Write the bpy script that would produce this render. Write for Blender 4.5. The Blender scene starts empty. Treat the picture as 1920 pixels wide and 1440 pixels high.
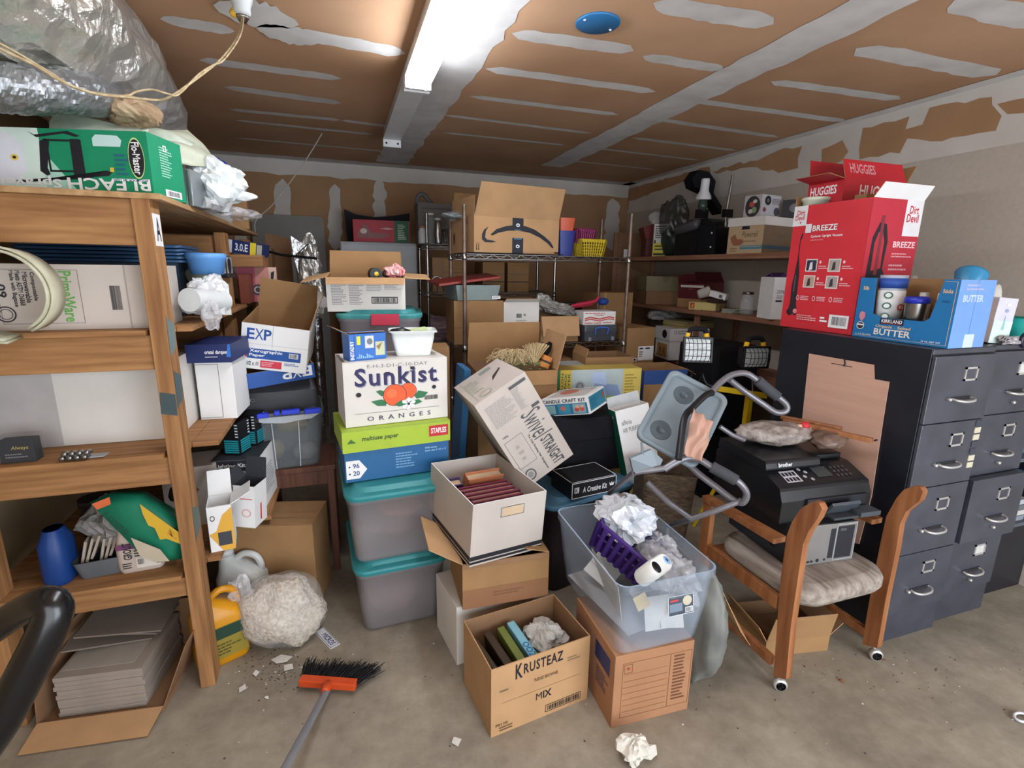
import bpy, math, random
from mathutils import Vector, Matrix, noise
random.seed(7)
SC=bpy.context.scene; COL=SC.collection
V=Vector; R=math.radians
# ---------------------------------------------------------------- camera
FPX=945.885; EYE=V((0,0,1.6))
RR=(Matrix.Rotation(R(-18.684),3,'Z')@Matrix.Rotation(R(77.171),3,'X')@Matrix.Rotation(R(0.882),3,'Z'))
cd=bpy.data.cameras.new('camera'); cam=bpy.data.objects.new('camera',cd); COL.objects.link(cam)
cd.sensor_width=36; cd.lens=FPX/1920*36; cd.clip_start=.05
cam.matrix_world=Matrix.Translation(EYE)@RR.to_4x4(); SC.camera=cam
def ray(x,y): return RR@V(((x-960)/FPX,-(y-720)/FPX,-1))
def PZ(x,y,z): d=ray(x,y); return EYE+d*((z-EYE.z)/d.z)     # survey: point seen at (x,y) on the level z
def PY(x,y,yy): d=ray(x,y); return EYE+d*(yy/d.y)            # ... on the plane Y=yy
def PX(x,y,xx): d=ray(x,y); return EYE+d*(xx/d.x)            # ... on the plane X=xx
# ---------------------------------------------------------------- daylight and exposure
SC.view_settings.view_transform='Standard'; SC.view_settings.look='None'; SC.view_settings.gamma=1
SC.view_settings.use_curve_mapping=False; SC.view_settings.exposure=0.38
w=bpy.data.worlds.new('sky'); SC.world=w; w.use_nodes=True
bg=w.node_tree.nodes['Background']; bg.inputs[0].default_value=(.78,.88,1,1); bg.inputs[1].default_value=1.25
def area(name,loc,aim,sx,sy,power,color):
    l=bpy.data.lights.new(name,'AREA'); l.shape='RECTANGLE'; l.size=sx; l.size_y=sy; l.energy=power; l.color=color
    o=bpy.data.objects.new(name,l); COL.objects.link(o); o.location=loc
    o.rotation_euler=(V(aim)-V(loc)).to_track_quat('-Z','Y').to_euler(); return o
# daylight through the open garage door behind the camera
area('daylight_door',(2.3,-1.75,1.25),(2.0,1.6,.7),2.4,2.2,92,(.84,.91,1))
area('daylight_door_far',(-.3,-1.75,1.3),(0,2.6,.9),2.4,2.0,30,(.98,.97,.96))
# ---------------------------------------------------------------- materials
MATS={}
def lin(h):
    h=h.lstrip('#'); h=''.join(q*2 for q in h) if len(h)==3 else h; c=[int(h[i:i+2],16)/255 for i in (0,2,4)]
    return tuple(((x+.055)/1.055)**2.4 if x>.04045 else x/12.92 for x in c)+(1,)
def nodes(name):
    m=bpy.data.materials.new(name); m.use_nodes=True; n=m.node_tree.nodes; l=m.node_tree.links
    return m,n,l,n['Principled BSDF']
def mat(name,hexc,rough=.6,metal=0,var=.1,scale=9,bump=0,sx=(1,1,1),spec=.4,hex2=None,detail=4,bscale=None,bdist=.01):
    if name in MATS: return MATS[name]
    m,n,l,b=nodes(name)
    c=lin(hexc); b.inputs['Roughness'].default_value=rough; b.inputs['Metallic'].default_value=metal
    b.inputs['Specular IOR Level'].default_value=spec
    tc=n.new('ShaderNodeTexCoord'); mp=n.new('ShaderNodeMapping'); mp.inputs['Scale'].default_value=sx
    l.new(tc.outputs['Object'],mp.inputs[0])
    nz=n.new('ShaderNodeTexNoise'); nz.inputs['Scale'].default_value=scale; nz.inputs['Detail'].default_value=detail
    l.new(mp.outputs[0],nz.inputs['Vector'])
    rp=n.new('ShaderNodeValToRGB'); rp.color_ramp.elements[0].position=.3; rp.color_ramp.elements[1].position=.7
    c2=lin(hex2) if hex2 else tuple(min(1,x*(1+var)) for x in c[:3])+(1,)
    c1=c if hex2 else tuple(x*(1-var) for x in c[:3])+(1,)
    rp.color_ramp.elements[0].color=c1; rp.color_ramp.elements[1].color=c2
    l.new(nz.outputs[0],rp.inputs[0]); l.new(rp.outputs[0],b.inputs['Base Color'])
    if bump:
        bn=n.new('ShaderNodeBump'); bn.inputs['Strength'].default_value=bump; bn.inputs['Distance'].default_value=bdist
        src=nz
        if bscale:
            src=n.new('ShaderNodeTexNoise'); src.inputs['Scale'].default_value=bscale; src.inputs['Detail'].default_value=5
            l.new(mp.outputs[0],src.inputs['Vector'])
        l.new(src.outputs[0],bn.inputs['Height']); l.new(bn.outputs[0],b.inputs['Normal'])
    MATS[name]=m; return m
def clear(name,hexc,fac,rough=.2,bump=0,bscale=20):
    if name in MATS: return MATS[name]
    m=mat(name,hexc,rough,0,.03,8,bump,spec=.6,bscale=bscale)
    n=m.node_tree.nodes; l=m.node_tree.links; b=n['Principled BSDF']
    t=n.new('ShaderNodeBsdfTransparent'); x=n.new('ShaderNodeMixShader'); x.inputs[0].default_value=fac
    l.new(t.outputs[0],x.inputs[1]); l.new(b.outputs[0],x.inputs[2])
    l.new(x.outputs[0],n['Material Output'].inputs[0]); return m
def emit(name,hexc,s):
    m,n,l,b=nodes(name); b.inputs['Base Color'].default_value=lin(hexc)
    b.inputs['Emission Color'].default_value=lin(hexc); b.inputs['Emission Strength'].default_value=s; MATS[name]=m; return m
def C(hexc,rough=.55,metal=0):      # plain painted / printed colour with slight wear
    k='colour_'+hexc.strip('#')+('_%d'%int(rough*100))+('_m' if metal else '')
    return mat(k,hexc,rough,metal,.05,14)
K=mat('cardboard','#97744F',.85,0,.09,7,.12,spec=.15)
KL=mat('cardboard_light','#B38D66',.85,0,.08,7,.1,spec=.15)
KD=mat('cardboard_inside','#8A6A4F',.9,0,.08,6,.1,spec=.1)
WB=mat('white_card','#D2CDC6',.7,0,.05,5,.08,spec=.2)
WB2=mat('white_card_bright','#E2E1DF',.6,0,.04,5,spec=.25)
OW=mat('offwhite_card','#B9AFA6',.75,0,.07,5,.1,spec=.2)
PINE={a:mat('pine_'+a,'#7F5736',.7,0,.2,3.2,.15,sx=s,spec=.25,hex2='#A87C50',detail=7) for a,s in dict(x=(1,14,14),y=(14,1,14),z=(14,14,1)).items()}
PLY=mat('plywood','#94714E',.75,0,.1,2.5,.1,sx=(12,1,12),hex2='#BA966B',spec=.2)
BLK=mat('black_plastic','#101014',.42,0,.12,20,spec=.4)
BLKM=mat('black_matt','#131318',.8,0,.15,9,spec=.2)
DRK=mat('charcoal_plastic','#26272B',.5,0,.1,12,.05)
STL=mat('chrome_steel','#A9A7A4',.28,1,.15,30)
STR=mat('rusty_steel','#6B5A50',.5,.6,.2,18,.1,hex2='#8C7568')
GRYM=mat('grey_metal','#9A9FA3',.5,.1,.05,10)
WHT=C('#E6E6E6',.5); RED=C('#C4222E',.45); NAVY=C('#1E3A72',.5); INK=C('#1B1B22',.6); TEAL=mat('teal_lid','#2F8084',.42,0,.08,6)
FOIL=mat('foil','#C9CBCE',.22,1,.1,6,.5,bscale=10,bdist=.03)
FILM=clear('clear_film','#E4E4E6',.3,.1,.5,22)
FILMW=clear('milky_film','#EDEFF0',.62,.25,.8,18)
FROST=clear('frosted_plastic','#A9B0B4',.5,.3)
TOTE=clear('clear_tote','#B4C2D2',.2,.15)
GLASS=clear('glass_clear','#DDE6EA',.22,.05)
# ---------------------------------------------------------------- glyphs (built-in font) as meshes
GL={}
def _glyphs():
    cu=bpy.data.curves.new('glyph','FONT'); ob=bpy.data.objects.new('glyph',cu); COL.objects.link(ob)
    cu.resolution_u=2
    for bold in (0,1):
        cu.offset=.022 if bold else 0
        for ch in 'ABCDEFGHIJKLMNOPQRSTUVWXYZabcdefghijklmnopqrstuvwxyz0123456789-.,/&*!':
            res=[]
            for s in (ch,ch+ch):
                cu.body=s; dg=bpy.context.evaluated_depsgraph_get(); dg.update()
                me=ob.evaluated_get(dg).to_mesh()
                xs=[v.co.x for v in me.vertices]
                if s==ch: vs=[(v.co.x,v.co.y) for v in me.vertices]; fs=[tuple(p.vertices) for p in me.polygons]
                res.append(max(xs) if xs else .3)
                ob.evaluated_get(dg).to_mesh_clear()
            GL[(ch,bold)]=(vs,fs,res[1]-res[0])
    bpy.data.objects.remove(ob); bpy.data.curves.remove(cu)
_glyphs()
def textgeo(s,bold=1,track=0):
    x=0; vs=[]; fs=[]
    for ch in s:
        if (ch,bold) not in GL: x+=.35; continue
        v,f,a=GL[(ch,0 if ch=='M' else bold)]; o=len(vs)
        vs+=[(p[0]+x,p[1]) for p in v]; fs+=[tuple(i+o for i in q) for q in f]; x+=a+track
    return vs,fs
def serifs(s,bold=1):
    x=0; vs=[]; fs=[]
    for ch in s:
        if (ch,bold) not in GL: x+=.42; continue
        v,f,a=GL[(ch,bold)]; a+=.07; o=len(vs); vs+=[(p[0]+x,p[1]) for p in v]; fs+=[tuple(i+o for i in q) for q in f]
        tops=max(p[1] for p in v)
        for lev,sg in ((0,1),(tops,-1),(.5,-1)):
            c=sorted(p[0] for p in v if abs(p[1]-lev)<(.035 if lev==.5 else .024)); cl=[]
            for q in c:
                if cl and q-cl[-1][-1]<.13: cl[-1].append(q)
                else: cl.append([q])
            for g in cl:
                wd=g[-1]-g[0]
                if .04<wd<.2 and ch not in 'SOCGes':
                    l,r=(.07,.07) if lev==0 or ch.isupper() else (.08,.0)
                    o=len(vs); vs+=[(x+g[0]-l,lev),(x+g[-1]+r,lev),(x+g[-1]+r,lev+sg*.035),(x+g[0]-l,lev+sg*.035)]; fs.append((o,o+1,o+2,o+3))
        x+=a
    return vs,fs
# ---------------------------------------------------------------- mesh builder
class MB:
    def __init__(s,M=None): s.v=[];s.f=[];s.mi=[];s.sm=[];s.mats=[];s.M=M or Matrix()
    def add(s,vs,fs,m,smooth=False):
        o=len(s.v); s.v+=[s.M@V(p) for p in vs]
        if m not in s.mats: s.mats.append(m)
        k=s.mats.index(m)
        for f in fs: s.f.append(tuple(i+o for i in f)); s.mi.append(k); s.sm.append(smooth)
    def box(s,a,b,m,T=None):
        (x0,y0,z0),(x1,y1,z1)=a,b
        vs=[V(p) for p in((x0,y0,z0),(x1,y0,z0),(x1,y1,z0),(x0,y1,z0),(x0,y0,z1),(x1,y0,z1),(x1,y1,z1),(x0,y1,z1))]
        if T: vs=[T@p for p in vs]
        s.add(vs,[(0,3,2,1),(4,5,6,7),(0,1,5,4),(1,2,6,5),(2,3,7,6),(3,0,4,7)],m); return s
    def bar(s,p,q,w,h,m,up=(0,0,1)):          # rectangular bar from p to q
        p,q=V(p),V(q); d=(q-p).normalized(); u=d.cross(V(up)).normalized(); n=u.cross(d)
        vs=[c+u*a*w/2+n*b*h/2 for c in(p,q) for a,b in((-1,-1),(1,-1),(1,1),(-1,1))]
        s.add(vs,[(0,1,2,3),(7,6,5,4),(0,4,5,1),(1,5,6,2),(2,6,7,3),(3,7,4,0)],m); return s
    def prism(s,pts,ext,m,m2=None):            # polygon (3D points) extruded by vector
        n=len(pts); e=V(ext); vs=[V(p) for p in pts]+[V(p)+e for p in pts]
        s.add(vs,[tuple(range(n))[::-1],tuple(range(n,2*n))],m)
        s.add(vs,[(i,(i+1)%n,(i+1)%n+n,i+n) for i in range(n)],m2 or m); return s
    def tube(s,pts,r,m,seg=8,sub=0,closed=False,caps=True):
        P=[V(p) for p in pts]; n0=len(P)
        rr=list(r) if isinstance(r,(list,tuple)) else [r]*n0
        if sub:
            Q=[];q=[]
            rng=n0 if closed else n0-1
            for i in range(rng):
                g=lambda k:P[k%n0] if closed else P[min(max(k,0),n0-1)]
                a,b,c,d=g(i-1),g(i),g(i+1),g(i+2)
                for j in range(sub):
                    t=j/sub; Q.append(.5*((2*b)+(c-a)*t+(2*a-5*b+4*c-d)*t*t+(3*b-a-3*c+d)*t**3)); q.append(rr[i]*(1-t)+rr[(i+1)%n0]*t)
            if not closed: Q.append(P[-1]); q.append(rr[-1])
            P,rr=Q,q
        n=len(P); vs=[]; nrm=None
        for i in range(n):
            t=(P[(i+1)%n]-P[i-1]) if closed else (P[min(i+1,n-1)]-P[max(i-1,0)])
            t=t.normalized() if t.length>1e-9 else V((0,0,1))
            if nrm is None: nrm=t.orthogonal().normalized()
            nrm=(nrm-t*nrm.dot(t)); nrm=nrm.normalized() if nrm.length>1e-6 else t.orthogonal().normalized()
            bn=t.cross(nrm)
            for k in range(seg):
                a=2*math.pi*k/seg; vs.append(P[i]+(nrm*math.cos(a)+bn*math.sin(a))*rr[i])
        fs=[]
        for i in range(n if closed else n-1):
            for k in range(seg):
                a=i*seg+k;b=i*seg+(k+1)%seg;c=((i+1)%n)*seg+(k+1)%seg;d=((i+1)%n)*seg+k; fs.append((a,b,c,d))
        s.add(vs,fs,m,True)
        if caps and not closed: s.add(vs[:seg]+vs[-seg:],[tuple(range(seg))[::-1],tuple(range(seg,2*seg))],m)
        return s
    def lathe(s,prof,m,c=(0,0,0),seg=24,T=None,smooth=True):    # prof [(r,z)...]
        vs=[];T=T or Matrix.Translation(V(c))
        for r,z in prof:
            for k in range(seg): a=2*math.pi*k/seg; vs.append(T@V((r*math.cos(a),r*math.sin(a),z)))
        fs=[(i*seg+k,i*seg+(k+1)%seg,(i+1)*seg+(k+1)%seg,(i+1)*seg+k) for i in range(len(prof)-1) for k in range(seg)]
        if prof[0][0]>1e-4: fs.append(tuple(range(seg))[::-1])
        n=(len(prof)-1)*seg
        if prof[-1][0]>1e-4: fs.append(tuple(range(n,n+seg)))
        s.add(vs,fs,m,smooth); return s
    def loft(s,secs,m,cap0=True,cap1=True,n=5,smooth=True,T=None):   # secs [(z,w,d,r[,cx,cy])]
        vs=[]
        for q in secs:
            z,w_,d_,r=q[:4]; cx,cy=(q[4],q[5]) if len(q)>4 else (0,0); r=min(r,w_/2-1e-4,d_/2-1e-4)
            for sx,sy,a0 in((1,-1,-90),(1,1,0),(-1,1,90),(-1,-1,180)):
                for k in range(n):
                    a=R(a0+90*k/(n-1)); vs.append(V((cx+sx*(w_/2-r)+r*math.cos(a),cy+sy*(d_/2-r)+r*math.sin(a),z)))
        if T: vs=[T@p for p in vs]
        N=4*n; fs=[(i*N+k,i*N+(k+1)%N,(i+1)*N+(k+1)%N,(i+1)*N+k) for i in range(len(secs)-1) for k in range(N)]
        s.add(vs,fs,m,smooth)
        if cap0: s.add(vs[:N],[tuple(range(N))[::-1]],m)
        if cap1: s.add(vs[-N:],[tuple(range(N))],m)
        return s
    def blob(s,c,rad,m,amp=.15,freq=3,seg=28,seed=0,flat=None,ridge=False,T=None,detail=3):
        seg=min(seg,36) if ridge else seg; vs=[];nl=seg//2; c=V(c); rnd=random.Random(seed+5)
        for i in range(nl+1):
            th=math.pi*i/nl
            for k in range(seg):
                ph=2*math.pi*k/seg; d=V((math.sin(th)*math.cos(ph),math.sin(th)*math.sin(ph),math.cos(th)))
                h=noise.fractal(d*freq+V((seed*3.7,seed,-seed)),.9,2.1,detail)
                if ridge: h=noise.noise(d*1.4+V((seed,0,seed)))*1.3+(.32-abs(noise.noise(d*freq*1.1+V((seed*2.3,seed,0))))*1.5)*.8+(.3-abs(noise.noise(d*freq*2.3+V((0,seed*1.3,seed))))*1.4)*.35+rnd.uniform(-.12,.12)
                p=V((d.x*rad[0],d.y*rad[1],d.z*rad[2]))*(1+amp*h)
                if T: p=T@p
                p+=c
                if flat is not None and p.z<flat: p.z=flat
                vs.append(p)
        fs=[(i*seg+k,(i+1)*seg+k,(i+1)*seg+(k+1)%seg,i*seg+(k+1)%seg) for i in range(nl) for k in range(seg)]
        s.add(vs,fs,m,not ridge); return s
    def cloth(s,q,m,n=16,amp=.01,folds=3,seed=0,bulge=.02,th=.006):
        a,b_,c,d=[V(p) for p in q]; nr=((b_-a).cross(d-a)).normalized(); vs=[]
        if nr.y>0: nr=-nr
        for j in range(n+1):
            for i in range(n+1):
                u,v=i/n,j/n; p=a.lerp(b_,u).lerp(d.lerp(c,u),v); e=math.sin(math.pi*u)*math.sin(math.pi*v)
                h=amp*math.sin(folds*6.283*(u+.25*math.sin(3*v+seed))+seed)+amp*1.5*noise.noise(V((u*3+seed,v*3,seed)))
                ed=V((noise.noise(V((v*3,seed,1))),noise.noise(V((u*3,seed,2))),noise.noise(V((u*2,v*2,3+seed)))))*amp*1.2
                vs.append(p+nr*(bulge*e+h)+ed)
        N=n+1; f=[(j*N+i,j*N+i+1,(j+1)*N+i+1,(j+1)*N+i) for j in range(n) for i in range(n)]
        k=len(vs); s.add(vs+[p-nr*th for p in vs],f+[tuple(x+k for x in q_)[::-1] for q_ in f]+[(i,i+k,i+1+k,i+1) for i in range(n)],m,True); return s
    # ---- printing on a face F=(O,U,Vv,N,index)
    def deco(s,F,ds):
        O,U,W,N=F
        for i,dd in enumerate(ds):
            k=dd[0]; off=N*(.0006+.00011*i)
            P=lambda u,v:O+U*u+W*v+off
            if k=='r': _,u0,v0,u1,v1,m=dd; s.add([P(u0,v0),P(u1,v0),P(u1,v1),P(u0,v1)],[(0,1,2,3)],m)
            elif k=='p': pts=[P(*q) for q in dd[1]]; s.add(pts,[tuple(range(len(pts)))],dd[2])
            elif k=='c':
                _,u,v,ru,rv,m=dd; s.add([P(u+ru*math.cos(a*math.pi/12),v+rv*math.sin(a*math.pi/12)) for a in range(24)],[tuple(range(24))],m)
            elif k=='o':
                _,u,v,ru,rv,t,m=dd; vs=[P(u+ru*(1-q)*math.cos(a*math.pi/12),v+rv*(1-q)*math.sin(a*math.pi/12)) for q in(0,t) for a in range(24)]
                s.add(vs,[(a,(a+1)%24,24+(a+1)%24,24+a) for a in range(24)],m)
            elif k=='fr':
                _,u0,v0,u1,v1,t,m=dd; tu=t/U.length; tv=t/W.length
                for q in((u0,v0,u1,v0+tv),(u0,v1-tv,u1,v1),(u0,v0,u0+tu,v1),(u1-tu,v0,u1,v1)):
                    s.add([P(q[0],q[1]),P(q[2],q[1]),P(q[2],q[3]),P(q[0],q[3])],[(0,1,2,3)],m)
            elif k=='bar':
                _,u0,v0,u1,v1,m,seed=dd; rnd=random.Random(seed); u=u0
                while u<u1:
                    w_=(u1-u0)*rnd.choice((.012,.02,.035)); s.add([P(u,v0),P(min(u+w_,u1),v0),P(min(u+w_,u1),v1),P(u,v1)],[(0,1,2,3)],m); u+=w_+(u1-u0)*rnd.choice((.012,.022))
            elif k=='lines':       # rows too small to read
                _,u0,v0,u1,v1,n_,m,seed=dd; rnd=random.Random(seed); h=(v1-v0)/n_
                for j in range(n_):
                    e=u0+(u1-u0)*rnd.uniform(.6,1); v=v1-h*(j+.75); u=u0
                    while u<e:
                        w_=(u1-u0)*rnd.uniform(.06,.16); x=min(u+w_,e); s.add([P(u,v),P(x,v),P(x,v+h*.45),P(u,v+h*.45)],[(0,1,2,3)],m); u=x+(u1-u0)*.02
            elif k in('t','tr','tu','td','ts'): # text fitted into a rectangle; tu reads upward, td downward, tr upside down
                _,st,u0,v0,u1,v1,m=dd[:7]; bold=dd[7] if len(dd)>7 else 1; sk=dd[8] if len(dd)>8 else 0
                vs,fs=textgeo(st,bold); vs=[(x+y*sk,y) for x,y in vs]
                if k=='ts': vs,fs=serifs(st,bold)
                xs=[p[0] for p in vs]; ys=[p[1] for p in vs]; x0,x1,y0,y1=min(xs),max(xs),min(ys),max(ys)
                q=[]
                for x,y in vs:
                    a=(x-x0)/(x1-x0); b=(y-y0)/(y1-y0)
                    if k=='tr': a,b=1-a,1-b
                    if k=='tu': a,b=1-b,a
                    if k=='td': a,b=b,1-a
                    q.append(P(u0+(u1-u0)*a,v0+(v1-v0)*b))
                s.add(q,fs,m)
        return s
    def build(s,name,parent=None,bev=0,sub=0,loc=None,rot=None,**kw):
        me=bpy.data.meshes.new(name); me.from_pydata([tuple(p) for p in s.v],[],s.f)
        for m in s.mats: me.materials.append(m)
        me.polygons.foreach_set('material_index',s.mi); me.polygons.foreach_set('use_smooth',s.sm); me.update()
        o=bpy.data.objects.new(name,me); COL.objects.link(o)
        if parent: o.parent=parent
        if loc is not None: o.location=loc
        if rot is not None: o.rotation_euler=[R(a) for a in rot]
        if bev: b=o.modifiers.new('bevel','BEVEL'); b.width=bev; b.segments=2; b.limit_method='ANGLE'; b.angle_limit=R(40)
        if sub: b=o.modifiers.new('sub','SUBSURF'); b.levels=b.render_levels=sub
        for k,v in kw.items(): o[k]=v
        return o
def thing(name,label,cat,loc=(0,0,0),rot=(0,0,0),group=None):
    o=bpy.data.objects.new(name,None); COL.objects.link(o); o.empty_display_size=.05
    o.location=loc; o.rotation_euler=[R(a) for a in rot]; o['label']=label; o['category']=cat
    if group: o['group']=group
    return o
def tag(o,label,cat,group=None):
    o['label']=label; o['category']=cat
    if group: o['group']=group
    return o
def faces(w,d,h,z0=0):
    x,y=w/2,d/2
    return dict(F=(V((-x,-y,z0)),V((w,0,0)),V((0,0,h)),V((0,-1,0))),R=(V((x,-y,z0)),V((0,d,0)),V((0,0,h)),V((1,0,0))),
        L=(V((-x,y,z0)),V((0,-d,0)),V((0,0,h)),V((-1,0,0))),B=(V((x,y,z0)),V((-w,0,0)),V((0,0,h)),V((0,1,0))),T=(V((-x,-y,z0+h)),V((w,0,0)),V((0,d,0)),V((0,0,1))))
def closed_box(name,label,cat,loc,rot,dims,m,deco={},bev=.002,group=None,seam=None,cols={}):
    w_,d_,h_=dims; b=MB(); b.box((-w_/2,-d_/2,0),(w_/2,d_/2,h_),m); Fs=faces(*dims)
    for k,c in cols.items(): b.deco(Fs[k],[('r',.004,.004,.996,.996,c)])
    for k,ds in deco.items(): F=Fs[k]; b.deco((F[0]+F[3]*.0003,)+F[1:],ds)
    if seam: b.deco(Fs['T'],[('r',0,.47,1,.53,seam)])
    o=b.build(name,bev=bev,loc=loc,rot=rot); return tag(o,label,cat,group)
def open_box(name,label,cat,loc,rot,dims,m,min_,deco={},flaps={},t=.004,group=None,rim=None,flapmat=None,cut=None,cols={}):
    """flaps {side:(degrees from straight up, length[,outside mat][,inside mat][,deco])}"""
    w_,d_,h_=dims; x,y=w_/2,d_/2; th=thing(name,label,cat,loc,rot,group); b=MB()
    ri=rim or min_
    o_=[(-x,-y),(x,-y),(x,y),(-x,y)]; i_=[(-x+t,-y+t),(x-t,-y+t),(x-t,y-t),(-x+t,y-t)]
    vs=[V((a,c,z)) for z in(0,h_) for a,c in o_]+[V((a,c,z)) for z in(t,h_) for a,c in i_]
    b.add(vs,[(0,3,2,1)]+[(i,(i+1)%4,(i+1)%4+4,i+4) for i in range(4)],m)
    b.add(vs,[(8,9,10,11)]+[((i+1)%4+8,i+8,i+12,(i+1)%4+12) for i in range(4)],min_)
    b.add(vs,[(i+4,(i+1)%4+4,(i+1)%4+12,i+12) for i in range(4)],ri)
    Fs=faces(*dims)
    for k,c in cols.items(): b.deco(Fs[k],[('r',.004,.004,.996,.996,c)])
    for k,ds in deco.items(): F=Fs[k]; b.deco((F[0]+F[3]*.0003,)+F[1:],ds)
    b.build('body',th)
    for sd,fl in flaps.items():
        ang,ln=fl[0],fl[1]; mo=fl[2] if len(fl)>2 and fl[2] else m; mi=fl[3] if len(fl)>3 and fl[3] else min_; dk=fl[4] if len(fl)>4 else []
        O,U,W,N=Fs[sd]; hz=O+W; a=R(ang); dr=V((0,0,1))*math.cos(a)+N*math.sin(a); nn=N*math.cos(a)-V((0,0,1))*math.sin(a)
        e=.02; p=[hz+U*.004,hz+U*.996,hz+U*(1-e)+dr*ln,hz+U*e+dr*ln]; q=MB(); tt=-nn*.003
        hz0=[v+nn*.001 for v in p]
        q.add(hz0+[v+tt for v in hz0],[(0,1,2,3)],mo); q.add(hz0+[v+tt for v in hz0],[(7,6,5,4)],mi)
        q.add(hz0+[v+tt for v in hz0],[(i,(i+1)%4,(i+1)%4+4,i+4) for i in range(4)],KL if m in(K,KL) else ri)
        if dk: q.deco((hz+nn*.0012,U,dr*ln,nn),dk)
        q.build('flap',th)
    return th
def tub(name,label,cat,loc,rot,dims,m,lid=None,taper=.86,group=None,latch=None,rimm=None,lidh=.03,r=.05,t=.004,feet=None):
    w_,d_,h_=dims; th=thing(name,label,cat,loc,rot,group); k=taper; b=MB()
    H=h_-(lidh if lid else 0)
    b.loft([(0,w_*k-.02,d_*k-.02,r*.8),(.012,w_*k,d_*k,r),(H*.5,w_*(k+1)/2,d_*(k+1)/2,r),(H-.03,w_*.97,d_*.97,r),(H-.028,w_,d_,r),(H,w_,d_,r)],m,cap1=False)
    b.loft([(H,w_-.012,d_-.012,r),(H-.03,w_*.97-2*t,d_*.97-2*t,r),(.012,w_*k-2*t,d_*k-2*t,r)],m,cap0=False,cap1=False)
    if lid is None: b.loft([(H,w_-.012,d_-.012,r),(H,w_,d_,r)],rimm or m,False,False)
    b.build('body',th)
    if lid:
        q=MB(); q.loft([(H-.012,w_+.012,d_+.012,r+.01),(H+.004,w_+.02,d_+.02,r+.01),(H+.012,w_+.01,d_+.01,r),(H+.013,w_*.9,d_*.9,r),(H+lidh-.006,w_*.84,d_*.86,r),(H+lidh,w_*.8,d_*.82,r)],lid)
        q.build('lid',th,bev=.002)
    if latch:
        for sx in latch[1]:
            q=MB(); q.box((sx-.07,-d_/2-.018,H-.045),(sx+.07,-d_/2-.006,H+.008),latch[0]); q.box((sx-.07,-d_/2-.018,H+.004),(sx+.07,-d_/2+.03,H+.012),latch[0]); q.build('latch',th,bev=.003)
    return th
# ================================================================ ROOM
CH=2.6; XR=3.35; XL=-1.32; YB=5.65; YF=-1.4
def struct(name,mb,bev=0):
    o=mb.build(name,bev=bev); o['kind']='structure'; return o
# floor: stained concrete
def concrete():
    m,n,l,b=nodes('concrete'); tc=n.new('ShaderNodeTexCoord')
    def nz(sc,det,rough=.6):
        x=n.new('ShaderNodeTexNoise'); x.inputs['Scale'].default_value=sc; x.inputs['Detail'].default_value=det; x.inputs['Roughness'].default_value=rough
        l.new(tc.outputs['Object'],x.inputs['Vector']); return x
    a=nz(1.7,8,.65); c=nz(16,6,.7); r1=n.new('ShaderNodeValToRGB'); r1.color_ramp.elements[0].position=.32; r1.color_ramp.elements[1].position=.66
    r1.color_ramp.elements[0].color=lin('#756C5F'); r1.color_ramp.elements[1].color=lin('#A59A88'); l.new(a.outputs[0],r1.inputs[0])
    r2=n.new('ShaderNodeValToRGB'); r2.color_ramp.elements[0].position=.3; r2.color_ramp.elements[1].position=.62
    r2.color_ramp.elements[0].color=(.72,.70,.66,1); r2.color_ramp.elements[1].color=(1,1,1,1); l.new(c.outputs[0],r2.inputs[0])
    mx=n.new('ShaderNodeMixRGB'); mx.blend_type='MULTIPLY'; mx.inputs[0].default_value=.8; l.new(r1.outputs[0],mx.inputs[1]); l.new(r2.outputs[0],mx.inputs[2])
    l.new(mx.outputs[0],b.inputs['Base Color']); b.inputs['Roughness'].default_value=.75
    bn=n.new('ShaderNodeBump'); bn.inputs['Strength'].default_value=.15; bn.inputs['Distance'].default_value=.01; l.new(c.outputs[0],bn.inputs['Height']); l.new(bn.outputs[0],b.inputs['Normal'])
    return m
CONC=concrete()
DRY=mat('brown_drywall','#AE8767',.85,0,.1,1.3,.06,hex2='#C69F7E',spec=.15,bscale=60,bdist=.003)
MUD=mat('joint_compound','#C4C0BC',.85,0,.07,6,.05,spec=.15,hex2='#DAD7D3')
DRYW=mat('brown_drywall_wall','#A37F5E',.85,0,.1,3,.05,spec=.15)
MUDW=mat('joint_compound_wall','#C6C0B8',.85,0,.07,4,.06,spec=.15)
BEIGE=mat('textured_wall_paint','#B3A99C',.85,0,.05,40,.25,spec=.15,bdist=.004)
b=MB(); b.box((XL-.1,YF,-.08),(XR+.1,YB+.1,0),CONC); struct('floor',b)
def ragged(p,q,w,m,b,N,seed,n=14,end=True,jit=.12,off=.0012):
    """a smeared strip of joint compound from p to q, N = surface normal"""
    p,q=V(p),V(q); d=(q-p); L=d.length; d.normalize(); u=N.cross(d); rnd=random.Random(seed)
    up=[];dn=[]
    for i in range(n+1):
        t=i/n; e=min(1,math.sqrt(max(0,min(t,1-t)*L/(w*.55)))) if end else 1
        e=max(e,.02)
        for lst,s in((up,1),(dn,-1)): lst.append(p+d*L*t+u*s*w/2*e*(1+jit*rnd.uniform(-1,1))+N*off)
    vs=up+dn; fs=[(i,i+1,n+2+i,n+1+i) for i in range(n)]
    b.add(vs,fs,m)
b=MB(); b.box((XL-.1,YF,CH),(XR+.1,YB+.1,CH+.05),DRY); DN=V((0,0,-1))
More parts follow.
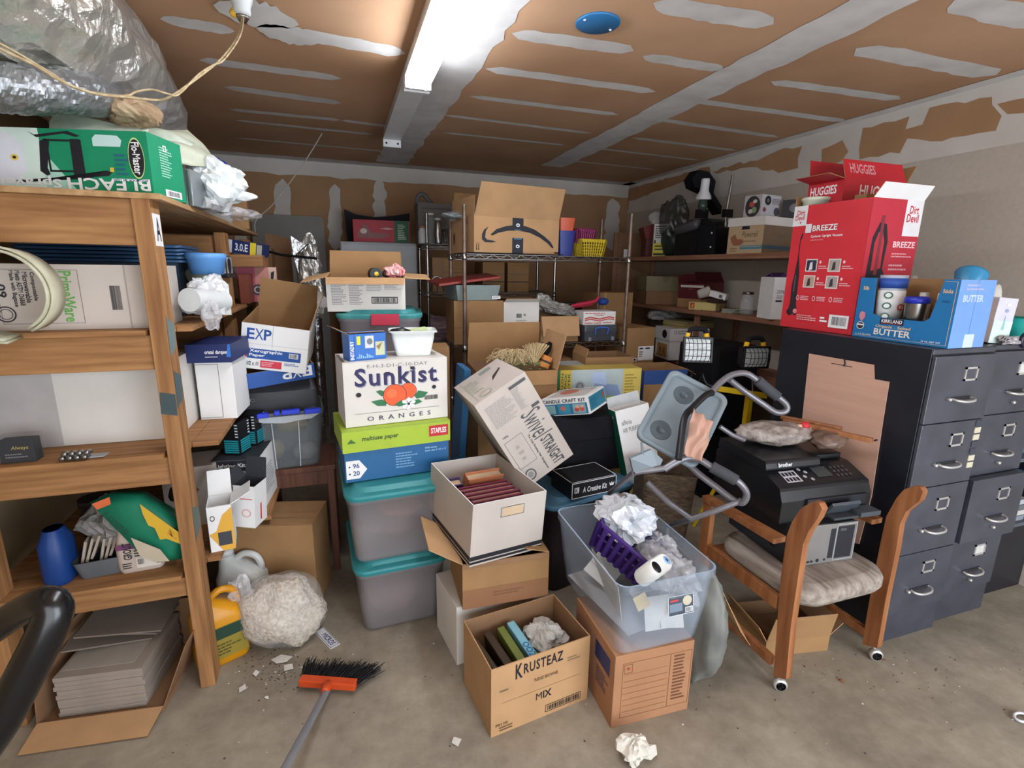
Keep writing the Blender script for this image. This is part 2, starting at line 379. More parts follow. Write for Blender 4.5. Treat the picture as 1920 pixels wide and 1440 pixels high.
cs=[((420,163),(640,193),.1),((373,112),(640,147),.1),((540,60),(760,100),.13),((960,62),(1188,95),.11),((1205,105),(1355,130),.09),((910,128),(1230,172),.09),((880,180),(1160,215),.07),((1225,5),(1450,45),.13),((1605,90),(1868,140),.13),((1445,152),(1688,186),.085),((1290,187),(1590,228),.075),((640,225),(790,245),.06),((440,225),(700,252),.06),
    ((830,215),(1110,250),.055),((1210,220),(1460,257),.07),((1185,258),(1380,282),.06),((1790,0),(1960,45),.14),((430,205),(640,225),.07),((440,258),(740,285),.05),((830,248),(1060,272),.05),((1120,278),(1310,300),.05),((1060,300),(1230,318),.05),((400,290),(700,312),.05),((300,35),(440,58),.11)]
for i,(p,q,w_) in enumerate(cs): ragged(PZ(*p,CH),PZ(*q,CH),w_,MUD,b,DN,i)
for i,(p,q,w_) in enumerate([((950,-60),(735,305),.30),((1700,-20),(1035,312),.24)]): ragged(PZ(*p,CH),PZ(*q,CH),w_,MUD,b,DN,50+i,n=40,end=False,jit=.1,off=.002)
ragged((XL,YB-.09,CH),(XR,YB-.09,CH),.2,MUD,b,DN,70,n=40,end=False,off=.0025)
ragged((XR-.05,0,CH),(XR-.05,YB,CH),.1,MUD,b,DN,71,n=40,end=False,off=.0025)
# smeared patches round the bulb holder
for i,(p,q,w_) in enumerate([((400,8),(560,45),.24),((480,50),(600,78),.18)]): ragged(PZ(*p,CH),PZ(*q,CH),w_,MUD,b,DN,80+i,n=16,jit=.2,off=.003)
struct('ceiling',b)
# back wall
b=MB(); b.box((XL-.1,YB,0),(XR+.1,YB+.1,CH),DRYW); BN=V((0,-1,0))
ragged((XL,YB,CH-.06),(XR,YB,CH-.06),.16,MUDW,b,BN,90,n=40,end=False,off=.002)
for i,(x,y0,y1,w_) in enumerate([(450,335,520,.1),(530,335,520,.13),(628,345,470,.12),(712,335,450,.12),(1148,372,470,.2)]): ragged(PY(x,y0,YB),PY(x,y1,YB),w_,MUDW,b,BN,91+i,jit=.25)
struct('wall_back',b)
# right wall: painted below, taped drywall band above
b=MB(); b.box((XR,YF,0),(XR+.1,YB+.1,CH),BEIGE); RN=V((-1,0,0))
zt=PX(1750,297,XR).z
b.add([V((XR-.002,YF,zt)),V((XR-.002,YB,zt)),V((XR-.002,YB,CH)),V((XR-.002,YF,CH))],[(0,3,2,1)],MUDW)
def patch(px,m,off=.003,jit=.012,seed=0):
    pts=[PX(x,y,XR-off) for x,y in px]; rnd=random.Random(seed+len(px)); out=[]
    for i,p in enumerate(pts):
        q=pts[(i+1)%len(pts)]; k=max(1,int((q-p).length/.06))
        for j in range(k): o=p.lerp(q,j/k); out.append(V((o.x,o.y+rnd.uniform(-jit,jit),o.z+rnd.uniform(-jit,jit))))
    c=sum(out,V())/len(out)
    b.add(out,[tuple(range(len(out)))],m)
patch([(1336,322),(1375,308),(1420,300),(1460,283),(1502,272),(1495,318),(1460,322),(1400,312),(1345,325)],DRYW,seed=1)
patch([(1540,278),(1580,262),(1588,285),(1575,302),(1538,312)],DRYW,seed=2)
patch([(1618,242),(1702,218),(1700,240),(1730,232),(1745,205),(1865,178),(1860,200),(1880,215),(1862,250),(1740,268),(1700,262),(1690,285),(1610,300),(1612,260)],DRYW,seed=3)
patch([(1866,200),(1960,170),(1960,205),(1885,218)],DRYW,seed=4)
patch([(1168,358),(1195,350),(1330,312),(1333,322),(1180,378),(1178,392),(1168,394)],DRYW,seed=5,jit=.008)
struct('wall_right',b)
b=MB(); b.box((XL-.1,YF,0),(XL,YB+.1,CH),mat('left_wall_tan','#9C8566',.85,0,.1,3,spec=.15)); struct('wall_left',b)
b=MB(); b.box((XL,YF,2.15),(XR,YF+.1,CH),BEIGE); struct('wall_front',b)
# ================================================================ CEILING THINGS
LAMP=WB2
def fixture(label,y0,y1,x0,x1,lit,name):
    th=thing(name,label,'light fixture',((x0+x1)/2,y0,CH-.1))
    c0=0; L=y1-y0; dx=0; wd=.13
    b=MB(); b.prism([(-wd/2,0,.02),(wd/2,0,.02),(wd/2-.012,0,.1),(-wd/2+.012,0,.1)],(0,L,0),C('#D8D9DA',.4))
    if lit: b.box((-.014,.03,-.01),(.014,L-.03,.02),C('#D8D9DA',.4))
    b.build('housing',th)
    for yy in(0,L-.022):
        q=MB(); q.box((-wd/2,yy,-.03),(wd/2,yy+.022,.035),C('#DADBDC',.4))
        q.deco((V((-wd/2,yy,-.03)),V((wd,0,0)),V((0,0,.065)),V((0,-1,0))),[('c',.18,.4,.06,.12,INK),('c',.82,.4,.06,.12,INK)]); q.build('end_plate',th,bev=.003)
    if lit:
        for sx in(-.036,.036):
            q=MB(); q.tube([(sx,.02,-.012),(sx,L-.02,-.012)],.019,emit('tube_light','#F0F6FF',30),12); q.build('fluorescent_tube',th)
        q=MB(); q.tube([(0,.03,-.02),(.012,.026,-.03),(.016,.022,-.045),(.0,.02,-.052),(-.012,.022,-.045)],.003,C('#8C8F93',.3,1),6,4); q.build('pull_hook',th)
    return th
a0=PZ(783,157,CH-.1); fixture('lit white twin-tube fluorescent strip light on the ceiling',a0.y-2.4,a0.y,a0.x,a0.x,True,'fluorescent_light')
a1=PZ(734,258,CH-.06); fixture('unlit white strip light channel on the ceiling beyond the glowing tubes',a0.y+.03,a1.y,a0.x,a0.x,False,'unlit_light_channel')
p=PZ(1121,42,CH); b=MB(); b.lathe([(.092,CH),(.092,CH-.006),(.088,CH-.009),(0.0,CH-.009)],C('#2E6DA0',.45),(p.x,p.y,0),32)
for s in(-.07,.07): b.lathe([(.006,CH-.008),(.005,CH-.012),(0,CH-.0125)],C('#E8E8E8',.4),(p.x+s,p.y+s*.3,0),10)
tag(b.build('ceiling_cover_plate'),'round blue cover plate screwed to the ceiling','cover plate')
p=PZ(452,2,CH-.05); th=thing('bulb_holder','white ceiling bulb holder with twine tied round it','bulb holder',(p.x,p.y,CH))
b=MB(); b.lathe([(.06,0),(.06,-.012),(.045,-.02),(.038,-.05),(.03,-.07),(.03,-.09),(.02,-.1),(0,-.1)],C('#B9BCBC',.35)); b.build('holder',th)
b=MB(); b.lathe([(.024,-.1),(.022,-.105),(.012,-.12),(0,-.125)],C('#8E8A80',.3,1)); b.build('socket_tip',th)
e=V((p.x,p.y,CH-.1)); T=mat('twine','#8F7A58',.9,0,.25,60,.3,hex2='#B5A482')
pts=[e,PY(445,70,2.05),PY(415,110,1.9),PY(385,135,1.75),PY(365,150,1.7),PY(330,175,1.62),PY(305,187,1.58),PY(270,186,1.52),PY(235,182,1.5),PY(180,176,1.45),PY(120,155,1.4),PY(60,120,1.35),PY(0,92,1.3),PY(-60,60,1.28)]
b=MB(); b.tube(pts,.0032,T,6,4)
pts2=[e+V((.004,0,0)),PY(450,68,2.05),PY(420,112,1.9),PY(400,122,1.8),PY(372,140,1.72),PY(335,177,1.62),PY(315,176,1.56),PY(285,168,1.54),PY(255,172,1.52),PY(232,180,1.5),PY(150,168,1.45),PY(100,140,1.4),PY(40,104,1.35),PY(-20,72,1.3)]
b.tube(pts2,.0026,T,6,4); b.blob(tuple(e+V((-.02,0,.008))),(.022,.014,.016),mat('gold_knot','#C99A2C',.7),.4,4,14)
tag(b.build('twine'),'strand of yellow twine tied to the ceiling bulb holder and sagging left','string')
b=MB(); b.tube([V((PY(478,425,3.9).x,3.9,1.815)),PY(480,413,3.9),PY(510,385,3.9),PY(545,340,3.9),PY(575,298,3.9),PY(604,250,3.9)],.004,C('#8F8A80',.6),6,5)
tag(b.build('hanging_wire'),'thin grey wire rising from the shelf end to the dark ceiling','wire')
# foil duct: sagging insulated sleeve
def duct(name,label,pts,r,seed,m,amp=.1,crack=None):
    b=MB(); P=[];rr=[]
    n=70;seg=44;vs=[]
    def cr(t):
        k=t*(len(pts)-1); i=min(int(k),len(pts)-2); f=k-i; g=lambda j:V(pts[min(max(j,0),len(pts)-1)])
        a_,b_,c_,d_=g(i-1),g(i),g(i+1),g(i+2)
        return .5*((2*b_)+(c_-a_)*f+(2*a_-5*b_+4*c_-d_)*f*f+(3*b_-a_-3*c_+d_)*f**3)
    for i in range(n):
        t=i/(n-1); c=cr(t); d=(cr(min(1,t+.01))-cr(max(0,t-.01))).normalized(); u=d.cross(V((0,0,1))).normalized(); w2=u.cross(d)
        for k in range(seg):
            a=2*math.pi*k/seg; q=V((math.cos(a)*2.2,math.sin(a)*2.2,t*16+seed))
            h=noise.fractal(q,.9,2,3)*.8-abs(noise.noise(V((math.cos(a)*3+t*5,math.sin(a)*3,t*18))))*.8
            vs.append(c+(u*math.cos(a)+w2*math.sin(a))*r*(1+amp*h))
    fs=[(i*seg+k,i*seg+(k+1)%seg,(i+1)*seg+(k+1)%seg,(i+1)*seg+k) for i in range(n-1) for k in range(seg)]
    b.add(vs,fs,m,False); c=cr(1); b.add([c]+vs[-seg:],[(0,k+1,(k+1)%seg+1) for k in range(seg)],m)
    return tag(b.build(name),label,'duct')
FOIL2=mat('crinkled_foil','#B9BABA',.3,.72,.2,2.2,.8,bscale=11,bdist=.035,hex2='#DAD6C8')
duct('foil_duct','large crinkled silver foil insulated duct along the ceiling at upper left',[(-1.2,.55,2.42),(-1.08,1.1,2.42),(-.98,1.8,2.41),(-.91,2.5,2.38),(-.95,3.1,2.3),(-1.1,3.6,2.1)],.27,3,FOIL2,.14)
duct('grey_duct_branch','smaller wrinkled grey duct branch below the large silver foil duct',[PY(-30,160,1.95),PY(50,168,2.0),PY(120,170,2.1),PY(200,185,2.35)],.068,9,mat('grey_duct','#8A8D8F',.38,.7,.2,8,.5,bscale=8,bdist=.03),.1)
b=MB(); b.blob(tuple(PY(245,212,2.35)),(.085,.1,.06),mat('fibreglass','#86694C',.95,0,.3,18,.6,hex2='#B8A283'),.25,5,40,5,ridge=True)
tag(b.build('insulation_wad'),'torn tan insulation wad hanging under the silver duct','insulation')
# ================================================================ LEFT SHELVING UNIT
def post(th,x,y,z1,z0=0,w_=.05,d_=.09,lean=0):
    b=MB(); b.box((x-w_,y,z0),(x,y+d_,z1),PINE['z']); return b.build('post',th,bev=.003)
th=thing('wooden_shelving_unit','tall home-made pine shelving unit with plywood boards on the left','shelving')
XS=-.548; XW=-1.155; Y1=1.93
post(th,XS,Y1,1.80); post(th,XW+.02,Y1,1.80,w_=.09); post(th,XS+.005,3.0,1.76); post(th,XS+.005,3.72,1.76); post(th,XW,3.72,1.76); post(th,XW,3.0,1.76)
for nm,zt_,hh in(('top',1.795,.14),('b2',1.37,.115),('b3',.945,.1),('b4',.475,.075)):
    b=MB(); b.box((XW,Y1+.012,zt_-hh),(XS-.05,Y1+.05,zt_),PINE['x']); b.build('front_beam',th,bev=.003)
for y_ in(2.93,):
    for zt_ in(1.74,1.33,.93): b=MB(); b.box((XW,y_+.02,zt_-.11),(XS-.05,y_+.06,zt_),PINE['x']); b.build('cross_beam',th,bev=.003)
for z_,x1,y1 in((1.795,-.515,4.0),(1.37,-.50,3.7),(.945,-.46,2.95),(.475,-.50,2.95)):
    b=MB(); b.box((XW-.05,Y1-.005,z_),(x1 if z_>1.7 else XS-.06,Y1+.4,z_+.018),PLY if z_>1.7 else PINE['x']); 
    b.box((XW-.05,Y1+.403,z_),(x1,y1,z_+.018),PLY if z_>1.7 else PINE['x'])
    if z_<1.7: b.box((XS+.001,Y1+.1,z_),(x1,Y1+.403,z_+.018),PINE['x']); b.box((XS-.06,Y1+.09,z_),(XS,Y1+.403,z_+.018),PINE['x'])
    b.build('shelf_board',th,bev=.002)
b=MB(); F=(V((XS-.001,Y1+.008,1.655)),V((0,.075,0)),V((0,0,.105)),V((1,0,0))); b.box((XS,Y1+.008,1.655),(XS+.0015,Y1+.078,1.755),WB2)
b.deco((F[0]+V((.002,0,0)),)+F[1:],[('t','A',.22,.15,.78,.85,INK)]); b.build('letter_label',th,label='white paper label with a black letter A')
for z_,c in((.62,'#5C6A66'),(1.12,'#4E5F60'),(1.3,'#6E7F7E')): b=MB(); b.add([V((XS+.0008,Y1+.0,z_)),V((XS+.0008,Y1+.07,z_+.02)),V((XS+.0008,Y1+.08,z_+.1)),V((XS+.0008,Y1+.01,z_+.13))],[(0,1,2,3)],C(c,.7)); b.build('paint_smear',th)
b=MB(); b.add([V((XS-.05,Y1-.0008,1.105)),V((XS-.002,Y1-.0008,1.095)),V((XS-.001,Y1-.0008,1.17)),V((XS-.045,Y1-.0008,1.18))],[(0,1,2,3)],C('#3A4A4C',.7)); b.build('paint_smear',th)
# ---- on the top board
ZT=1.8135
GRN='#16875F'; GR=C(GRN,.45)
PHG=C('#CFE3DA',.5)
hb=.193
ds=[('r',0,0,.45,1,PHG),('p',[(.45,0),(.62,0),(.45,.7)],C('#A8D3C1')),('p',[(.12,.12),(.3,.2),(.36,.35),(.36,.75),(.3,.92),(.1,.95),(.0,.9),(.0,.15)],C('#DADDE6')),('c',.31,.55,.022,.05,C('#E3C86A')),('c',.31,.55,.01,.022,INK),
    ('p',[(.43,.35),(.46,.28),(.48,.3),(.47,.4),(.5,.8),(.48,.85),(.45,.8)],INK),('fr',.48,.34,.66,.84,.006,INK),('p',[(.6,.3),(.66,.3),(.655,.85),(.605,.85)],INK),('p',[(.4,.95),(.43,.9),(.6,.97),(.66,.9),(.64,.88),(.58,.93),(.44,.86)],INK),('p',[(.3,.2),(.68,.3),(.78,.3),(.8,.36),(.77,.38),(.68,.25),(.3,.16)],INK),('r',.79,.36,.81,.43,C('#D8B54A')),
    ('p',[(.72,.75),(.86,.75),(.87,.85),(.85,.92),(.74,.93),(.72,.87)],C('#BCD9D6')),('lines',.82,.3,.9,.66,5,C('#2A5F7D'),3),
    ('c',.935,.58,.042,.32,INK),('o',.935,.58,.042,.32,.08,C('#B9D48C')),('td','Flo-Master',.915,.33,.957,.83,WHT),
    ('tr','BLEACH',.56,.07,.99,.26,WHT),('tr','Sprayer',.2,.09,.53,.27,WHT),('tr','ROCIADOR DE LEJIA',.8,.22,.98,.26,NAVY),('tr','Flo-Master',.02,.55,.07,.9,C('#3E6C9C'))]
closed_box('sprayer_box','green and white bleach sprayer box lying upside down on the top plywood board','box',(-.815,2.175,ZT),(0,0,-15),(.59,.185,hb),GR,
   {'F':ds,'R':[('lines',.3,.35,.7,.85,12,C('#9FD3BE'),4),('r',.35,.04,.85,.16,WB2),('bar',.42,.06,.8,.14,INK,2),('fr',.42,.78,.52,.88,.004,WHT)]})
# rolled plastic sheet behind it
SHEET=mat('old_plastic_sheet','#8E9A8C',.5,0,.25,9,hex2='#C9CDBB',spec=.4)
b=MB(); b.cloth([PY(84,252,2.26),PY(335,296,2.36),PY(366,264,2.44),PY(110,207,2.33)],SHEET,18,.012,1.3,3,.05,.003); tag(b.build('plastic_sheet'),'curled cloudy plastic sheet lying behind the green sprayer box','sheet')
SGN=mat('cream_sign_sheet','#A9AE98',.5,0,.12,7,hex2='#C6C9B4')
b=MB(); b.cloth([PY(262,246,2.3),PY(338,302,2.3),PY(436,326,2.55),PY(352,243,2.6)],SGN,18,.008,1.2,8,.03,.003); tag(b.build('sign_sheet'),'curled cream sign sheet drooping beside the sprayer box','sheet')
b=MB(); b.blob(tuple(PY(402,345,2.5)),(.1,.13,.1),mat('white_bag','#D9DEDE',.35,0,.06,8,.4,bscale=15),.35,2.6,44,2,ridge=True,flat=ZT+.001)
b.blob(tuple(PY(385,395,2.45)),(.07,.1,.07),FILMW,.5,3,36,4,ridge=True,flat=ZT+.001)
b.blob(tuple(PY(455,368,2.48)),(.05,.02,.018),mat('white_bag','#C9D5D6'),.3,3,24,6,flat=ZT+.001)
tag(b.build('knotted_plastic_bag'),'knotted white plastic bag slumped on the right end of the top board','bag')
b=MB(); b.blob(tuple(PY(425,412,2.75)),(.12,.2,.06),FILM,.4,3,44,12,ridge=True,flat=ZT+.001)
tag(b.build('plastic_film'),'crumpled clear plastic film under the knotted white bag','plastic')
p=PY(350,385,2.3); closed_box('silver_foil_pack','ribbed silver foil pack beside the sprayer box end','pack',(p.x-.0,2.36,ZT),(0,0,-10),(.09,.16,.13),mat('ribbed_foil','#9FA4A6',.3,.8,.2,3,.6,sx=(30,1,1)))
p=PZ(462,437,ZT); th=thing('plastic_jug','clear plastic jug with blue cap standing on the far end of the top board','jug',(-.575,3.1,ZT))
b=MB(); b.loft([(0,.1,.1,.02),(.01,.11,.11,.025),(.2,.11,.11,.03),(.25,.06,.06,.03),(.28,.04,.04,.02)],C('#9BA6A8',.3)); b.build('bottle',th)
b=MB(); b.lathe([(.03,.28),(.032,.3),(.028,.315),(0,.318)],C('#22339E',.4)); b.tube([(.02,0,.3),(.05,0,.29),(.06,0,.25)],.01,C('#22339E',.4),8,3); b.build('cap',th)
b=MB(); b.add([V((.02,-.0566,.03)),V((.05,-.0566,.03)),V((.05,-.0566,.19)),V((.02,-.0566,.19))],[(0,1,2,3)],C('#D8D8D8')); b.deco((V((.02,-.057,.03)),V((.03,0,0)),V((0,0,.16)),V((0,-1,0))),[('tu','FUNKY',.15,.1,.85,.9,INK)]); b.build('paper_label',th)
closed_box('small_brown_box','small brown box at the far right corner of the top board','box',(-.56,3.62,ZT),(0,0,4),(.1,.12,.19),K)
# ---- second shelf
Z2=1.3885
th=closed_box('tableware_box','long white tableware carton on the second shelf lying on its side','box',(-.86,2.12,Z2),(0,0,2),(.56,.26,.205),OW,
 {'F':[('fr',.25,.1,.62,.92,.0015,C('#6E6A60')),('td','PrimeWare',.53,.12,.59,.9,C('#5F9A4A')),('td','Tableware',.46,.45,.5,.9,INK),('td','Compostable',.4,.45,.425,.88,INK),('td','Microwavable',.37,.42,.395,.88,INK),('td','Meets ASTM D6868',.34,.38,.365,.9,INK),('td','Made with Bagasse',.31,.36,.335,.9,INK),('td','09',.25,.5,.29,.7,INK),('o',.27,.25,.045,.12,.15,INK),('o',.27,.25,.03,.08,.12,INK),('bar',.76,.3,.81,.68,INK,5),('r',.84,0,.845,1,C('#978D84')),('bar',.03,.4,.1,.6,INK,6),('td','green',.12,.4,.16,.7,C('#7E9A4A'))]},seam=C('#A09284'))
b=MB(); c=V((-.925,1.85,1.51)); SIL=mat('cream_vinyl','#A7A48B',.45,0,.12,9,hex2='#C4C1A8')
for k,(r0,dz) in enumerate(((.118,0),(.127,.004))):
    n=40; vs=[]
    for i in range(n):
        a=R(-60+330*i/(n-1)); rr_=r0+.018*i/n
        for y_,rz in((-.02,1),(.07,.95)): vs.append(c+V((rr_*1.0*math.cos(a)*rz,y_+k*.01,rr_*math.sin(a)*rz)))
    b.add(vs,[(2*i,2*i+1,2*i+3,2*i+2) for i in range(n-1)],SIL,True)
o=b.build('vinyl_roll'); s_=o.modifiers.new('s','SOLIDIFY'); s_.thickness=.006; tag(o,'curled roll of cream vinyl strip at the left end of the second shelf','roll')
th=thing('blue_lid_stack','stack of dark blue plastic lids behind the white tableware carton','lid stack',(-.86,2.53,Z2+.001))
b=MB(); b.box((-.24,-.1,0),(.24,.1,.215),C('#2B3E52')); b.build('support_box',th)
for k in range(5):
    b=MB(); b.loft([(.216+k*.014,.56-.004*k,.3,.03),(.225+k*.014,.565-.004*k,.305,.03),(.228+k*.014,.53,.27,.03)],mat('blue_lid','#27486B',.35,0,.1,5)); b.build('lid',th)
b=MB(); b.lathe([(.06,0),(.07,.06),(.075,.065),(.075,.08),(.068,.085),(0,.085)],C('#5C93CF',.4),(-.515,2.42,1.56)); tag(b.build('blue_tub_lid'),'pale blue round tub lid poking out beside the front post','lid')
b=MB(); b.blob((-.56,2.55,Z2+.165),(.065,.07,.055),mat('cream_bundle','#B9B49A',.6),.2,2,26,8); tag(b.build('cream_bundle'),'rounded cream bundle on top of the bagged roll','bundle')
b=MB(); b.blob((-.5,2.28,Z2+.085),(.07,.1,.078),FILMW,.45,2.6,44,15,ridge=True,flat=Z2+.001)
b.tube([(-.52,2.12,Z2+.085),(-.45,2.3,Z2+.07)],.043,C('#C9CDCC',.5),18); b.blob((-.455,2.12,Z2+.03),(.03,.05,.05),FILM,.5,3,26,16,ridge=True); tag(b.build('bagged_paper_roll'),'white paper roll in a clear bag spilling over the second shelf edge','bag')
b=MB(); p=V((-.52,2.5,Z2)); b.box((-.06,-.05,0),(.06,.05,.13),C('#C9C6BC')); tag(b.build('white_book_stack',loc=p,rot=(0,0,12),bev=.002),'small white box standing behind the bagged paper roll','box')
b=MB(); b.box((-.1,-.08,0),(.1,.08,.1),DRK); b.box((-.11,-.09,0),(.11,.09,.02),BLK); b.deco((V((.1,-.08,0)),V((0,.16,0)),V((0,0,.1)),V((1,0,0))),[('r',.1,.1,.9,.95,C('#A6A7A9')),('c',.5,.55,.28,.38,INK)])
b.deco((V((-.1,-.081,0)),V((.2,0,0)),V((0,0,.1)),V((0,-1,0))),[('r',.66,.1,.98,.95,C('#A6A7A9')),('c',.82,.52,.12,.36,INK)])
tag(b.build('small_black_device',loc=(-.6,2.8,1.54),rot=(0,0,0),bev=.004),'small black device with a grey end on the stacked boxes behind the pine post','device')
closed_box('plain_shelf_box','dark brown box under the small black device','box',(-.62,2.82,Z2),(0,0,0),(.2,.16,.15),K)
# far bay of the second shelf
closed_box('cigar_box','reddish wooden box standing by the pink-sided box','box',(-.505,3.25,1.389),(0,0,0),(.05,.16,.16),C('#7A3B28',.4))
def rot(z): return (0,0,z)
closed_box('pink_puzzle_box','pink and orange box with torn right edge','box',(-.47,3.48,1.389),rot(5),(.21,.3,.2),C('#B5566A',.6),
  {'F':[('r',.45,0,.98,1,C('#C8857A')),('r',.8,.0,1,1,C('#D3B6A2')),('p',[(.85,.1),(.93,.3),(.9,.6),(.95,.9),(.86,.85),(.82,.4)],INK),('t','ET',.1,.62,.35,.78,C('#D8A54A')),('t','S',.12,.42,.24,.56,C('#D8A54A')),('c',.5,.35,.16,.16,C('#4A3E48')),('o',.5,.35,.1,.1,.3,C('#CFC7C4'))]})
closed_box('blue_yellow_carton','navy carton with a yellow stripe tilted on top of the pink box','carton',(-.5,3.35,1.66),(0,8,-12),(.2,.12,.07),C('#1B2A5A',.5),
  {'F':[('r',.68,0,.84,1,C('#D8C22C')),('t','3.0.E',.28,.2,.62,.8,WHT),('r',0,0,.2,1,C('#C9C9CC')),('r',.86,.1,1,.9,C('#A7A392'))]})
closed_box('wood_slat_box','brown wooden box carrying the navy and yellow carton','box',(-.53,3.35,1.59),rot(0),(.25,.25,.065),PINE['x'])
# ---- third shelf
Z3=.9635
closed_box('large_white_box','large plain white carton filling the third shelf','box',(-.93,2.26,Z3),rot(-1),(.66,.3,.29),WB,{'F':[('r',.0,.0,.46,1,C('#AFAAA8')),('lines',.27,.9,.36,.99,2,C('#8A7F6A'),3)]})
th=thing('black_gift_case','small clear case with a black card at the left end of the third shelf','case',(-1.02,1.99,Z3))
b=MB(); b.box((-.045,-.025,.0),(.045,.02,.075),INK); b.deco((V((-.045,-.0255,0)),V((.09,0,0)),V((0,0,.075)),V((0,-1,0))),[('t','Always',.35,.55,.85,.75,C('#C9B65A'),0,.2),('lines',.15,.2,.85,.45,2,C('#77777A'),4)]); b.build('card',th)
b=MB(); b.box((-.05,-.03,0),(.05,.025,.09),clear('thin_clear_case','#6A6D70',.16,.1)); b.build('clear_cover',th,bev=.004)
th=thing('battery_pack','blister card of small round batteries on the third shelf','battery pack',(-.845,1.965,Z3))
b=MB(); b.box((-.06,-.02,.0),(.06,.03,.004),C('#9A9C9E'),Matrix.Rotation(R(-6),4,'X')); b.build('blister_card',th)
for i in range(8):
    b=MB(); b.lathe([(.0075,0),(.0075,.03),(.003,.031),(0,.031)],C('#8C8E90',.3,1),T=Matrix.Translation(V((-.04+.02*(i%4)+.008*(i//4),-.022,.012+.014*(i//4))))@Matrix.Rotation(R(80),4,'X'),seg=12); b.build('battery',th)
closed_box('glassware_carton','navy blue glassware carton lying on a tall white box','box',(-.505,2.42,1.212),(0,0,-6),(.165,.26,.075),C('#1D2A5C',.5),
  {'F':[('t','cristal darques',.42,.42,.93,.68,WHT),('r',.42,.3,.7,.33,WHT),('p',[(.9,.3),(1,.3),(1,1),(.95,1)],C('#2B6FC4'))]})
closed_box('tall_white_box','tall plain white box under the navy glassware carton','box',(-.507,2.44,Z3),rot(-4),(.14,.22,.243),WB2,{'F':[('fr',.0,.03,.62,.97,.0015,INK)]})
# ---- below third shelf, right side: kit boxes
th=thing('side_ledge','short pine ledge on the outer side of the shelving carrying kit boxes','ledge')
b=MB(); b.box((-.545,2.30,.49),(-.35,2.66,.51),PINE['y']); b.box((-.545,2.4,.44),(-.5,2.44,.49),PINE['y']); b.build('plank',th)
closed_box('lighting_kit_box','white lighting kit carton with a black top band on the side ledge','box',(-.465,2.50,.511),rot(-6),(.19,.3,.255),WB2,
 {'F':[('r',0,.8,1,1,C('#232326')),('t','Lighting Kit',.08,.85,.72,.94,WHT),('lines',.1,.66,.6,.72,2,INK,2),('c',.3,.5,.1,.05,INK),('lines',.15,.3,.7,.42,4,C('#A5A5A5'),3),('r',.93,.8,1,1,C('#B8324A'))],'R':[('lines',.2,.2,.8,.7,9,C('#A5A5A8'),5),('p',[(0,.8),(.1,.8),(.06,1),(0,1)],C('#B8324A'))],'T':[('r',0,0,1,1,C('#2A2A2E'))]})
for i,(x_,y_) in enumerate(((-.485,2.46),(-.435,2.58))):
    th=closed_box('teal_striped_box',('black box with teal stripes, nearer one of the pair on the lighting kit','black box with teal stripes, farther one of the pair on the lighting kit')[i],'box',(x_,y_,.768),rot(-20),(.075,.09,.15),BLK,
     {f:[('r',.1,.06+.07*j,.95,.11+.07*j,C('#1B8C96')) for j in range(6)]+[('r',.8,.55+.09*j,.98,.59+.09*j,C('#C9CDD0')) for j in range(5)] for f in'FR'},group='teal striped boxes on the lighting kit')
open_box('phone_box','open white and yellow phone carton standing on the lower shelf behind the front post','box',(-.505,2.13,.494),(0,0,8),(.085,.12,.19),WB2,WB2,
 {'F':[('p',[(0,.4),(.5,.0),(1,.0),(1,.95),(.6,.8),(.3,.45)],C('#D8A43C')),('r',.35,.12,.9,.42,C('#3A3D45')),('o',.2,.75,.1,.06,.3,INK)],'L':[('r',0,0,1,.75,C('#D3A22E'))],'R':[('r',.2,.7,.8,.72,C('#C44'))]},{'B':(20,.1),'R':(60,.08,WB2,WB2,[('r',.1,.1,.9,.12,C('#B33'))])})
open_box('small_white_carton','open small white carton with raised flap beside the yellow phone carton','box',(-.425,2.26,.511),(0,4,-20),(.09,.1,.19),WB2,C('#33343A'),{'F':[('o',.6,.35,.22,.1,.25,C('#D8A0A0')),('r',.2,.68,.9,.7,C('#C55'))],'R':[('r',.45,.1,.55,.5,C('#D33'))]},{'B':(5,.09),'L':(35,.06)})
# ---- bottom shelf
Z4=.4935
b=MB(); b.loft([(0,.07,.1,.03),(.02,.085,.12,.035),(.15,.085,.12,.04),(.2,.05,.07,.03)],C('#123A7A',.45)); b.lathe([(.03,.18),(.03,.2),(0,.2)],C('#123A7A')); tag(b.build('blue_jug',loc=(-1.0,2.03,Z4)),'dark blue plastic jug at the left end of the bottom shelf','jug')
b=MB(); b.loft([(0,.1,.1,.04),(.13,.11,.11,.05),(.16,.08,.08,.04),(.165,.11,.11,.05),(.19,.11,.11,.05)],C('#2C2A28',.5)); tag(b.build('dark_jar',loc=(-.98,2.3,Z4)),'dark round-lidded jar behind the grey tray','jar')
th=thing('grey_tray','grey plastic trough holding tile offcuts on the bottom shelf','tray',(-.87,2.07,Z4),(0,0,8))
b=MB(); b.loft([(0,.15,.12,.02),(.006,.155,.125,.02),(.07,.185,.15,.025)],C('#5E6266',.5),cap1=False); b.loft([(.07,.178,.143,.02),(.01,.145,.115,.02)],C('#4E5256',.5),False,True); b.build('trough',th)
TL=mat('tile_offcut','#A79A8C',.7,0,.1,9)
for i in range(7):
    b=MB(); b.box((-.004,-.04,-.045),(.004,.04,.045),TL,Matrix.Translation(V((-.06+.018*i,0,.09+.008*(i%3))))@Matrix.Rotation(R(14+4*(i%3)),4,'Y'))
    tag(b.build('tile_offcut',loc=(-.87,2.07,Z4),rot=rot(8)),'beige tile offcut leaning in the grey trough','tile','tile offcuts in the grey trough')
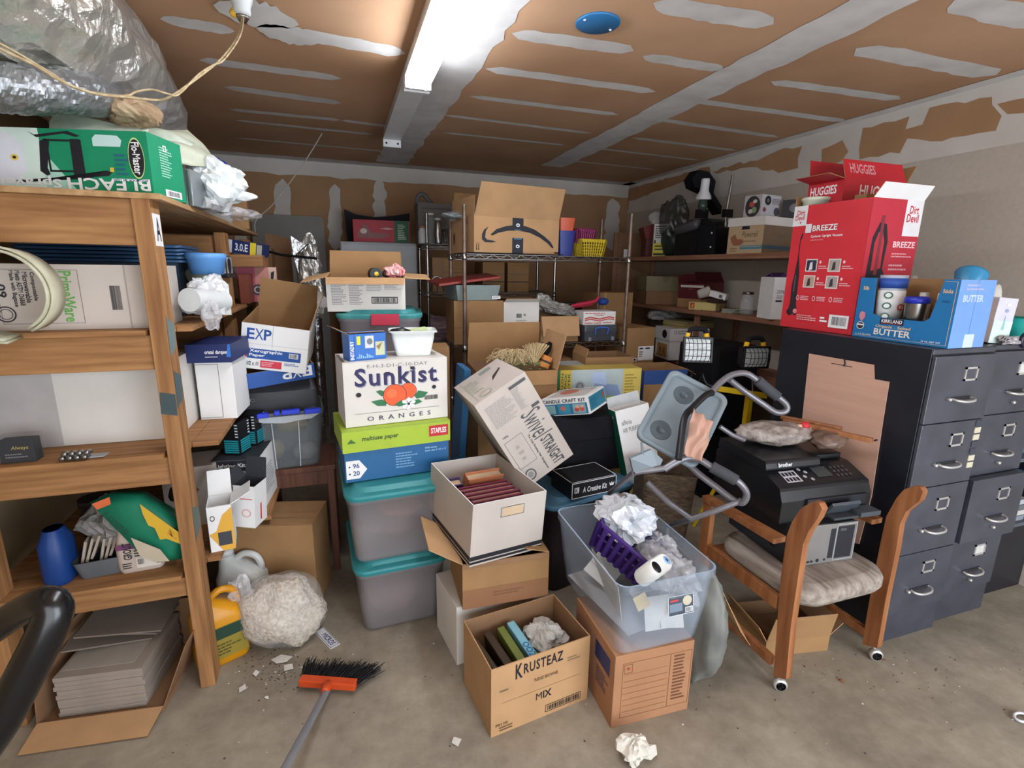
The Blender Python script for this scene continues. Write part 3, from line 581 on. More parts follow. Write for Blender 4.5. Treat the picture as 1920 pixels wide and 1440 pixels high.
b=MB(); b.blob((-.85,2.12,Z4+.16),(.09,.09,.1),mat('dusty_film','#7E7C78',.4,0,.2,14,.7,bscale=25),.35,2.4,40,21,ridge=True); tag(b.build('dusty_plastic_bag'),'dusty grey plastic bag draped over the tile offcuts','bag')
th=thing('grout_bag','white paper grout bag standing on the bottom shelf','bag',(-.755,2.045,Z4),(0,0,5))
b=MB(); b.loft([(0,.13,.08,.02),(.02,.145,.1,.03),(.1,.145,.1,.03),(.16,.125,.07,.03),(.19,.1,.03,.012)],C('#BFB0A5',.7)); b.build('sack',th)
b=MB(); b.deco((V((-.065,-.0505,.02)),V((.13,0,0)),V((0,0,.11)),V((0,-1,0))),[('r',0,.72,.9,.9,C('#6E3A62')),('tu','GROUT',.15,.35,.35,.95,INK),('lines',.4,.4,.7,.68,3,INK,3),('r',.42,.0,.98,.36,C('#D5CBC2')),('bar',.45,.12,.6,.32,INK,3),('lines',.1,.02,.35,.25,3,INK,5)]); b.build('printed_label',th)
FG=C('#17795C',.5)
b=MB(); hull=[(168,942),(205,925),(262,930),(318,965),(348,985),(352,1020),(340,1048),(295,1055),(255,1032),(225,1000),(195,970)]
vs=[]; c=PY(265,990,2.02); P=[PY(x,y,1.99+.05*(x<230)) for x,y in hull]
n=len(P); top=[c+(p-c)*.75+V((0,-.035,0.01)) for p in P]; bk=[c+(p-c)*.9+V((0,.07,0)) for p in P]
b.add(P+top+bk+[c+V((0,-.045,.01)),c+V((0,.08,0))],[(i,(i+1)%n,n+(i+1)%n,n+i) for i in range(n)]+[(n+i,n+(i+1)%n,3*n) for i in range(n)]+[((i+1)%n,i,2*n+i,2*n+(i+1)%n) for i in range(n)]+[(2*n+(i+1)%n,2*n+i,3*n+1) for i in range(n)],FG,True)
Fp=lambda x,y:PY(x,y,1.938)
th=thing('mortar_bag','green and yellow mortar bag flopped over the grout bag','bag',(0,0,0)); b.build('sack',th)
b=MB()
for pts,m in(([(172,945),(205,932),(208,945),(182,956)],C('#C8643A')),([(262,945),(335,998),(338,1020),(312,1010),(300,1012),(290,990),(278,985),(268,965)],C('#C9A22E')),([(318,990),(334,1002),(330,1012),(314,1000)],C('#C85A34')),([(245,1008),(300,1030),(318,1052),(290,1054),(262,1042)],C('#B5A993'))): 
    q=[Fp(*z) for z in pts]; b.add(q,[tuple(range(len(q)))],m)
O=Fp(192,965); U=Fp(236,1003)-O; W=(Fp(212,948)-O); b.deco((O,U*1.0,W*.62,V((0,-1,0))),[('t','FLEXBOND',.0,.0,1,.6,C('#0A4036'))]); b.build('printed_panel',th)
b=MB(); b.blob((-.63,2.15,Z4+.23),(.05,.05,.035),C('#241C1A'),.3,3,20,3); tag(b.build('dark_tape_roll'),'dark crumpled roll tucked behind the mortar bag','roll')
closed_box('wood_scrap','white carton at the back of the bottom shelf','box',(-.66,2.42,Z4),rot(5),(.2,.2,.27),OW)
# ---- on the floor under the unit
th=open_box('tile_carton','open brown carton full of stacked tiles on the floor under the shelving','box',(-.875,2.06,0),rot(-7),(.4,.36,.02),KD,KD,{},{'F':(98,.11,K,KL),'R':(22,.26),'L':(-4,.24),'B':(0,.2)})
for i in range(9):
    b=MB(); b.box((-.14+.003*(i%2),-.155,0),(.14,.155,.0175),mat('tile_stack','#978C81',.7,0,.1,8))
    if i==8: b.box((-.13,-.12,.0176),(.1,.15,.019),C('#A39B90'))
    tag(b.build('floor_tile',loc=(-.885+.002*(i%3),2.065,.006+.0182*i),rot=rot(-7+.8*(i%2)),bev=.0015),'greyish beige floor tile in the open brown carton under the shelving','tile','tiles stacked in the floor carton')
b=MB(); 
for k,(x_,y_,a_) in enumerate(((-.9,2.1,4),(-.85,2.12,-10),(-.84,2.08,-3))): b.box((-.14,-.11,0),(.14,.13,.006),C('#7D7268',.8),Matrix.Translation(V((x_-.02,y_+.05,.183+.026*k)))@Matrix.Rotation(R(a_),4,'Z')@Matrix.Rotation(R(5),4,'Y'))
tag(b.build('cement_board_sheets'),'loose grey board sheets lying on top of the stacked tiles','board')
def jug(name,label,loc,rotz,c,s=1,lab=None,cap=None):
    th=thing(name,label,'jug',loc,(0,0,rotz)); m=C(c,.38); b=MB()
    b.loft([(0,.15*s,.1*s,.03),(.012*s,.165*s,.115*s,.035*s),(.17*s,.165*s,.115*s,.035*s),(.2*s,.13*s,.1*s,.04*s,-.01*s,0),(.235*s,.06*s,.06*s,.03*s,-.045*s,0),(.25*s,.045*s,.045*s,.02*s,-.05*s,0)],m); b.build('bottle',th)
    b=MB(); b.tube([(-.03*s,0,.22*s),(.01*s,0,.25*s),(.05*s,0,.238*s),(.066*s,0,.2*s),(.058*s,0,.17*s)],.0125*s,m,10,4); b.build('handle',th)
    b=MB(); b.lathe([(.026*s,.25*s),(.026*s,.275*s),(0,.275*s)],C(cap or c,.4),(-.05*s,0,0)); b.build('cap',th)
    if lab: b=MB(); b.deco((V((-.07*s,-.0585*s,.03*s)),V((.14*s,0,0)),V((0,0,.12*s)),V((0,-1,0))),lab); b.build('label_panel',th)
    return th
jug('yellow_jug','large yellow plastic jug with a dark label behind the front pine post',(-.555,2.1,0),25,'#C4860F',1.2,[('r',0,.0,1,1,C('#8A7A2C')),('r',0,.62,1,.98,C('#1F3B2C')),('lines',.1,.1,.9,.5,4,C('#4A4420'),3)])
jug('white_jug','white plastic jug with a moulded handle behind the yellow jug',(-.5,2.36,0),-10,'#C9CCC8',1.25)
# bag of white granules
th=thing('granule_bag','clear bag of coarse white granules slumped on the floor','bag',(-.315,2.13,0))
G_=mat('white_granules','#A89A88',.85,0,.2,70,1,hex2='#D2C8BA',bscale=90,bdist=.01)
b=MB(); b.blob((0,0,.145),(.17,.13,.14),G_,.22,1.4,44,31,flat=.012,T=Matrix.Rotation(R(22),4,'Y')); b.build('granules',th)
b=MB(); b.blob((0,0,.148),(.182,.142,.152),clear('wrap_film','#F2F0EC',.16,.08,.6,12),.1,1.8,60,32,flat=.003,ridge=True,T=Matrix.Rotation(R(22),4,'Y')); b.blob((-.15,0,.24),(.05,.04,.07),FILM,.5,3,30,33,ridge=True); b.build('film_wrap',th)
open_box_=closed_box('plain_brown_carton','tall plain brown carton standing on the floor left of the table','box',(-.345,2.47,0),rot(-14),(.39,.24,.44),K,{'T':[('tr','Chapman',.45,.2,.85,.32,C('#8A6647')),('r',0,.49,1,.51,C('#93704F'))],'F':[('r',.0,.985,1,1,C('#7F5D40'))]})
b=MB(); b.box((-.04,-.004,0),(.04,.004,.003),WHT); F=(V((-.075,-.022,.0045)),V((.15,0,0)),V((0,.044,0)),V((0,0,1))); b=MB(); b.box((-.075,-.022,0),(.075,.022,.004),WHT); b.deco(F,[('t','MICROS',.3,.2,.9,.8,NAVY),('fr',.02,.05,.98,.95,.002,NAVY)])
p=PZ(613,1197,.0); tag(b.build('sign_strip',loc=(p.x,p.y,.001),rot=(0,0,-62)),'small white sign strip with dark blue capitals lying on the floor','sign')
# ================================================================ STOOL STACK
WALN=mat('dark_brown_wood','#4A2A1E',.5,0,.2,3,.05,sx=(12,12,1),hex2='#6B4230')
th=thing('side_table','dark brown wooden side table carrying the blue-latched bin','table',(-.25,2.78,0),(0,0,0))
b=MB(); b.box((-.175,-.175,.575),(.175,.175,.602),WALN); b.build('tabletop',th,bev=.003)
for sx in(-1,1):
    for sy in(-1,1): b=MB(); b.box((sx*.15-.018,sy*.155-.018,0),(sx*.15+.018,sy*.155+.018,.575),WALN); b.build('leg',th,bev=.003)
for yy in(-.165,.145): b=MB(); b.box((-.132,yy,.50),(.132,yy+.02,.575),WALN); b.build('apron',th)
th=tub('clear_storage_bin','frosted clear bin with blue latches full of bagged things on the side table','storage bin',(-.309,2.75,.604),(0,0,6),(.365,.34,.30),clear('bin_clear','#8E979D',.3,.3),None,.82,r=.04)
BLU=C('#2038C8',.4)
for x0,x1,dz in((-.17,-.07,0),(-.045,-.02,.006),(-.012,.07,.006),(.09,.165,0)):
    b=MB(); b.box((x0,-.19,.287+dz),(x1,-.158,.309+dz),BLU); b.build('latch',th,bev=.003)
b=MB()
for sx in(-.06,.06): b.bar((sx,-.17,.25),(sx*.9,-.149,.01),.004,.002,C('#C9CFD2',.4))
b.prism([(-.16,-.181,.285),(.16,-.181,.285),(.12,-.181,.262),(.06,-.181,.258),(0,-.181,.25),(-.06,-.181,.256),(-.1,-.181,.262)],(0,.006,0),clear('rim_clear','#C9CFD4',.6,.25)); b.build('handle_lip',th)
for c_,r_,m_,sd,lb in(((-.065,-.05,.08),(.06,.05,.055),'#A58F55',41,'yellow bagged bundle at the lower left inside the frosted bin'),((.03,-.02,.2),(.085,.06,.045),'#A3915F',42,'yellowish bundle in the middle of the frosted bin'),((.09,-.04,.05),(.06,.05,.045),'#8B8A84',43,'grey tangled bundle at the lower right of the frosted bin')):
    b=MB(); b.blob(c_,r_,mat('bundle_'+m_[1:],m_,.6,0,.2,14,.3),.2,3,28,sd,flat=.018); o=b.build('bagged_bundle',loc=(-.309,2.75,.604)); tag(o,lb,'bundle')
CASE=mat('grey_case','#38393D',.5,0,.08,30,.1)
th=thing('grey_machine_case','dark grey plastic carrying case lying on the frosted bin','case',(-.319,2.77,.907),(0,0,6))
b=MB(); b.loft([(0,.325,.25,.015),(.045,.335,.26,.02),(.09,.33,.255,.02),(.15,.29,.19,.02,0,.03)],CASE); b.build('shell',th,bev=.002)
b=MB(); b.box((-.15,-.134,.05),(-.115,-.125,.068),BLK); b.deco((V((-.15,-.1345,.05)),V((.035,0,0)),V((0,0,.018)),V((0,-1,0))),[('fr',.05,.1,.95,.9,.0015,C('#8A8A8C')),('c',.4,.5,.1,.2,C('#9A9A9C'))]); b.build('latch',th)
b=MB(); T=Matrix.Translation(V((.09,-.085,.122)))@Matrix.Rotation(R(52),4,'X'); b.box((-.025,-.014,0),(.025,.014,.003),DRK,T); b.build('badge',th)
EXPB='#1D4C94'
def exp_logo(u0,v0,u1,v1,m,k='t',m2=None):
    du=(u1-u0)/3.2; return [(k,'E',u0,v0,u0+du,v1,m),(k,'X',u0+du*1.05,v0,u0+du*2.15,v1,m2 or m,0),(k,'P',u0+du*2.2,v0,u1,v1,m)]
open_box('paper_box_lid','upturned blue paper-carton lid under the tilted white paper carton','box lid',(-.328,2.725,1.062),(4,-4.6,17),(.30,.30,.073),C(EXPB,.5),K,{'F':[('tr','E',.8,.2,.96,.9,WHT),('tr','X',.65,.2,.79,.9,WHT,0),('tr','P',.5,.2,.64,.9,WHT)]})
open_box('paper_carton','tilted open white paper carton with blue and red print','box',(-.311,2.76,1.14),(6.7,9.2,-1.6),(.285,.40,.215),WB2,K,
 {'F':exp_logo(.08,.66,.44,.9,C(EXPB))+[('r',.455,.5,.46,1,C('#8F8A86')),('r',0,.56,1,.565,C('#A8A4A0')),('r',.1,.24,.9,.46,C(EXPB)),('r',.06,.26,.1,.46,C('#C03A48')),('t','Xerographic',.13,.36,.62,.45,WHT),('t','Paper',.13,.27,.36,.35,WHT),('r',.72,.32,.86,.43,WB2),('bar',.73,.33,.85,.42,INK,7),('r',.3,.05,.62,.21,C('#C8364A')),('lines',.32,.08,.5,.19,3,C('#E5B0B4'),2),('t','8 1/2 x 11',.05,.08,.27,.17,INK),('lines',.66,.14,.9,.21,2,C(EXPB),4)],
  'R':[('r',.2,.4,.8,.8,C('#CFCBC6'))]},{'B':(-6,.15,K,K),'R':(12,.16,WB,K)})
# ================================================================ TEAL LID TUB STACKS
GREYB=clear('tub_frosted','#A39C9E',.42,.35)
def filled(th_loc,rotz,items,grp=None):
    for n_,lb,cat,c_,r_,hx,sd in items:
        b=MB(); b.blob(c_,r_,mat('fill_'+hx[1:],hx,.8,0,.15,10,.2),.18,2.4,26,sd,flat=.02); tag(b.build(n_,loc=th_loc,rot=(0,0,rotz)),lb,cat)
tub('teal_lid_tub','lower of the two front frosted tubs with teal lids, standing on the floor','storage tub',(.18,2.29,0),(0,0,3),(.40,.52,.345),GREYB,TEAL,.88)
filled((.18,2.29,0),3,[('folded_clothes','pinkish clothes inside the lower front teal-lidded tub','clothes',(-.03,-.05,.14),(.14,.17,.13),'#8E6E6C',51)])
tub('teal_lid_tub','upper of the two front frosted tubs with teal lids, under the blue paper carton','storage tub',(.17,2.29,.347),(0,0,3),(.415,.52,.345),GREYB,TEAL,.88)
filled((.17,2.29,.347),3,[('orange_toy','orange shape seen through the upper front teal-lidded tub','toy',(.03,-.1,.19),(.1,.09,.04),'#C07A45',52),('folded_clothes','grey-brown clothes inside the upper front teal-lidded tub','clothes',(0,.02,.1),(.14,.17,.09),'#7A6660',53)])
BL2=C('#1F5B8C',.5)
closed_box('blue_paper_box','blue paper carton with a white arrow printed 96 and 20','box',(.19,2.295,.697),(0,0,5),(.455,.30,.138),BL2,
 {'F':[('p',[(.01,.1),(.13,.1),(.2,.38),(.13,.7),(.01,.7)],WB2),('t','96',.07,.44,.13,.6,NAVY),('t','20',.07,.2,.13,.36,NAVY),('c',.04,.5,.008,.03,NAVY),('c',.04,.27,.008,.03,NAVY),('lines',.47,.25,.7,.8,6,C('#6F9CC2'),3),('t','5000 sheets',.76,.8,.88,.86,C('#9FC0DC')),('t','letter size 8 1/2 x 11',.76,.7,.97,.76,C('#9FC0DC'))]},bev=.002)
closed_box('lime_paper_lid','lime green paper-carton lid on the blue paper carton','box lid',(.186,2.29,.8365),(0,0,6.5),(.468,.32,.096),C('#9DB52C',.5),
 {'F':[('p',[(.04,.42),(.075,.62),(.12,.42)],C('#3B6B2B')),('t','multiuse paper',.17,.42,.5,.68,C('#26421C'),1,.12),('r',.79,.3,.98,.82,C('#B7222B')),('t','STAPLES',.81,.44,.96,.7,WHT),('r',.0,.95,1,1,C('#8CA53A'))]})
ORG=C('#D8582B',.6); LEAF=C('#2C6B44',.6); PUR=C('#27224F',.6)
closed_box('orange_fruit_box','white orange-fruit carton with two printed oranges on the lime lid','box',(.198,2.30,.9345),(0,0,6.8),(.448,.25,.278),WB,
 {'F':[('t','E-H-3-D1-C-10-DAY',.22,.9,.8,.955,C('#6E6A6A'),0),('ts','Sunkist',.108,.605,.918,.892,C('#8F8FA0')),('ts','Sunkist',.1,.62,.91,.905,PUR),
   ('p',[(.29,.53),(.33,.55),(.4,.5),(.4,.44),(.34,.45)],LEAF),('p',[(.24,.38),(.34,.4),(.39,.36),(.38,.29),(.3,.3)],LEAF),('p',[(.66,.41),(.7,.49),(.8,.45),(.75,.37),(.68,.36)],LEAF),
   ('c',.6,.5,.085,.13,INK),('c',.6,.5,.081,.125,ORG),('c',.47,.45,.115,.175,INK),('c',.47,.45,.11,.168,ORG),('c',.44,.48,.05,.07,C('#E06B3A')),
   ('p',[(.46,.3),(.53,.36),(.6,.32),(.58,.27),(.5,.26)],LEAF),('p',[(.6,.32),(.7,.35),(.74,.3),(.66,.26)],LEAF)]+
   [('p',[(.6,.29),(.6+.055*math.cos(a)-.02*math.sin(a),.29+.08*math.sin(a)+.03*math.cos(a)),(.6+.075*math.cos(a),.29+.11*math.sin(a)),(.6+.055*math.cos(a)+.02*math.sin(a),.29+.08*math.sin(a)-.03*math.cos(a))],WHT) for a in (.3,1.5,2.6,3.7,4.7,5.7)]+
   [('c',.6,.29,.014,.02,INK),('c',.13,.5,.025,.035,INK),('c',.86,.53,.022,.032,INK),('c',.64,.86,.014,.02,INK),('r',.09,.2,.91,.204,INK),('ts','O R A N G E S',.2,.075,.82,.145,PUR,0),('bar',.76,.33,.9,.4,C('#3A3A3A'),8)],
  'T':[('r',0,.1,.03,.9,C('#6F6358')),('r',0,.48,1,.5,C('#B5AFA8'))]},bev=.004)
open_box('blue_applicator_box','small blue carton with yellow tab standing open on the orange-fruit carton','box',(.085,2.245,1.2135),(0,0,18),(.16,.085,.112),C('#1B62B4',.4),K,
 {'F':[('tu','INSTADRY',.02,.05,.12,.75,WHT),('r',.13,0,.15,1,C('#1450A0')),('r',.2,.6,.3,.92,C('#D9D23A')),('r',.42,.45,.66,.92,C('#C9CCCB')),('c',.55,.7,.08,.12,C('#6F777B')),('r',.7,.15,.96,.68,C('#B8BC9A')),('p',[(.72,.5),(.9,.65),(.8,.35)],C('#8A6F4A'))]+[('r',.2+.05*j,.08,.225+.05*j,.14+.14*((j*7)%4)/4,C('#9CC3E8')) for j in range(9)],'T':[('r',0,0,1,1,C('#2B74C8'))]},{'L':(62,.07,C('#1B62B4'),KD),'B':(-85,.08,C('#2B6FC0'),K)})
th=thing('white_parts_bin','small white plastic bin with papers on the right end of the orange-fruit carton','bin',(.30,2.31,1.2135),(0,0,-4))
b=MB(); b.loft([(0,.15,.1,.015),(.08,.185,.125,.018),(.105,.19,.13,.018),(.106,.212,.15,.02),(.114,.212,.15,.02)],C('#DCE0DE',.35),cap1=False); b.loft([(.114,.2,.14,.018),(.09,.18,.12,.018),(.006,.145,.095,.015)],C('#DCE0DE',.35),False,True); b.build('bin',th)
b=MB(); b.box((-.02,-.04,.05),(.08,.05,.11),C('#C8D6A0'),Matrix.Rotation(R(-8),4,'Y')); tag(b.build('paper_pad',loc=(.30,2.31,1.2135)),'pale green paper pad sticking out of the small white bin','paper')
b=MB(); b.blob((-.055,-.02,.105),(.05,.03,.018),BLK,.3,3,20,3); tag(b.build('black_tool_handle',loc=(.30,2.31,1.2135)),'black handle lying over the left rim of the small white bin','tool')
# rear column
tub('teal_base_tub','bottom tub of the rear column with a teal body edge','storage tub',(.2,2.86,0),(0,0,-8),(.44,.42,.345),mat('teal_body','#2F6F74',.45),None,.88)
tub('beige_tub','beige tub standing on the teal tub in the rear column','storage tub',(.2,2.86,.347),(0,0,-8),(.45,.42,.335),mat('beige_plastic','#8C8172',.5),None,.86,rimm=C('#B4A994'))
tub('red_tub','dark red tub below the pink-latched clear tub','storage tub',(.205,2.86,.684),(0,0,-6),(.42,.40,.30),mat('red_plastic','#8F1F2E',.35),None,.84)
tub('latched_tub','clear tub with teal lid and a pink front latch under the open flapped carton','storage tub',(.205,2.86,.986),(0,0,-7),(.42,.42,.40),clear('tub_clear2','#A9A3A8',.5,.3),mat('teal_lid_dusty','#2C7B80',.5,0,.3,9,hex2='#4FA09E'),.86,latch=(C('#B83048'),(.03,)),r=.07)
b=MB(); b.blob((0,0,.17),(.15,.15,.14),mat('pink_cloth','#8D5B66',.8,0,.1,8,.2),.15,2,26,60,flat=.02); tag(b.build('pink_cloth',loc=(.205,2.86,.986)),'pinkish cloth inside the pink-latched clear tub','cloth')
th=open_box('flapped_white_carton','open white carton with brown flaps spread wide on the pink-latched tub','box',(.135,2.83,1.388),(5,0,-4),(.385,.25,.17),WB,K,
 {'F':[('lines',.06,.2,.25,.85,14,C('#7D7A80'),3),('lines',.28,.2,.48,.9,14,C('#7D7A80'),4),('lines',.5,.6,.7,.95,7,C('#8A878C'),5),('lines',.73,.65,.96,.9,6,C('#8A878C'),6),('fr',.56,.24,.9,.44,.004,INK),('bar',.58,.27,.88,.41,INK,9)],
  'L':[('r',.3,.72,1,.98,C('#9E2A34')),('r',.4,.2,.9,.6,C('#5A4038')),('r',.85,.48,.98,.56,INK)]},{'L':(103,.12,KL,KL),'R':(93,.13,KL,KL),'F':(104,.09,KL,KL),'B':(4,.115,KL,K)},rim=KL)
b=MB(); b.tube([(0,-.02,0),(0,.02,0)],.032,BLK,20); b.lathe([(.012,0),(.012,.003),(0,.003)],C('#C9B23A'),T=Matrix.Translation(V((0,-.021,0)))@Matrix.Rotation(R(90),4,'X')); tag(b.build('black_tape_roll',loc=(.175,2.76,1.565),rot=(0,0,15)),'black tape roll with a yellow core in the open flapped carton','tape roll')
b=MB(); b.blob((.235,2.8,1.565),(.022,.02,.02),C('#3A2226'),.2,3,18,8); tag(b.build('dark_spool'),'small dark spool between the tape roll and the red bag','spool')
b=MB(); b.blob((.28,2.79,1.575),(.045,.035,.035),mat('red_white_bag','#C22F3A',.4,0,.3,30,.3,hex2='#D9C2BE',sx=(3,1,1)),.4,3,26,66,ridge=True); tag(b.build('red_striped_bag'),'crumpled red and white striped bag in the open flapped carton','bag')
# ================================================================ BACK OF THE ROOM, LEFT
b=MB(); p0=PY(490,405,5.5);p1=PY(612,500,5.5); b.loft([(0,p1.x-p0.x+.1,2.1,.05),(.04,p1.x-p0.x+.1,2.1,.05)],C('#83817C',.5),T=Matrix.Translation(V(((p0.x+p1.x)/2-.05,5.5,1.03)))@Matrix.Rotation(R(84),4,'X'),cap0=True)
tag(b.build('folding_table'),'pale grey folding table top leaning against the back wall','folding table')
b=MB(); q=[PY(497,437,4.3),PY(543,447,4.3),PY(556,560,4.3),PY(500,600,4.3)]; q[3].z=q[2].z=.0; b.prism(q,(0,.02,0),KD); tag(b.build('brown_board'),'tall brown cardboard sheet standing beyond the end of the shelving','cardboard')
b=MB(); q=[PY(x,y,4.05) for x,y in((545,442),(575,462),(598,500),(600,560),(585,545),(562,520),(550,480))]; b.prism(q,(0,.03,0),FOIL); b.tube([V((PY(590,575,4.1).x,4.12,0)),PY(590,575,4.1)],.05,FOIL,16); b.blob(tuple(PY(578,500,4.08)),(.09,.06,.2),mat('crinkled_foil','#fff'),.3,4,40,71,ridge=True); b.blob(tuple(PY(590,560,4.08)),(.07,.05,.16),mat('crinkled_foil','#fff'),.3,4,36,72,ridge=True)
tag(b.build('foil_wrap'),'crumpled silver foil wrap hanging beyond the open flapped carton','foil')
b=MB(); b.tube([V((-.55,3.78,1.70)),PY(505,472,3.95),PY(528,478,3.95),PY(560,481,3.95),PY(595,485,3.95)],.009,BLKM,8,3); b.tube([PY(553,480,3.95),PY(577,458,3.95)],.004,BLKM,6); tag(b.build('black_rod'),'thin black rod across the silver foil wrap','rod')
b=MB(); b.box((-.18,-.2,0),(.18,.2,.02),WB2); tag(b.build('white_sheet',loc=tuple(PY(560,560,3.6)),rot=(10,6,20)),'white board lying behind the tilted paper carton','board')
closed_box('brown_back_box','brown carton in the far bay beside the brown cardboard sheet','box',(PY(488,500,4.15).x,4.17,0),(0,0,0),(.18,.2,PY(488,465,4.15).z),K)
th=thing('white_cabinet','tall pale cabinet against the back wall carrying the red kit box','cabinet',(.36,5.15,0))
b=MB(); b.box((-.34,-.25,0),(.34,.25,1.82),C('#A3A6A8',.5)); b.build('body',th,bev=.01)
b=MB(); b.box((-.33,-.262,.02),(.33,-.251,1.80),C('#A8ABAD',.5)); b.build('door',th,bev=.004)
p=PY(662,415,5.0);q=PY(770,453,5.0)
closed_box('model_plane_box','red and green boxed model aeroplane kit on the pale cabinet','box',((p.x+q.x)/2,5.08,1.822),(0,0,-3),(q.x-p.x,.15,.2),C('#A61E30',.5),
 {'F':[('r',.72,0,.98,1,C('#1F5A38')),('lines',.78,.15,.93,.85,9,C('#C8D2BE'),3),('p',[(.08,.2),(.5,.2),(.62,.28),(.6,.4),(.3,.45),(.25,.75),(.15,.8),(.2,.5),(.08,.45)],C('#8A5A58')),('c',.18,.5,.06,.12,C('#C9B8B0')),('p',[(.45,.62),(.6,.68),(.72,.62),(.6,.58)],C('#C8A0A0'))]})
b=MB(); vs=[PY(x,y,5.35) for x,y in((645,392),(668,402),(700,407),(735,405),(768,400),(768,455),(652,455))]; b.prism(vs,(0,.1,0),C('#1D1F26',.8)); tag(b.build('black_cushion',bev=.015),'black cushion standing behind the red model kit box','cushion')
# ================================================================ WIRE RACKS
def rack(name,label,x0,x1,y0,y1,zs,top,ms,mp,zig=.03):
    th=thing(name,label,'wire rack')
    for x in(x0,x1):
        for y in(y0,y1): b=MB(); b.tube([(x,y,0),(x,y,top)],.0135,mp,12); b.lathe([(.015,top),(.012,top+.008),(0,top+.009)],ms,(x,y,0),12); b.build('post',th)
    for z in zs:
        b=MB()
        for zz in(z,z-zig): 
            for y in(y0,y1): b.tube([(x0,y,zz),(x1,y,zz)],.003,ms,6)
            for x in(x0,x1): b.tube([(x,y0,zz),(x,y1,zz)],.003,ms,6)
        n=int((x1-x0)/.05)
        for y in(y0,y1): b.tube([(x0+(x1-x0)*i/n,y,z-zig*(i%2)) for i in range(n+1)],.0025,ms,5)
        n=int((y1-y0)/.05)
        for x in(x0,x1): b.tube([(x,y0+(y1-y0)*i/n,z-zig*(i%2)) for i in range(n+1)],.0025,ms,5)
        for i in range(1,int((x1-x0)/.03)): b.tube([(x0+.03*i,y0,z+.002),(x0+.03*i,y1,z+.002)],.0018,ms,4)
        for x in(x0,x1):
            for y in(y0,y1): b.lathe([(.016,z-zig-.008),(.019,z-zig),(.017,z+.008)],ms,(x,y,0),12)
        b.build('wire_shelf',th)
    return th
xa=PY(801,470,4.5).x; xb=PY(776,470,4.95).x
rack('chrome_wire_rack','chrome wire rack at the back with jars on its top shelf',xa,xa+1.2,4.5,4.95,(1.80,1.385,.93,.3),2.05,STL,STL)
rack('brown_post_wire_rack','rusty-posted wire rack carrying the huge smile-printed carton',.80,2.055,3.4,3.85,(1.695,1.07,.60,.15),2.0,STL,STR)
b=MB(); b.box((.83,3.405,1.7),(1.52,3.84,1.706),BLKM); tag(b.build('black_shelf_liner'),'black liner sheet on the left half of the rusty-posted rack top','shelf liner')
def on2(z): return z+.0045
closed_box('pale_printed_box','pale grey box with a faint emblem at the back of the chrome rack top','box',(xa+.14,4.82,on2(1.8)),(0,0,0),(.36,.2,.36),C('#6F6A66',.7),{'F':[('r',.08,.85,.95,.88,C('#4E4A48')),('c',.6,.55,.12,.12,C('#55504E'))]})
def jar(name,label,x,y,z,r,h,m,lid=None,lm=None,group=None,cat='jar'):
    th=thing(name,label,cat,(x,y,z),group=group); b=MB(); b.lathe([(r*.9,0),(r,.01),(r,h*.75),(r*.75,h*.88),(r*.75,h)],m,seg=18); b.build('jar_body',th)
    b=MB(); b.lathe([(r*.8,h),(r*.8,h+.018),(0,h+.02)],lm or C('#C8CCCC',.3),seg=18); b.build('lid',th)
jar('white_jar','white ceramic jar left on the chrome rack top shelf',xa-.03,4.56,on2(1.8),.035,.13,C('#BFC2C0',.4),lm=C('#9A6A4A'))
jar('steel_canister','tall steel canister on the chrome rack top shelf',xa+.11,4.58,on2(1.8),.035,.2,STL)
jar('glass_bottle','round glass bottle with white cap behind the steel canister',xa+.06,4.7,on2(1.8),.05,.25,GLASS,lm=WHT,cat='bottle')
b=MB()
for i in range(7): b.tube([(xa+.17+.02*i,4.56,on2(1.8)+.003),(xa+.165+.022*i,4.55,on2(1.8)+.13),(xa+.17+.02*i,4.66,on2(1.8)+.13),(xa+.17+.02*i,4.66,on2(1.8)+.003)],.0035,STL,6)
for z in(.02,.12): b.tube([(xa+.16,4.55,on2(1.8)+z),(xa+.31,4.55,on2(1.8)+z),(xa+.31,4.66,on2(1.8)+z),(xa+.16,4.66,on2(1.8)+z)],.0035,STL,6,closed=True)
tag(b.build('chrome_wire_basket'),'small chrome wire basket on the chrome rack top shelf','basket')
b=MB(); b.tube([(xa-.02,5.0,2.1),(xa+.0,4.97,2.24),(xa+.05,4.95,2.26),(xa+.1,4.93,2.2),(xa+.13,4.9,2.17)],.02,C('#6A6A6C',.4),10,4); tag(b.build('grey_hose'),'curved grey hose above the pale printed box','hose')
closed_box('sleeved_brown_box','brown carton with lighter printed panels on the chrome rack middle shelf','box',(xa+.2,4.7,on2(1.385)),(0,0,0),(.3,.3,.3),KD,{'F':[('r',.35,.6,.98,.98,K),('r',.35,.25,.98,.55,K),('lines',.4,.65,.8,.75,2,KD,3),('c',.5,.4,.06,.08,C('#6F5540')),('c',.75,.4,.06,.08,C('#6F5540'))]})
for i,x_ in enumerate((.62,.86)): closed_box('dim_brown_carton',('left of two dim brown cartons seen between the rack shelves','right of two dim brown cartons seen between the rack shelves')[i],'box',(xa+x_,4.72,on2(1.385)),(0,0,0),(.21,.3,.27),K,{'F':[('r',0,.33,1,.36,INK),('r',0,.6,1,.62,C('#6F5540'))]},group='dim cartons on the chrome rack')
b=MB(); b.tube([(xa+.02,4.5,1.39),(xa+.03,4.48,1.5),(xa+.1,4.48,1.52),(xa+.14,4.5,1.4)],.006,STL,8,5); b.tube([(xa+.08,4.5,1.39),(xa+.09,4.48,1.5),(xa+.16,4.49,1.51),(xa+.2,4.5,1.4)],.006,STL,8,5); tag(b.build('chrome_hooks'),'curved chrome hooks in front of the brown carton on the chrome rack','hook')
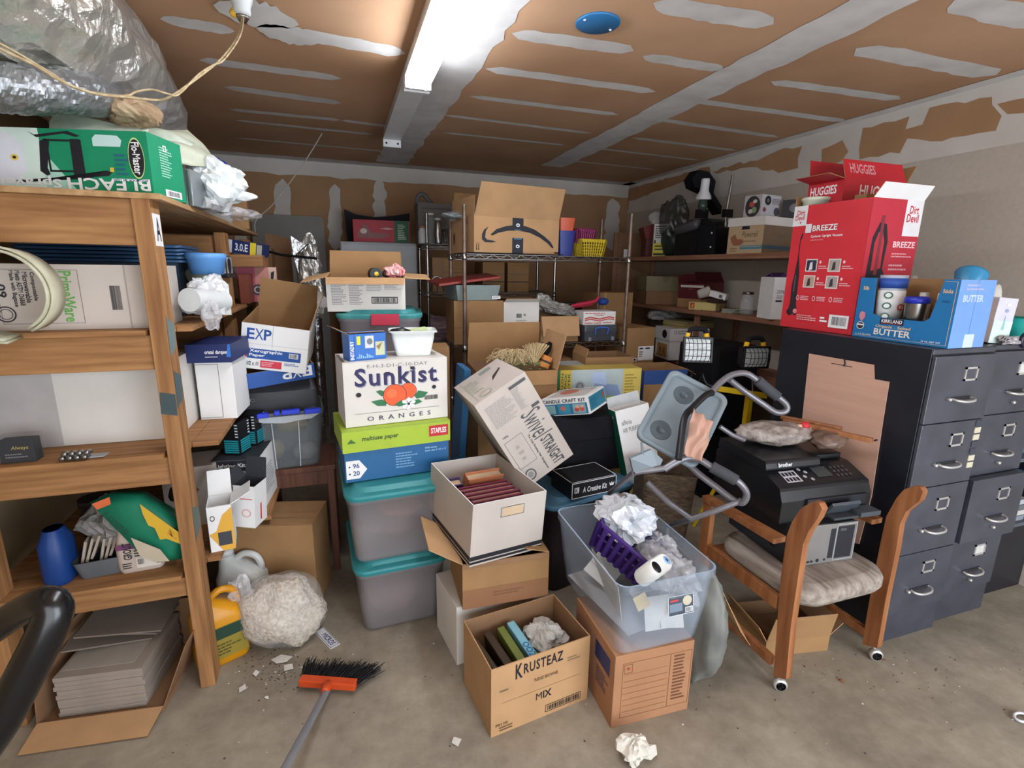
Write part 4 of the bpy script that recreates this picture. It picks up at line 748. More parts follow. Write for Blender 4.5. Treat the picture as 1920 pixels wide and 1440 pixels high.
b=MB(); b.blob((xa+.1,4.66,on2(.93)+.1),(.2,.15,.13),mat('striped_fabric','#5A4148',.85,0,.2,4,.4,hex2='#B59AA0',sx=(1,1,9)),.35,2.5,36,75,flat=on2(.93)); tag(b.build('striped_cloth_heap'),'heap of dark and pink striped cloth on the chrome rack lower shelf','cloth')
b=MB(); b.blob((xa-.06,4.6,on2(.93)+.2),(.09,.09,.07),BLKM,.25,2,24,76); tag(b.build('black_pouch'),'black pouch on top of the striped cloth heap','pouch')
# rusty-posted rack, top shelf
SM='#23262E'
smile=[(.11,.63),(.085,.5),(.085,.36),(.12,.28),(.2,.28),(.25,.31),(.2,.34),(.14,.36),(.12,.42),(.13,.6),(.16,.72)]
arc=[(.18,.5),(.25,.66),(.36,.76),(.47,.8),(.58,.79),(.7,.7),(.82,.52),(.9,.36),(.94,.2),(.92,.18),(.86,.32),(.76,.48),(.64,.6),(.5,.65),(.38,.63),(.27,.56),(.2,.47)]
th=open_box('smile_carton','huge open brown carton with a dark smile arrow printed upside down','box',(1.16,3.65,1.708),(0,0,9),(.665,.42,.235),KL,K,
 {'F':[('p',smile,C(SM)),('p',arc,C(SM)),('r',.43,.66,.56,1,C(SM)),('r',.43,.0,.56,.44,C(SM)),('c',.495,.8,.022,.05,WHT),('c',.495,.8,.01,.02,INK),('c',.495,.2,.022,.05,WHT),('c',.495,.2,.01,.02,INK),('r',.45,.4,.54,.43,C('#4E7D96')),('r',.46,.66,.53,.675,C('#4E7D96')),('r',.02,.24,.06,.25,INK),('p',[(.022,.22),(.03,.22),(.03,.1),(.034,.1),(.026,.04),(.018,.1),(.022,.1)],INK),('p',[(.045,.22),(.053,.22),(.053,.1),(.057,.1),(.049,.04),(.041,.1),(.045,.1)],INK),('r',.95,.02,1,.07,INK)],
  'L':[('fr',.1,.25,.18,.6,.003,INK),('bar',.11,.3,.17,.55,INK,3),('t','60L',.55,.8,.75,.95,C('#4A3A32'),0)]},{'F':(24,.22,KL,mat('carton_inner_dark','#8A6D5A',.9)),'L':(-4,.13,KL,K),'R':(6,.14,KL,K),'B':(-12,.19)})
b=MB(); b.blob((.98,3.7,1.96),(.22,.12,.045),mat('bubble_film','#8C9496',.25,0,.2,40,.8),.4,5,50,77,ridge=True); tag(b.build('bubble_wrap'),'dark shiny bubble wrap on the left of the smile carton','bubble wrap')
th=thing('blue_waste_bin','tall dark blue bin on the rack beside the smile carton','bin',(1.60,3.58,1.70))
b=MB(); b.loft([(0,.1,.1,.01),(.18,.13,.13,.012)],C('#1E2C78',.4),cap1=False); b.loft([(.18,.125,.125,.012),(.005,.095,.095,.01)],C('#1E2C78'),False,True); b.build('bin',th)
th=thing('orange_waste_bin','orange bin nested in the tall dark blue bin','bin',(1.60,3.58,1.805))
b=MB(); b.loft([(0,.09,.09,.01),(.165,.125,.125,.012)],C('#C0512F',.4),cap1=False); b.loft([(.165,.12,.12,.012),(.005,.085,.085,.01)],C('#C0512F'),False,True); b.build('bin',th)
def basket(name,label,loc,rotv,w_,d_,h_,m,n=9,taper=.82,slot=.5,holes=1):
    th=thing(name,label,'basket',loc,rotv); b=MB(); k=taper
    b.loft([(0,w_*k,d_*k,.02),(.004,w_*k,d_*k,.02)],m)
    b.loft([(h_-.018,w_,d_,.02),(h_,w_+.006,d_+.006,.022),(h_,w_-.01,d_-.01,.02),(h_-.018,w_-.01,d_-.01,.02)],m,False,False)
    def side(ax,s,L,nn):
        for i in range(nn+1):
            t=-.5+i/nn
            if ax=='x': p=V((t*w_*k,s*d_*k/2,0)); q=V((t*w_,s*d_/2,h_-.01))
            else: p=V((s*w_*k/2,t*d_*k,0)); q=V((s*w_/2,t*d_,h_-.01))
            b.tube([p,q],L,m,6)
    for s in(-1,1): side('x',s,slot*w_/n/2,n); side('y',s,slot*w_/n/2,max(3,int(n*d_/w_)))
    for j in range(1,holes+1):
        z=h_*j/(holes+1); f=k+(1-k)*z/h_
        b.loft([(z-.003,w_*f+.004,d_*f+.004,.02),(z+.003,w_*f+.004,d_*f+.004,.02),(z+.003,w_*f-.006,d_*f-.006,.02),(z-.003,w_*f-.006,d_*f-.006,.02),(z-.003,w_*f+.004,d_*f+.004,.02)],m,False,False)
    b.build('frame',th); return th
basket('yellow_plastic_basket','yellow plastic mesh basket on the rusty-posted rack top',(1.80,3.56,1.70),(0,0,0),.21,.17,.125,C('#B89F1C',.45),10,.8,.45,5)
basket('pink_plastic_basket','magenta plastic basket stacked inside the yellow mesh basket',(1.755,3.58,1.80),(0,0,10),.16,.13,.1,C('#7A2452',.45),8,.8,.6,1)
# middle shelf
zz=1.0745+.0
closed_box('brown_shelf_carton','brown carton at the left end of the rack middle shelf','box',(.92,3.61,zz),(0,0,0),(.36,.28,.305),K,{'F':[('r',0,.38,1,.39,C('#6A4A32')),('t','PRODUCT',.35,.18,.55,.22,C('#6A4A32')),('o',.65,.2,.05,.06,.2,C('#6A4A32'))]})
th=thing('pale_metal_box','pale grey-green metal box on the brown shelf carton','box',(.90,3.6,zz+.308),(0,0,8)); b=MB(); b.loft([(0,.30,.24,.01),(.105,.34,.27,.01)],C('#84918E',.45)); b.deco((V((-.165,-.1345,.0)),V((.33,0,0)),V((0,0,.1)),V((0,-1,.1))),[('r',.8,.08,1,.3,WHT),('lines',.82,.12,.98,.26,2,INK,2)]); b.build('body',th,bev=.002)
b=MB(); b.box((-.25,-.15,0),(.2,.12,.018),C('#8E2B22',.4)); tag(b.build('red_binder',loc=(.86,3.6,zz+.445),rot=(4,-7,6),bev=.003),'dark red binder lying tilted on the pale grey metal box','binder')
open_box('white_flap_carton','tall white carton with one brown flap beside the pale metal box','box',(1.235,3.57,zz),(0,0,0),(.27,.22,.295),WB,K,{'F':[('bar',.35,.62,.5,.72,INK,4),('lines',.35,.45,.65,.58,3,C('#8B8880'),2),('t','N',.56,.66,.62,.72,INK),('c',.52,.38,.1,.06,C('#BDB6AC'))]},{'B':(-75,.09,WB,K),'F':(62,.055,WB,KL)})
open_box('brown_flap_carton','brown carton with its front flap hanging down on the rack middle shelf','box',(1.54,3.56,zz),(0,0,-2),(.30,.22,.19),K,KD,{},{'F':(163,.15,KL,KL),'B':(-40,.1)})
b=MB(); SILB=mat('silver_garment','#7C7A76',.35,.2,.2,10,.6,hex2='#A5A199'); pts=[(1.42,3.6,1.40),(1.45,3.56,1.345),(1.52,3.54,1.31),(1.60,3.53,1.305),(1.67,3.52,1.30)]; b.blob((1.56,3.56,1.315),(.15,.07,.045),SILB,.35,3.2,36,44,T=Matrix.Rotation(R(14),4,'Y'),ridge=True); b.blob((1.45,3.6,1.36),(.06,.05,.06),SILB,.35,3,30,45,ridge=True); tag(b.build('silver_garment'),'shiny grey garment heaped above the brown flap carton','garment')
b=MB(); b.lathe([(.0,.0),(.06,.004),(.13,.03),(.15,.05),(.145,.052),(.12,.034),(0,.01)],BLK,T=Matrix.Translation(V((1.68,3.72,1.34)))@Matrix.Rotation(R(158),4,'X')); tag(b.build('black_bowl'),'upturned black bowl on the rack behind the grey garment','bowl')
b=MB(); b.tube([(1.68,3.58,1.33),(1.76,3.57,1.345),(1.83,3.57,1.355),(1.88,3.56,1.37),(1.9,3.55,1.40)],.014,C('#A8203C',.7),8,3); b.tube([(1.7,3.6,1.325),(1.8,3.6,1.335),(1.87,3.59,1.35)],.016,C('#A8203C',.7),8,3); tag(b.build('red_strap'),'red cloth strap behind the red-waved noodle box','strap')
b=MB(); b.blob((1.98,3.62,1.36),(.045,.04,.03),C('#1D3F86',.7),.2,3,20,5); tag(b.build('blue_cloth'),'bundle of blue cloth right of the red cloth strap','cloth')
th=thing('grey_toolbox','grey plastic toolbox with a blue handle on the rack middle shelf','toolbox',(1.87,3.52,zz),(0,0,2))
b=MB(); b.loft([(0,.27,.17,.012),(.07,.285,.18,.012),(.075,.29,.185,.012),(.12,.28,.17,.012)],C('#4A4E54',.35)); b.build('body',th,bev=.002)
b=MB(); b.tube([(-.05,-.095,.05),(-.055,-.1,.085),(-.04,-.1,.1),(.04,-.1,.1),(.055,-.1,.085),(.05,-.095,.05)],.007,C('#4463B8',.4),8,3); b.build('handle',th)
for sx in(-.1,.1): b=MB(); b.box((sx-.012,-.1,0),(sx+.012,-.09,.03),C('#80858B',.4)); b.build('clasp',th,bev=.002)
closed_box('noodle_box','white noodle carton with red waves on the grey toolbox','box',(1.86,3.53,zz+.122),(0,0,-1),(.27,.18,.1),WB2,
 {'F':[('lines',.05,.8,.95,.93,1,C('#C8402E'),3),('p',[(.04,.5),(.2,.62),(.35,.55),(.5,.48),(.65,.56),(.8,.64),(.96,.55),(.96,.45),(.8,.54),(.65,.46),(.5,.38),(.35,.45),(.2,.52),(.04,.4)],C('#C8402E')),('p',[(.04,.36),(.2,.46),(.35,.4),(.5,.33),(.65,.4),(.8,.48),(.96,.4),(.96,.33),(.8,.4),(.65,.33),(.5,.25),(.35,.32),(.2,.38),(.04,.28)],C('#C8402E')),('t','Instant Lunch',.04,.06,.55,.24,C('#C8402E')),('lines',.6,.08,.95,.22,1,C('#C8402E'),5),('t','Maruchan',.35,.68,.62,.8,C('#A03A2A'))]})
closed_box('tall_brown_carton','tall brown carton behind the right rack post','box',(2.26,4.08,0),(0,0,0),(.36,.3,1.415),K,{'F':[('t','ter',.6,.79,.78,.815,INK,1,.1),('r',.22,.0,.26,1,KL),('lines',.4,.86,.6,.89,2,INK,5)]})
closed_box('labelled_brown_carton','brown carton with a white address label at the right end of the wire rack','box',(2.2,3.55,0),(0,0,4),(.26,.3,1.17),K,{'F':[('r',.42,.78,.98,.875,WB2),('r',.46,.855,.6,.865,INK),('r',.68,.855,.84,.865,INK),('lines',.46,.8,.6,.845,3,INK,2),('r',.24,.775,.38,.8,WB2),('c',.31,.787,.04,.008,INK)]})
closed_box('small_brown_carton','small brown carton on the rack shelf below the white flap carton','box',(1.47,3.56,.606),(0,0,-2),(.34,.24,.34),K)
# ================================================================ MIDDLE FLOOR STACKS
open_box('raffia_carton','open brown carton with tall flaps holding raffia and greenery','box',(.93,2.78,0),(0,0,-4),(.46,.36,1.045),K,KD,{},{'B':(-6,.24,K,K),'R':(14,.2,K,KL),'F':(168,.08,K,K)})
RAF=mat('raffia','#B99F74',.8,0,.2,30,hex2='#DCC79C'); b=MB(); rnd=random.Random(4)
for i in range(110):
    c=V((.90,2.68,1.085)); a=rnd.uniform(0,6.3); r_=rnd.uniform(.01,.12); pts=[c+V((r_*math.cos(a)*k/3+rnd.uniform(-.03,.03),r_*math.sin(a)*k/3*.6+rnd.uniform(-.03,.03),rnd.uniform(-.01,.075))) for k in range(5)]
    b.tube(pts,.0016,RAF,4,3,caps=False)
o=tag(b.build('raffia_tangle'),'tangle of curly straw raffia in the open brown carton','raffia'); o['kind']='stuff'
b=MB()
for i in range(22):
    a=R(-50+100*i/21); b.tube([(1.05,2.7,1.05),(1.05+.05*math.sin(a),2.7-.01*(i%3),1.12),(1.05+.10*math.sin(a),2.7-.02*(i%3),1.14+.05*math.cos(a))],.003,RAF,5,3)
tag(b.build('raffia_tassel'),'fan-shaped raffia tassel standing right of the straw tangle','tassel')
b=MB(); LF=mat('green_leaves','#4C6B3A',.6,0,.3,12,hex2='#8FA66C')
for i in range(46):
    c=V((.90+.19*i/46+rnd.uniform(-.02,.02),2.66+rnd.uniform(-.04,.04),1.045+rnd.uniform(0,.04))); a=rnd.uniform(0,6.3); d=V((math.cos(a),math.sin(a),rnd.uniform(-.2,.8)))*.035; s_=V((-math.sin(a),math.cos(a),.2))*.009
    b.add([c,c+d*.5+s_,c+d,c+d*.5-s_],[(0,1,2,3)],LF)
tag(b.build('artificial_leaves'),'cluster of green artificial leaves in front of the raffia','leaves')
b=MB(); b.box((-.028,-.02,-.03),(.028,.02,.04),C('#C2772A')); b.box((-.029,-.021,.0),(.029,.021,.012),C('#2A1C14')); tag(b.build('orange_packet',loc=(1.105,2.68,1.075),rot=(0,24,0)),'orange packet leaning beside the raffia tassel','packet')
b=MB(); b.blob((1.13,2.74,1.13),(.03,.02,.06),BLKM,.2,3,18,3,T=Matrix.Rotation(R(35),4,'Y')); tag(b.build('black_glove'),'black pointed shape sticking up behind the raffia tassel','glove')
th=tub('blue_lid_tub','grey-blue lidded tub on the floor under the black trunk','storage tub',(1.13,2.31,0),(0,0,15.5),(.58,.40,.505),mat('dark_tub','#2A2226',.5),mat('blue_grey_lid','#4F7A94',.45,0,.12,8),.9)
th=thing('storage_trunk','black hard trunk with metal clasps on the grey-blue lidded tub','trunk',(1.245,2.50,.508),(0,0,2))
b=MB(); b.loft([(0,.47,.31,.02),(.19,.48,.32,.02)],BLKM); b.build('body',th)
b=MB(); b.loft([(.192,.485,.325,.02),(.30,.485,.325,.02),(.315,.47,.31,.02)],BLKM); b.build('lid',th)
for x_,z_ in((.18,.2),(.17,.265),(.17,.16)): b=MB(); b.box((x_-.012,-.172,z_-.012),(x_+.02,-.162,z_+.012),STL); b.build('clasp',th,bev=.003)
closed_box('sprayer_pack_box','green and yellow backpack-sprayer box standing behind the black trunk','box',(1.46,2.77,.0),(0,0,-6),(.60,.15,1.012),C('#B9A24E',.5),
 {'F':[('r',0,.78,.12,1,C('#1D6B45')),('t','G',.04,.86,.085,.9,C('#D8C24A')),('r',.05,.92,.055,.99,WB2),('r',.12,.78,.24,1,C('#C9AE3A')),('tu','4 GALLON',.13,.79,.155,.98,C('#1F5A3A')),('tu','BACKPACK',.165,.79,.19,.98,C('#1F5A3A')),('tu','SPRAYER',.2,.79,.225,.98,C('#1F5A3A')),
   ('r',.24,.78,.8,1,C('#A9B5B4')),('p',[(.42,.84),(.6,.8),(.78,.84),(.74,.9),(.5,.92)],C('#7E95B8')),('p',[(.45,.92),(.62,.9),(.6,.98),(.47,.98)],C('#A8B8D8')),('c',.33,.9,.05,.03,C('#8C8F90')),('o',.33,.9,.035,.02,.3,C('#5B5F60')),('p',[(.25,.78),(.5,.8),(.8,.79),(.8,.83),(.5,.84),(.25,.82)],C('#7FA65A')),('r',.8,.78,1,1,C('#C9B254')),('lines',.82,.82,.96,.97,8,C('#8F7B34'),3)]})
open_box('small_open_carton','open brown carton behind the backpack-sprayer box','box',(1.70,3.08,0),(0,0,-6),(.34,.26,1.035),K,KD,{},{'L':(-20,.06)})
closed_box('light_grey_box','light grey box between the raffia carton and the open brown carton','box',(1.46,3.05,.0),(0,0,-3),(.24,.2,.985),C('#9DA0A0',.6))
BLC=closed_box('black_suitcase','black suitcase edge standing behind the candle kit','suitcase',(1.235,2.88,0),(0,0,0),(.13,.13,1.0),BLKM,bev=.03)
closed_box('candle_kit_box','tilted candle craft kit box with blue photo panels on the black trunk','box',(1.20,2.44,.845),(3.6,-13,-52),(.28,.215,.098),WB2,
 {'F':[('t','CANDLE CRAFT KIT',.02,.72,.95,.92,INK),('r',.02,.05,.97,.66,C('#2B6C86')),('r',.05,.12,.28,.6,C('#7EA6A8')),('r',.34,.1,.6,.62,C('#3B87A6')),('c',.45,.4,.06,.14,C('#B7705E')),('r',.66,.1,.93,.62,C('#7BA0A8')),('c',.74,.3,.05,.12,C('#B5443A')),('c',.85,.32,.05,.12,C('#C2523E')),('c',.76,.45,.04,.08,C('#D8A08C')),('c',.86,.47,.04,.08,C('#D8A08C'))],
  'R':[('r',.05,.12,.98,.9,C('#2A7A94')),('c',.85,.6,.08,.2,C('#8E5A4A')),('lines',.1,.25,.6,.75,5,C('#205F78'),3)],'T':[('r',.1,.1,.9,.9,C('#B9B7B2')),('c',.4,.6,.2,.25,C('#B76A58')),('t','CANDLE CRAFT KIT',.1,.8,.9,.92,INK)]})
th=open_box('air_purifier_box','tall white and green air purifier box leaning behind the grey tray','box',(1.545,2.27,.46),(-7,-12,-6),(.195,.1,.43),WB2,WB2,
 {'F':[('t','afloia',.12,.8,.42,.86,C('#4A4A4A'),0),('t','AIR PURIFIER',.12,.7,.66,.76,C('#5A5A5A'),0),('t','mini',.72,.7,.86,.755,C('#8A8A8A'),0)],'L':[('o',.5,.6,.3,.09,.1,C('#1E7A55')),('c',.5,.9,.06,.02,WB2)]},{'B':(2,.06,WB,C('#B9BCBC'))},cols={'L':C('#0F5A40',.5)})
closed_box('creative_kit_box','flat black box with white edges lettered as a creative kit','box',(1.13,2.17,.507),(0,0,8),(.27,.19,.085),C('#141417',.5),
 {'F':[('fr',.005,.02,.995,.98,.0035,WHT),('t','A Creative Kit',.24,.3,.78,.65,WHT,1,.15),('r',.06,.35,.16,.7,C('#D8D8D8')),('t','K',.08,.38,.14,.66,INK),('p',[(.85,.4),(.93,.4),(.95,.65),(.91,.52),(.89,.68),(.87,.52),(.83,.65)],WHT)],'T':[('fr',.005,.01,.995,.99,.004,WHT)]})
jar('red_lid_jar','clear jar with a red lid beside the grey tubular walker',1.435,2.16,.51,.045,.11,GLASS,lm=C('#C02A2A',.35))
closed_box('narrow_brown_carton','narrow brown carton seen in the gap right of the orange-fruit carton','box',(PY(826,660,2.75).x,2.85,0),(0,0,-6),(.12,.2,PY(826,652,2.75).z),K)
closed_box('blue_spine_box','slim blue box in the dark gap right of the orange-fruit carton','box',(PY(845,720,2.6).x,2.62,0),(0,4,0),(.035,.2,PY(845,676,2.52).z-.05),C('#2F6C9C',.5))
# hair straightener carton
PR=C('#4A4A4C',.6)
closed_box('straightener_carton','worn white hair-straightener carton tipped at a steep angle','box',(.862,2.185,.70),(-2.2,-31.4,1.1),(.262,.41,.466),OW,
 {'F':[('td','Swivel',.54,.36,.92,.66,PR,0,.15),('td','STRAIGHT',.62,.03,.84,.345,PR),('td','The Only Rotating Hair Straightener',.47,.04,.52,.46,PR),('lines',.1,.68,.6,.92,17,C('#96928E'),5),('lines',.62,.7,.78,.92,17,C('#96928E'),6),('r',.62,.93,.95,.96,PR),('r',.8,.66,.95,.69,PR),('fr',.07,.2,.42,.52,.0012,PR),('o',.18,.1,.1,.06,.2,PR),('c',.18,.1,.05,.03,C('#8A8886')),('t','MFG',.1,.56,.2,.58,PR),('lines',.2,.25,.3,.45,3,C('#A29A90'),3)],
  'T':[('r',.1,.05,.12,.95,C('#A49A90')),('p',[(.55,.35),(.85,.6),(.84,.64),(.62,.5)],C('#3A3632')),('lines',.1,.3,.4,.8,6,C('#9AA08E'),4),('r',.5,.78,.75,.9,C('#8A958A')),('o',.3,.15,.12,.08,.2,C('#9AA08E'))],'L':[('r',.2,.2,.6,.24,C('#A69C92'))]},bev=.004)
# records box and boxes under it
closed_box('low_white_box','white carton at the bottom of the stack behind the fudge-mix carton','box',(.53,1.90,0),(0,0,8),(.36,.26,.272),WB,{'F':[('r',.04,.3,.04,.9,K)]})
open_box('flapped_brown_carton','brown carton with its left flap sticking out under the book box','box',(.575,1.86,.275),(0,0,-2),(.36,.29,.20),K,KD,{'F':[('r',0,.0,1,.42,C('#8A6142')),('lines',.35,.2,.7,.32,2,C('#6F4B32'),2)]},{'L':(58,.15,KL,KL),'R':(-75,.1),'F':(172,.02)})
th=open_box('book_box','white storage box with black stripes holding hardback books','box',(.527,1.925,.487),(2.7,2.4,12),(.33,.42,.26),OW,OW,
 {f:[('r',0,.03,1,.07,INK),('r',0,.09,1,.16,INK)] for f in'FRLB'}|{'F':[('r',0,.03,1,.07,INK),('r',0,.09,1,.16,INK),('p',[(.38,.72),(.68,.72),(.66,.86),(.4,.86)],C('#C2A98A')),('fr',.37,.71,.69,.87,.002,C('#55504C'))]},rim=WHT)
M_=Matrix.Translation(V((.527,1.925,.487)))@Matrix.Rotation(R(12),4,'Z')@Matrix.Rotation(R(2.4),4,'Y')@Matrix.Rotation(R(2.7),4,'X')
def book(name,label,c,rx,dims,cov,grp=None,edge='#AD9578',lie=False):
    b=MB(); w_,d_,h_=dims; cm=C(cov,.5); pg=mat('book_pages',edge,.8,0,.1,60,sx=(1,1,9)) 
    b.box((-w_/2,-d_/2,0),(w_/2,-d_/2+.006,h_+.004),cm); b.box((-w_/2,d_/2-.006,0),(w_/2,d_/2,h_+.004),cm); b.box((-w_/2,-d_/2,0),(-w_/2+.004,d_/2,h_),cm)
    b.box((-w_/2+.004,-d_/2+.006,.004),(w_/2-.004,d_/2-.006,h_-.006),pg)
    o=b.build(name); o.matrix_world=M_@Matrix.Translation(V(c))@Matrix.Rotation(R(rx),4,'X'); o['label']=label;o['category']='book'
    if grp:o['group']=grp
    return o
for i in range(5): book('maroon_book','maroon hardback standing in the white book box',(-.01+.008*(i%2),-.085+.034*i,.04),17,(.23,.027,.185),'#6A1F3A','maroon hardbacks in the book box')
book('tan_book','tan-edged book leaning nearest the front of the book box',(.01,-.135,.03),17,(.22,.042,.165),'#B89468')
book('orange_paperback','orange-brown paperback at the back of the book box',(.03,.125,.05),16,(.17,.05,.19),'#B5724F')
book('purple_paperback','slim dark paperback left of the orange-brown one',(-.1,.13,.05),16,(.05,.05,.17),'#3A2A55')
# fudge mix carton
open_box('fudge_mix_carton','open brown mix carton on the floor in front with books inside','box',(.593,1.545,0),(0,0,7),(.40,.27,.278),KL,KD,
 {'F':[('ts','K',.23,.74,.3,.96,INK),('ts','RUSTEAZ',.31,.78,.71,.93,INK),('t','FUDGE BROWNIE',.42,.6,.66,.65,C('#6A5238')),('t','MIX',.44,.3,.6,.41,INK),('r',.1,.46,.9,.463,C('#6A5238')),('fr',.54,.06,.92,.17,.002,INK),('bar',.56,.08,.9,.15,INK,4),('lines',.08,.62,.2,.67,1,C('#7A6248'),3),('lines',.76,.72,.9,.8,2,C('#8A7256'),3),('lines',.08,.04,.22,.12,2,C('#6A5238'),6),('t','70110',.04,.13,.16,.17,C('#6A5238'))]},{},rim=KL)
M_=Matrix.Translation(V((.593,1.545,0)))@Matrix.Rotation(R(7),4,'Z')
def lbook(name,label,x,h,w,cov,rz=0,ry=0,d=.2,tx=None):
    b=MB(); cm=C(cov,.5); b.box((-w/2,-d/2,0),(-w/2+.002,d/2,h),cm); b.box((w/2-.002,-d/2,0),(w/2,d/2,h),cm); b.box((-w/2,-d/2,h-.002),(w/2,d/2,h),cm); b.box((-w/2+.002,-d/2,.002),(w/2-.002,d/2-.002,h-.002),mat('book_pages_old','#A08B6C',.8,0,.15,60))
    if tx: b.deco((V((-w/2,-d/2,h)),V((w,0,0)),V((0,d,0)),V((0,0,1))),tx)
    o=b.build(name); o.matrix_world=M_@Matrix.Translation(V((x,-.01,.03)))@Matrix.Rotation(R(rz),4,'Z')@Matrix.Rotation(R(ry),4,'Y'); o['label']=label;o['category']='book'
lbook('tattered_book','tattered brown book at the left inside the fudge-mix carton',-.135,.19,.018,'#4A3A2A',4,-8); lbook('old_book','worn thick book with brown page edges next to the tattered one',-.095,.205,.03,'#3E3226',2,-6)
lbook('magazine_stack','green and yellow covered magazine inside the fudge-mix carton',-.05,.21,.03,'#6E7A3A',0,-4); lbook('zoo_book','light blue book with bold ZOO lettering inside the fudge-mix carton',-.008,.215,.032,'#7FB7C9',0,-3,.21,[('tu','ZOO',.1,.04,.9,.42,C('#16669C'))])
b=MB(); b.blob((.095,.02,.185),(.075,.1,.06),mat('soft_white_plastic','#B9B7B2',.4,0,.1,8,.4,bscale=14),.35,2.4,44,81,ridge=True); o=b.build('crumpled_white_bag',loc=(.593,1.545,0),rot=(0,0,7)); tag(o,'crumpled white plastic bag inside the fudge-mix carton','bag')
# moving box with clear tote on it
closed_box('moving_box','brown moving carton with a printed form standing under the clear tote','box',(.995,1.452,0),(0,0,-2.4),(.317,.335,.30),mat('moving_box_card','#A07352',.85,0,.08,6,.1),
 {'F':[('fr',.1,.12,.98,.88,.0012,C('#6E4630')),('r',.7,.12,.705,.88,C('#6E4630'))]+[('r',.12,.2+.085*j,.68,.203+.085*j,C('#6E4630')) for j in range(6)]+[('fr',.12,.74,.22,.86,.0012,C('#6E4630')),('c',.17,.8,.02,.02,C('#9A4A36')),('lines',.75,.2,.94,.86,14,C('#6E4630'),8),('r',.12,.72,.68,.722,C('#6E4630'))],'L':[('r',.55,.62,.9,.86,C('#2A3160')),('lines',.6,.3,.9,.55,6,C('#3A3F60'),3)]})
th=tub('clear_tote','large clear plastic tote heaped with plastic scraps on the moving carton','storage tub',(1.006,1.525,.302),(.2,-1.1,-2),(.385,.575,.305),TOTE,None,.85,rimm=clear('tote_rim','#AFC4DA',.62,.2),r=.04)
b=MB(); F=(V((.0,-.283,.155)),V((.1,0,0)),V((0,.012,.068)),V((0,-1,.15))); b.add([F[0],F[0]+F[1],F[0]+F[1]+F[2],F[0]+F[2]],[(0,1,2,3)],C('#3A414D')); b.deco(F,[('fr',0,0,1,1,.002,C('#C9CDD0')),('c',.75,.68,.18,.25,C('#B8B09A')),('r',.08,.72,.4,.82,C('#B53A42')),('r',.05,.2,.55,.62,C('#6D7C8C')),('r',.66,.08,.95,.35,WHT),('bar',.68,.1,.93,.32,INK,3)]); b.build('printed_label',th)
TX=lambda x,y,z:(1.006+x,1.525+y,.302+z)
basket('purple_basket','purple plastic basket tipped inside the clear tote',TX(.0,.045,.185),(-3,28,-52),.28,.19,.12,C('#3A1F66',.4),8,.84,.62,1)
b=MB(); b.blob(TX(.035,.10,.33),(.1,.12,.07),mat('crumpled_clear','#C9CCD2',.2,0,.1,8,.4,bscale=20),.45,3,54,83,ridge=True); tag(b.build('crumpled_clear_plastic'),'big wad of crumpled clear plastic in the purple basket','plastic')
b=MB(); b.blob(TX(.1,-.13,.2),(.085,.13,.07),FILM,.5,3.2,50,84,ridge=True); b.blob(TX(.12,-.02,.24),(.06,.08,.05),FILM,.5,3.2,40,85,ridge=True); tag(b.build('clear_packaging'),'clear packaging heaped at the front right of the tote','plastic')
th=thing('white_dispenser','white oval device with a round black opening inside the tote','device',TX(-.01,-.13,.215),(38,8,30))
b=MB(); b.loft([(0,.135,.055,.027),(.01,.145,.065,.032),(.075,.145,.065,.032),(.085,.135,.055,.027)],C('#E4E4DF',.3)); b.build('housing',th)
b=MB(); b.lathe([(.021,.085),(.021,.0865),(0,.0866)],BLK,(-.04,0,0)); b.build('opening',th)
b=MB(); b.lathe([(.016,.085),(.016,.0862),(0,.0863)],C('#8FB4E0'),(.045,0,0)); b.lathe([(.007,.0863),(0,.087)],C('#4A5C7A'),(.045,0,0)); b.build('round_sticker',th)
for i,(x_,y_,z_,rx,ry,rz,w_,d_,hx,lb) in enumerate([(-.095,.0,.12,6,80,0,.14,.26,'#B8B4AC','white card standing along the left side of the tote'),(.02,-.19,.1,75,0,-5,.12,.12,'#C6C4C0','white paper scrap behind the front wall of the tote'),(.08,-.18,.07,60,18,8,.12,.09,'#CFCBC4','bent white card low behind the tote label'),(-.06,-.19,.16,70,-20,0,.05,.05,'#BFA86A','yellowed scrap near the front left corner of the tote'),(-.03,0,.05,5,3,12,.24,.36,'#8C8A8A','grey board on the bottom of the tote'),(.0,-.1,.1,40,20,50,.16,.1,'#B5AA98','tan card lying in the middle of the tote'),(.11,.0,.12,4,80,0,.12,.26,'#A9A6A2','grey card along the right side of the tote'),(-.05,.08,.13,30,-30,20,.14,.12,'#D0CDC8','white wrapper behind the purple basket')]):
    b=MB(); b.box((-w_/2,-d_/2,0),(w_/2,d_/2,.003),C(hx,.7)); tag(b.build('paper_scrap',loc=TX(x_,y_,z_),rot=(rx,ry,rz)),lb,'paper')
# grey sack
b=MB(); GS=mat('grey_sack','#5F605C',.55,0,.18,5,.35,hex2='#84847D',bscale=12)
T=Matrix.Translation(V((1.285,1.40,0)))@Matrix.Rotation(R(-8),4,'Z')@Matrix.Rotation(R(4),4,'Y')
b.blob((0,0,.225),(.078,.145,.235),GS,.11,2.4,44,61,T=T.to_3x3().to_4x4(),flat=.002,detail=2); o=b.build('grey_sack',loc=(1.285,1.42,0)); tag(o,'full dusty grey sack standing right of the moving carton','sack')
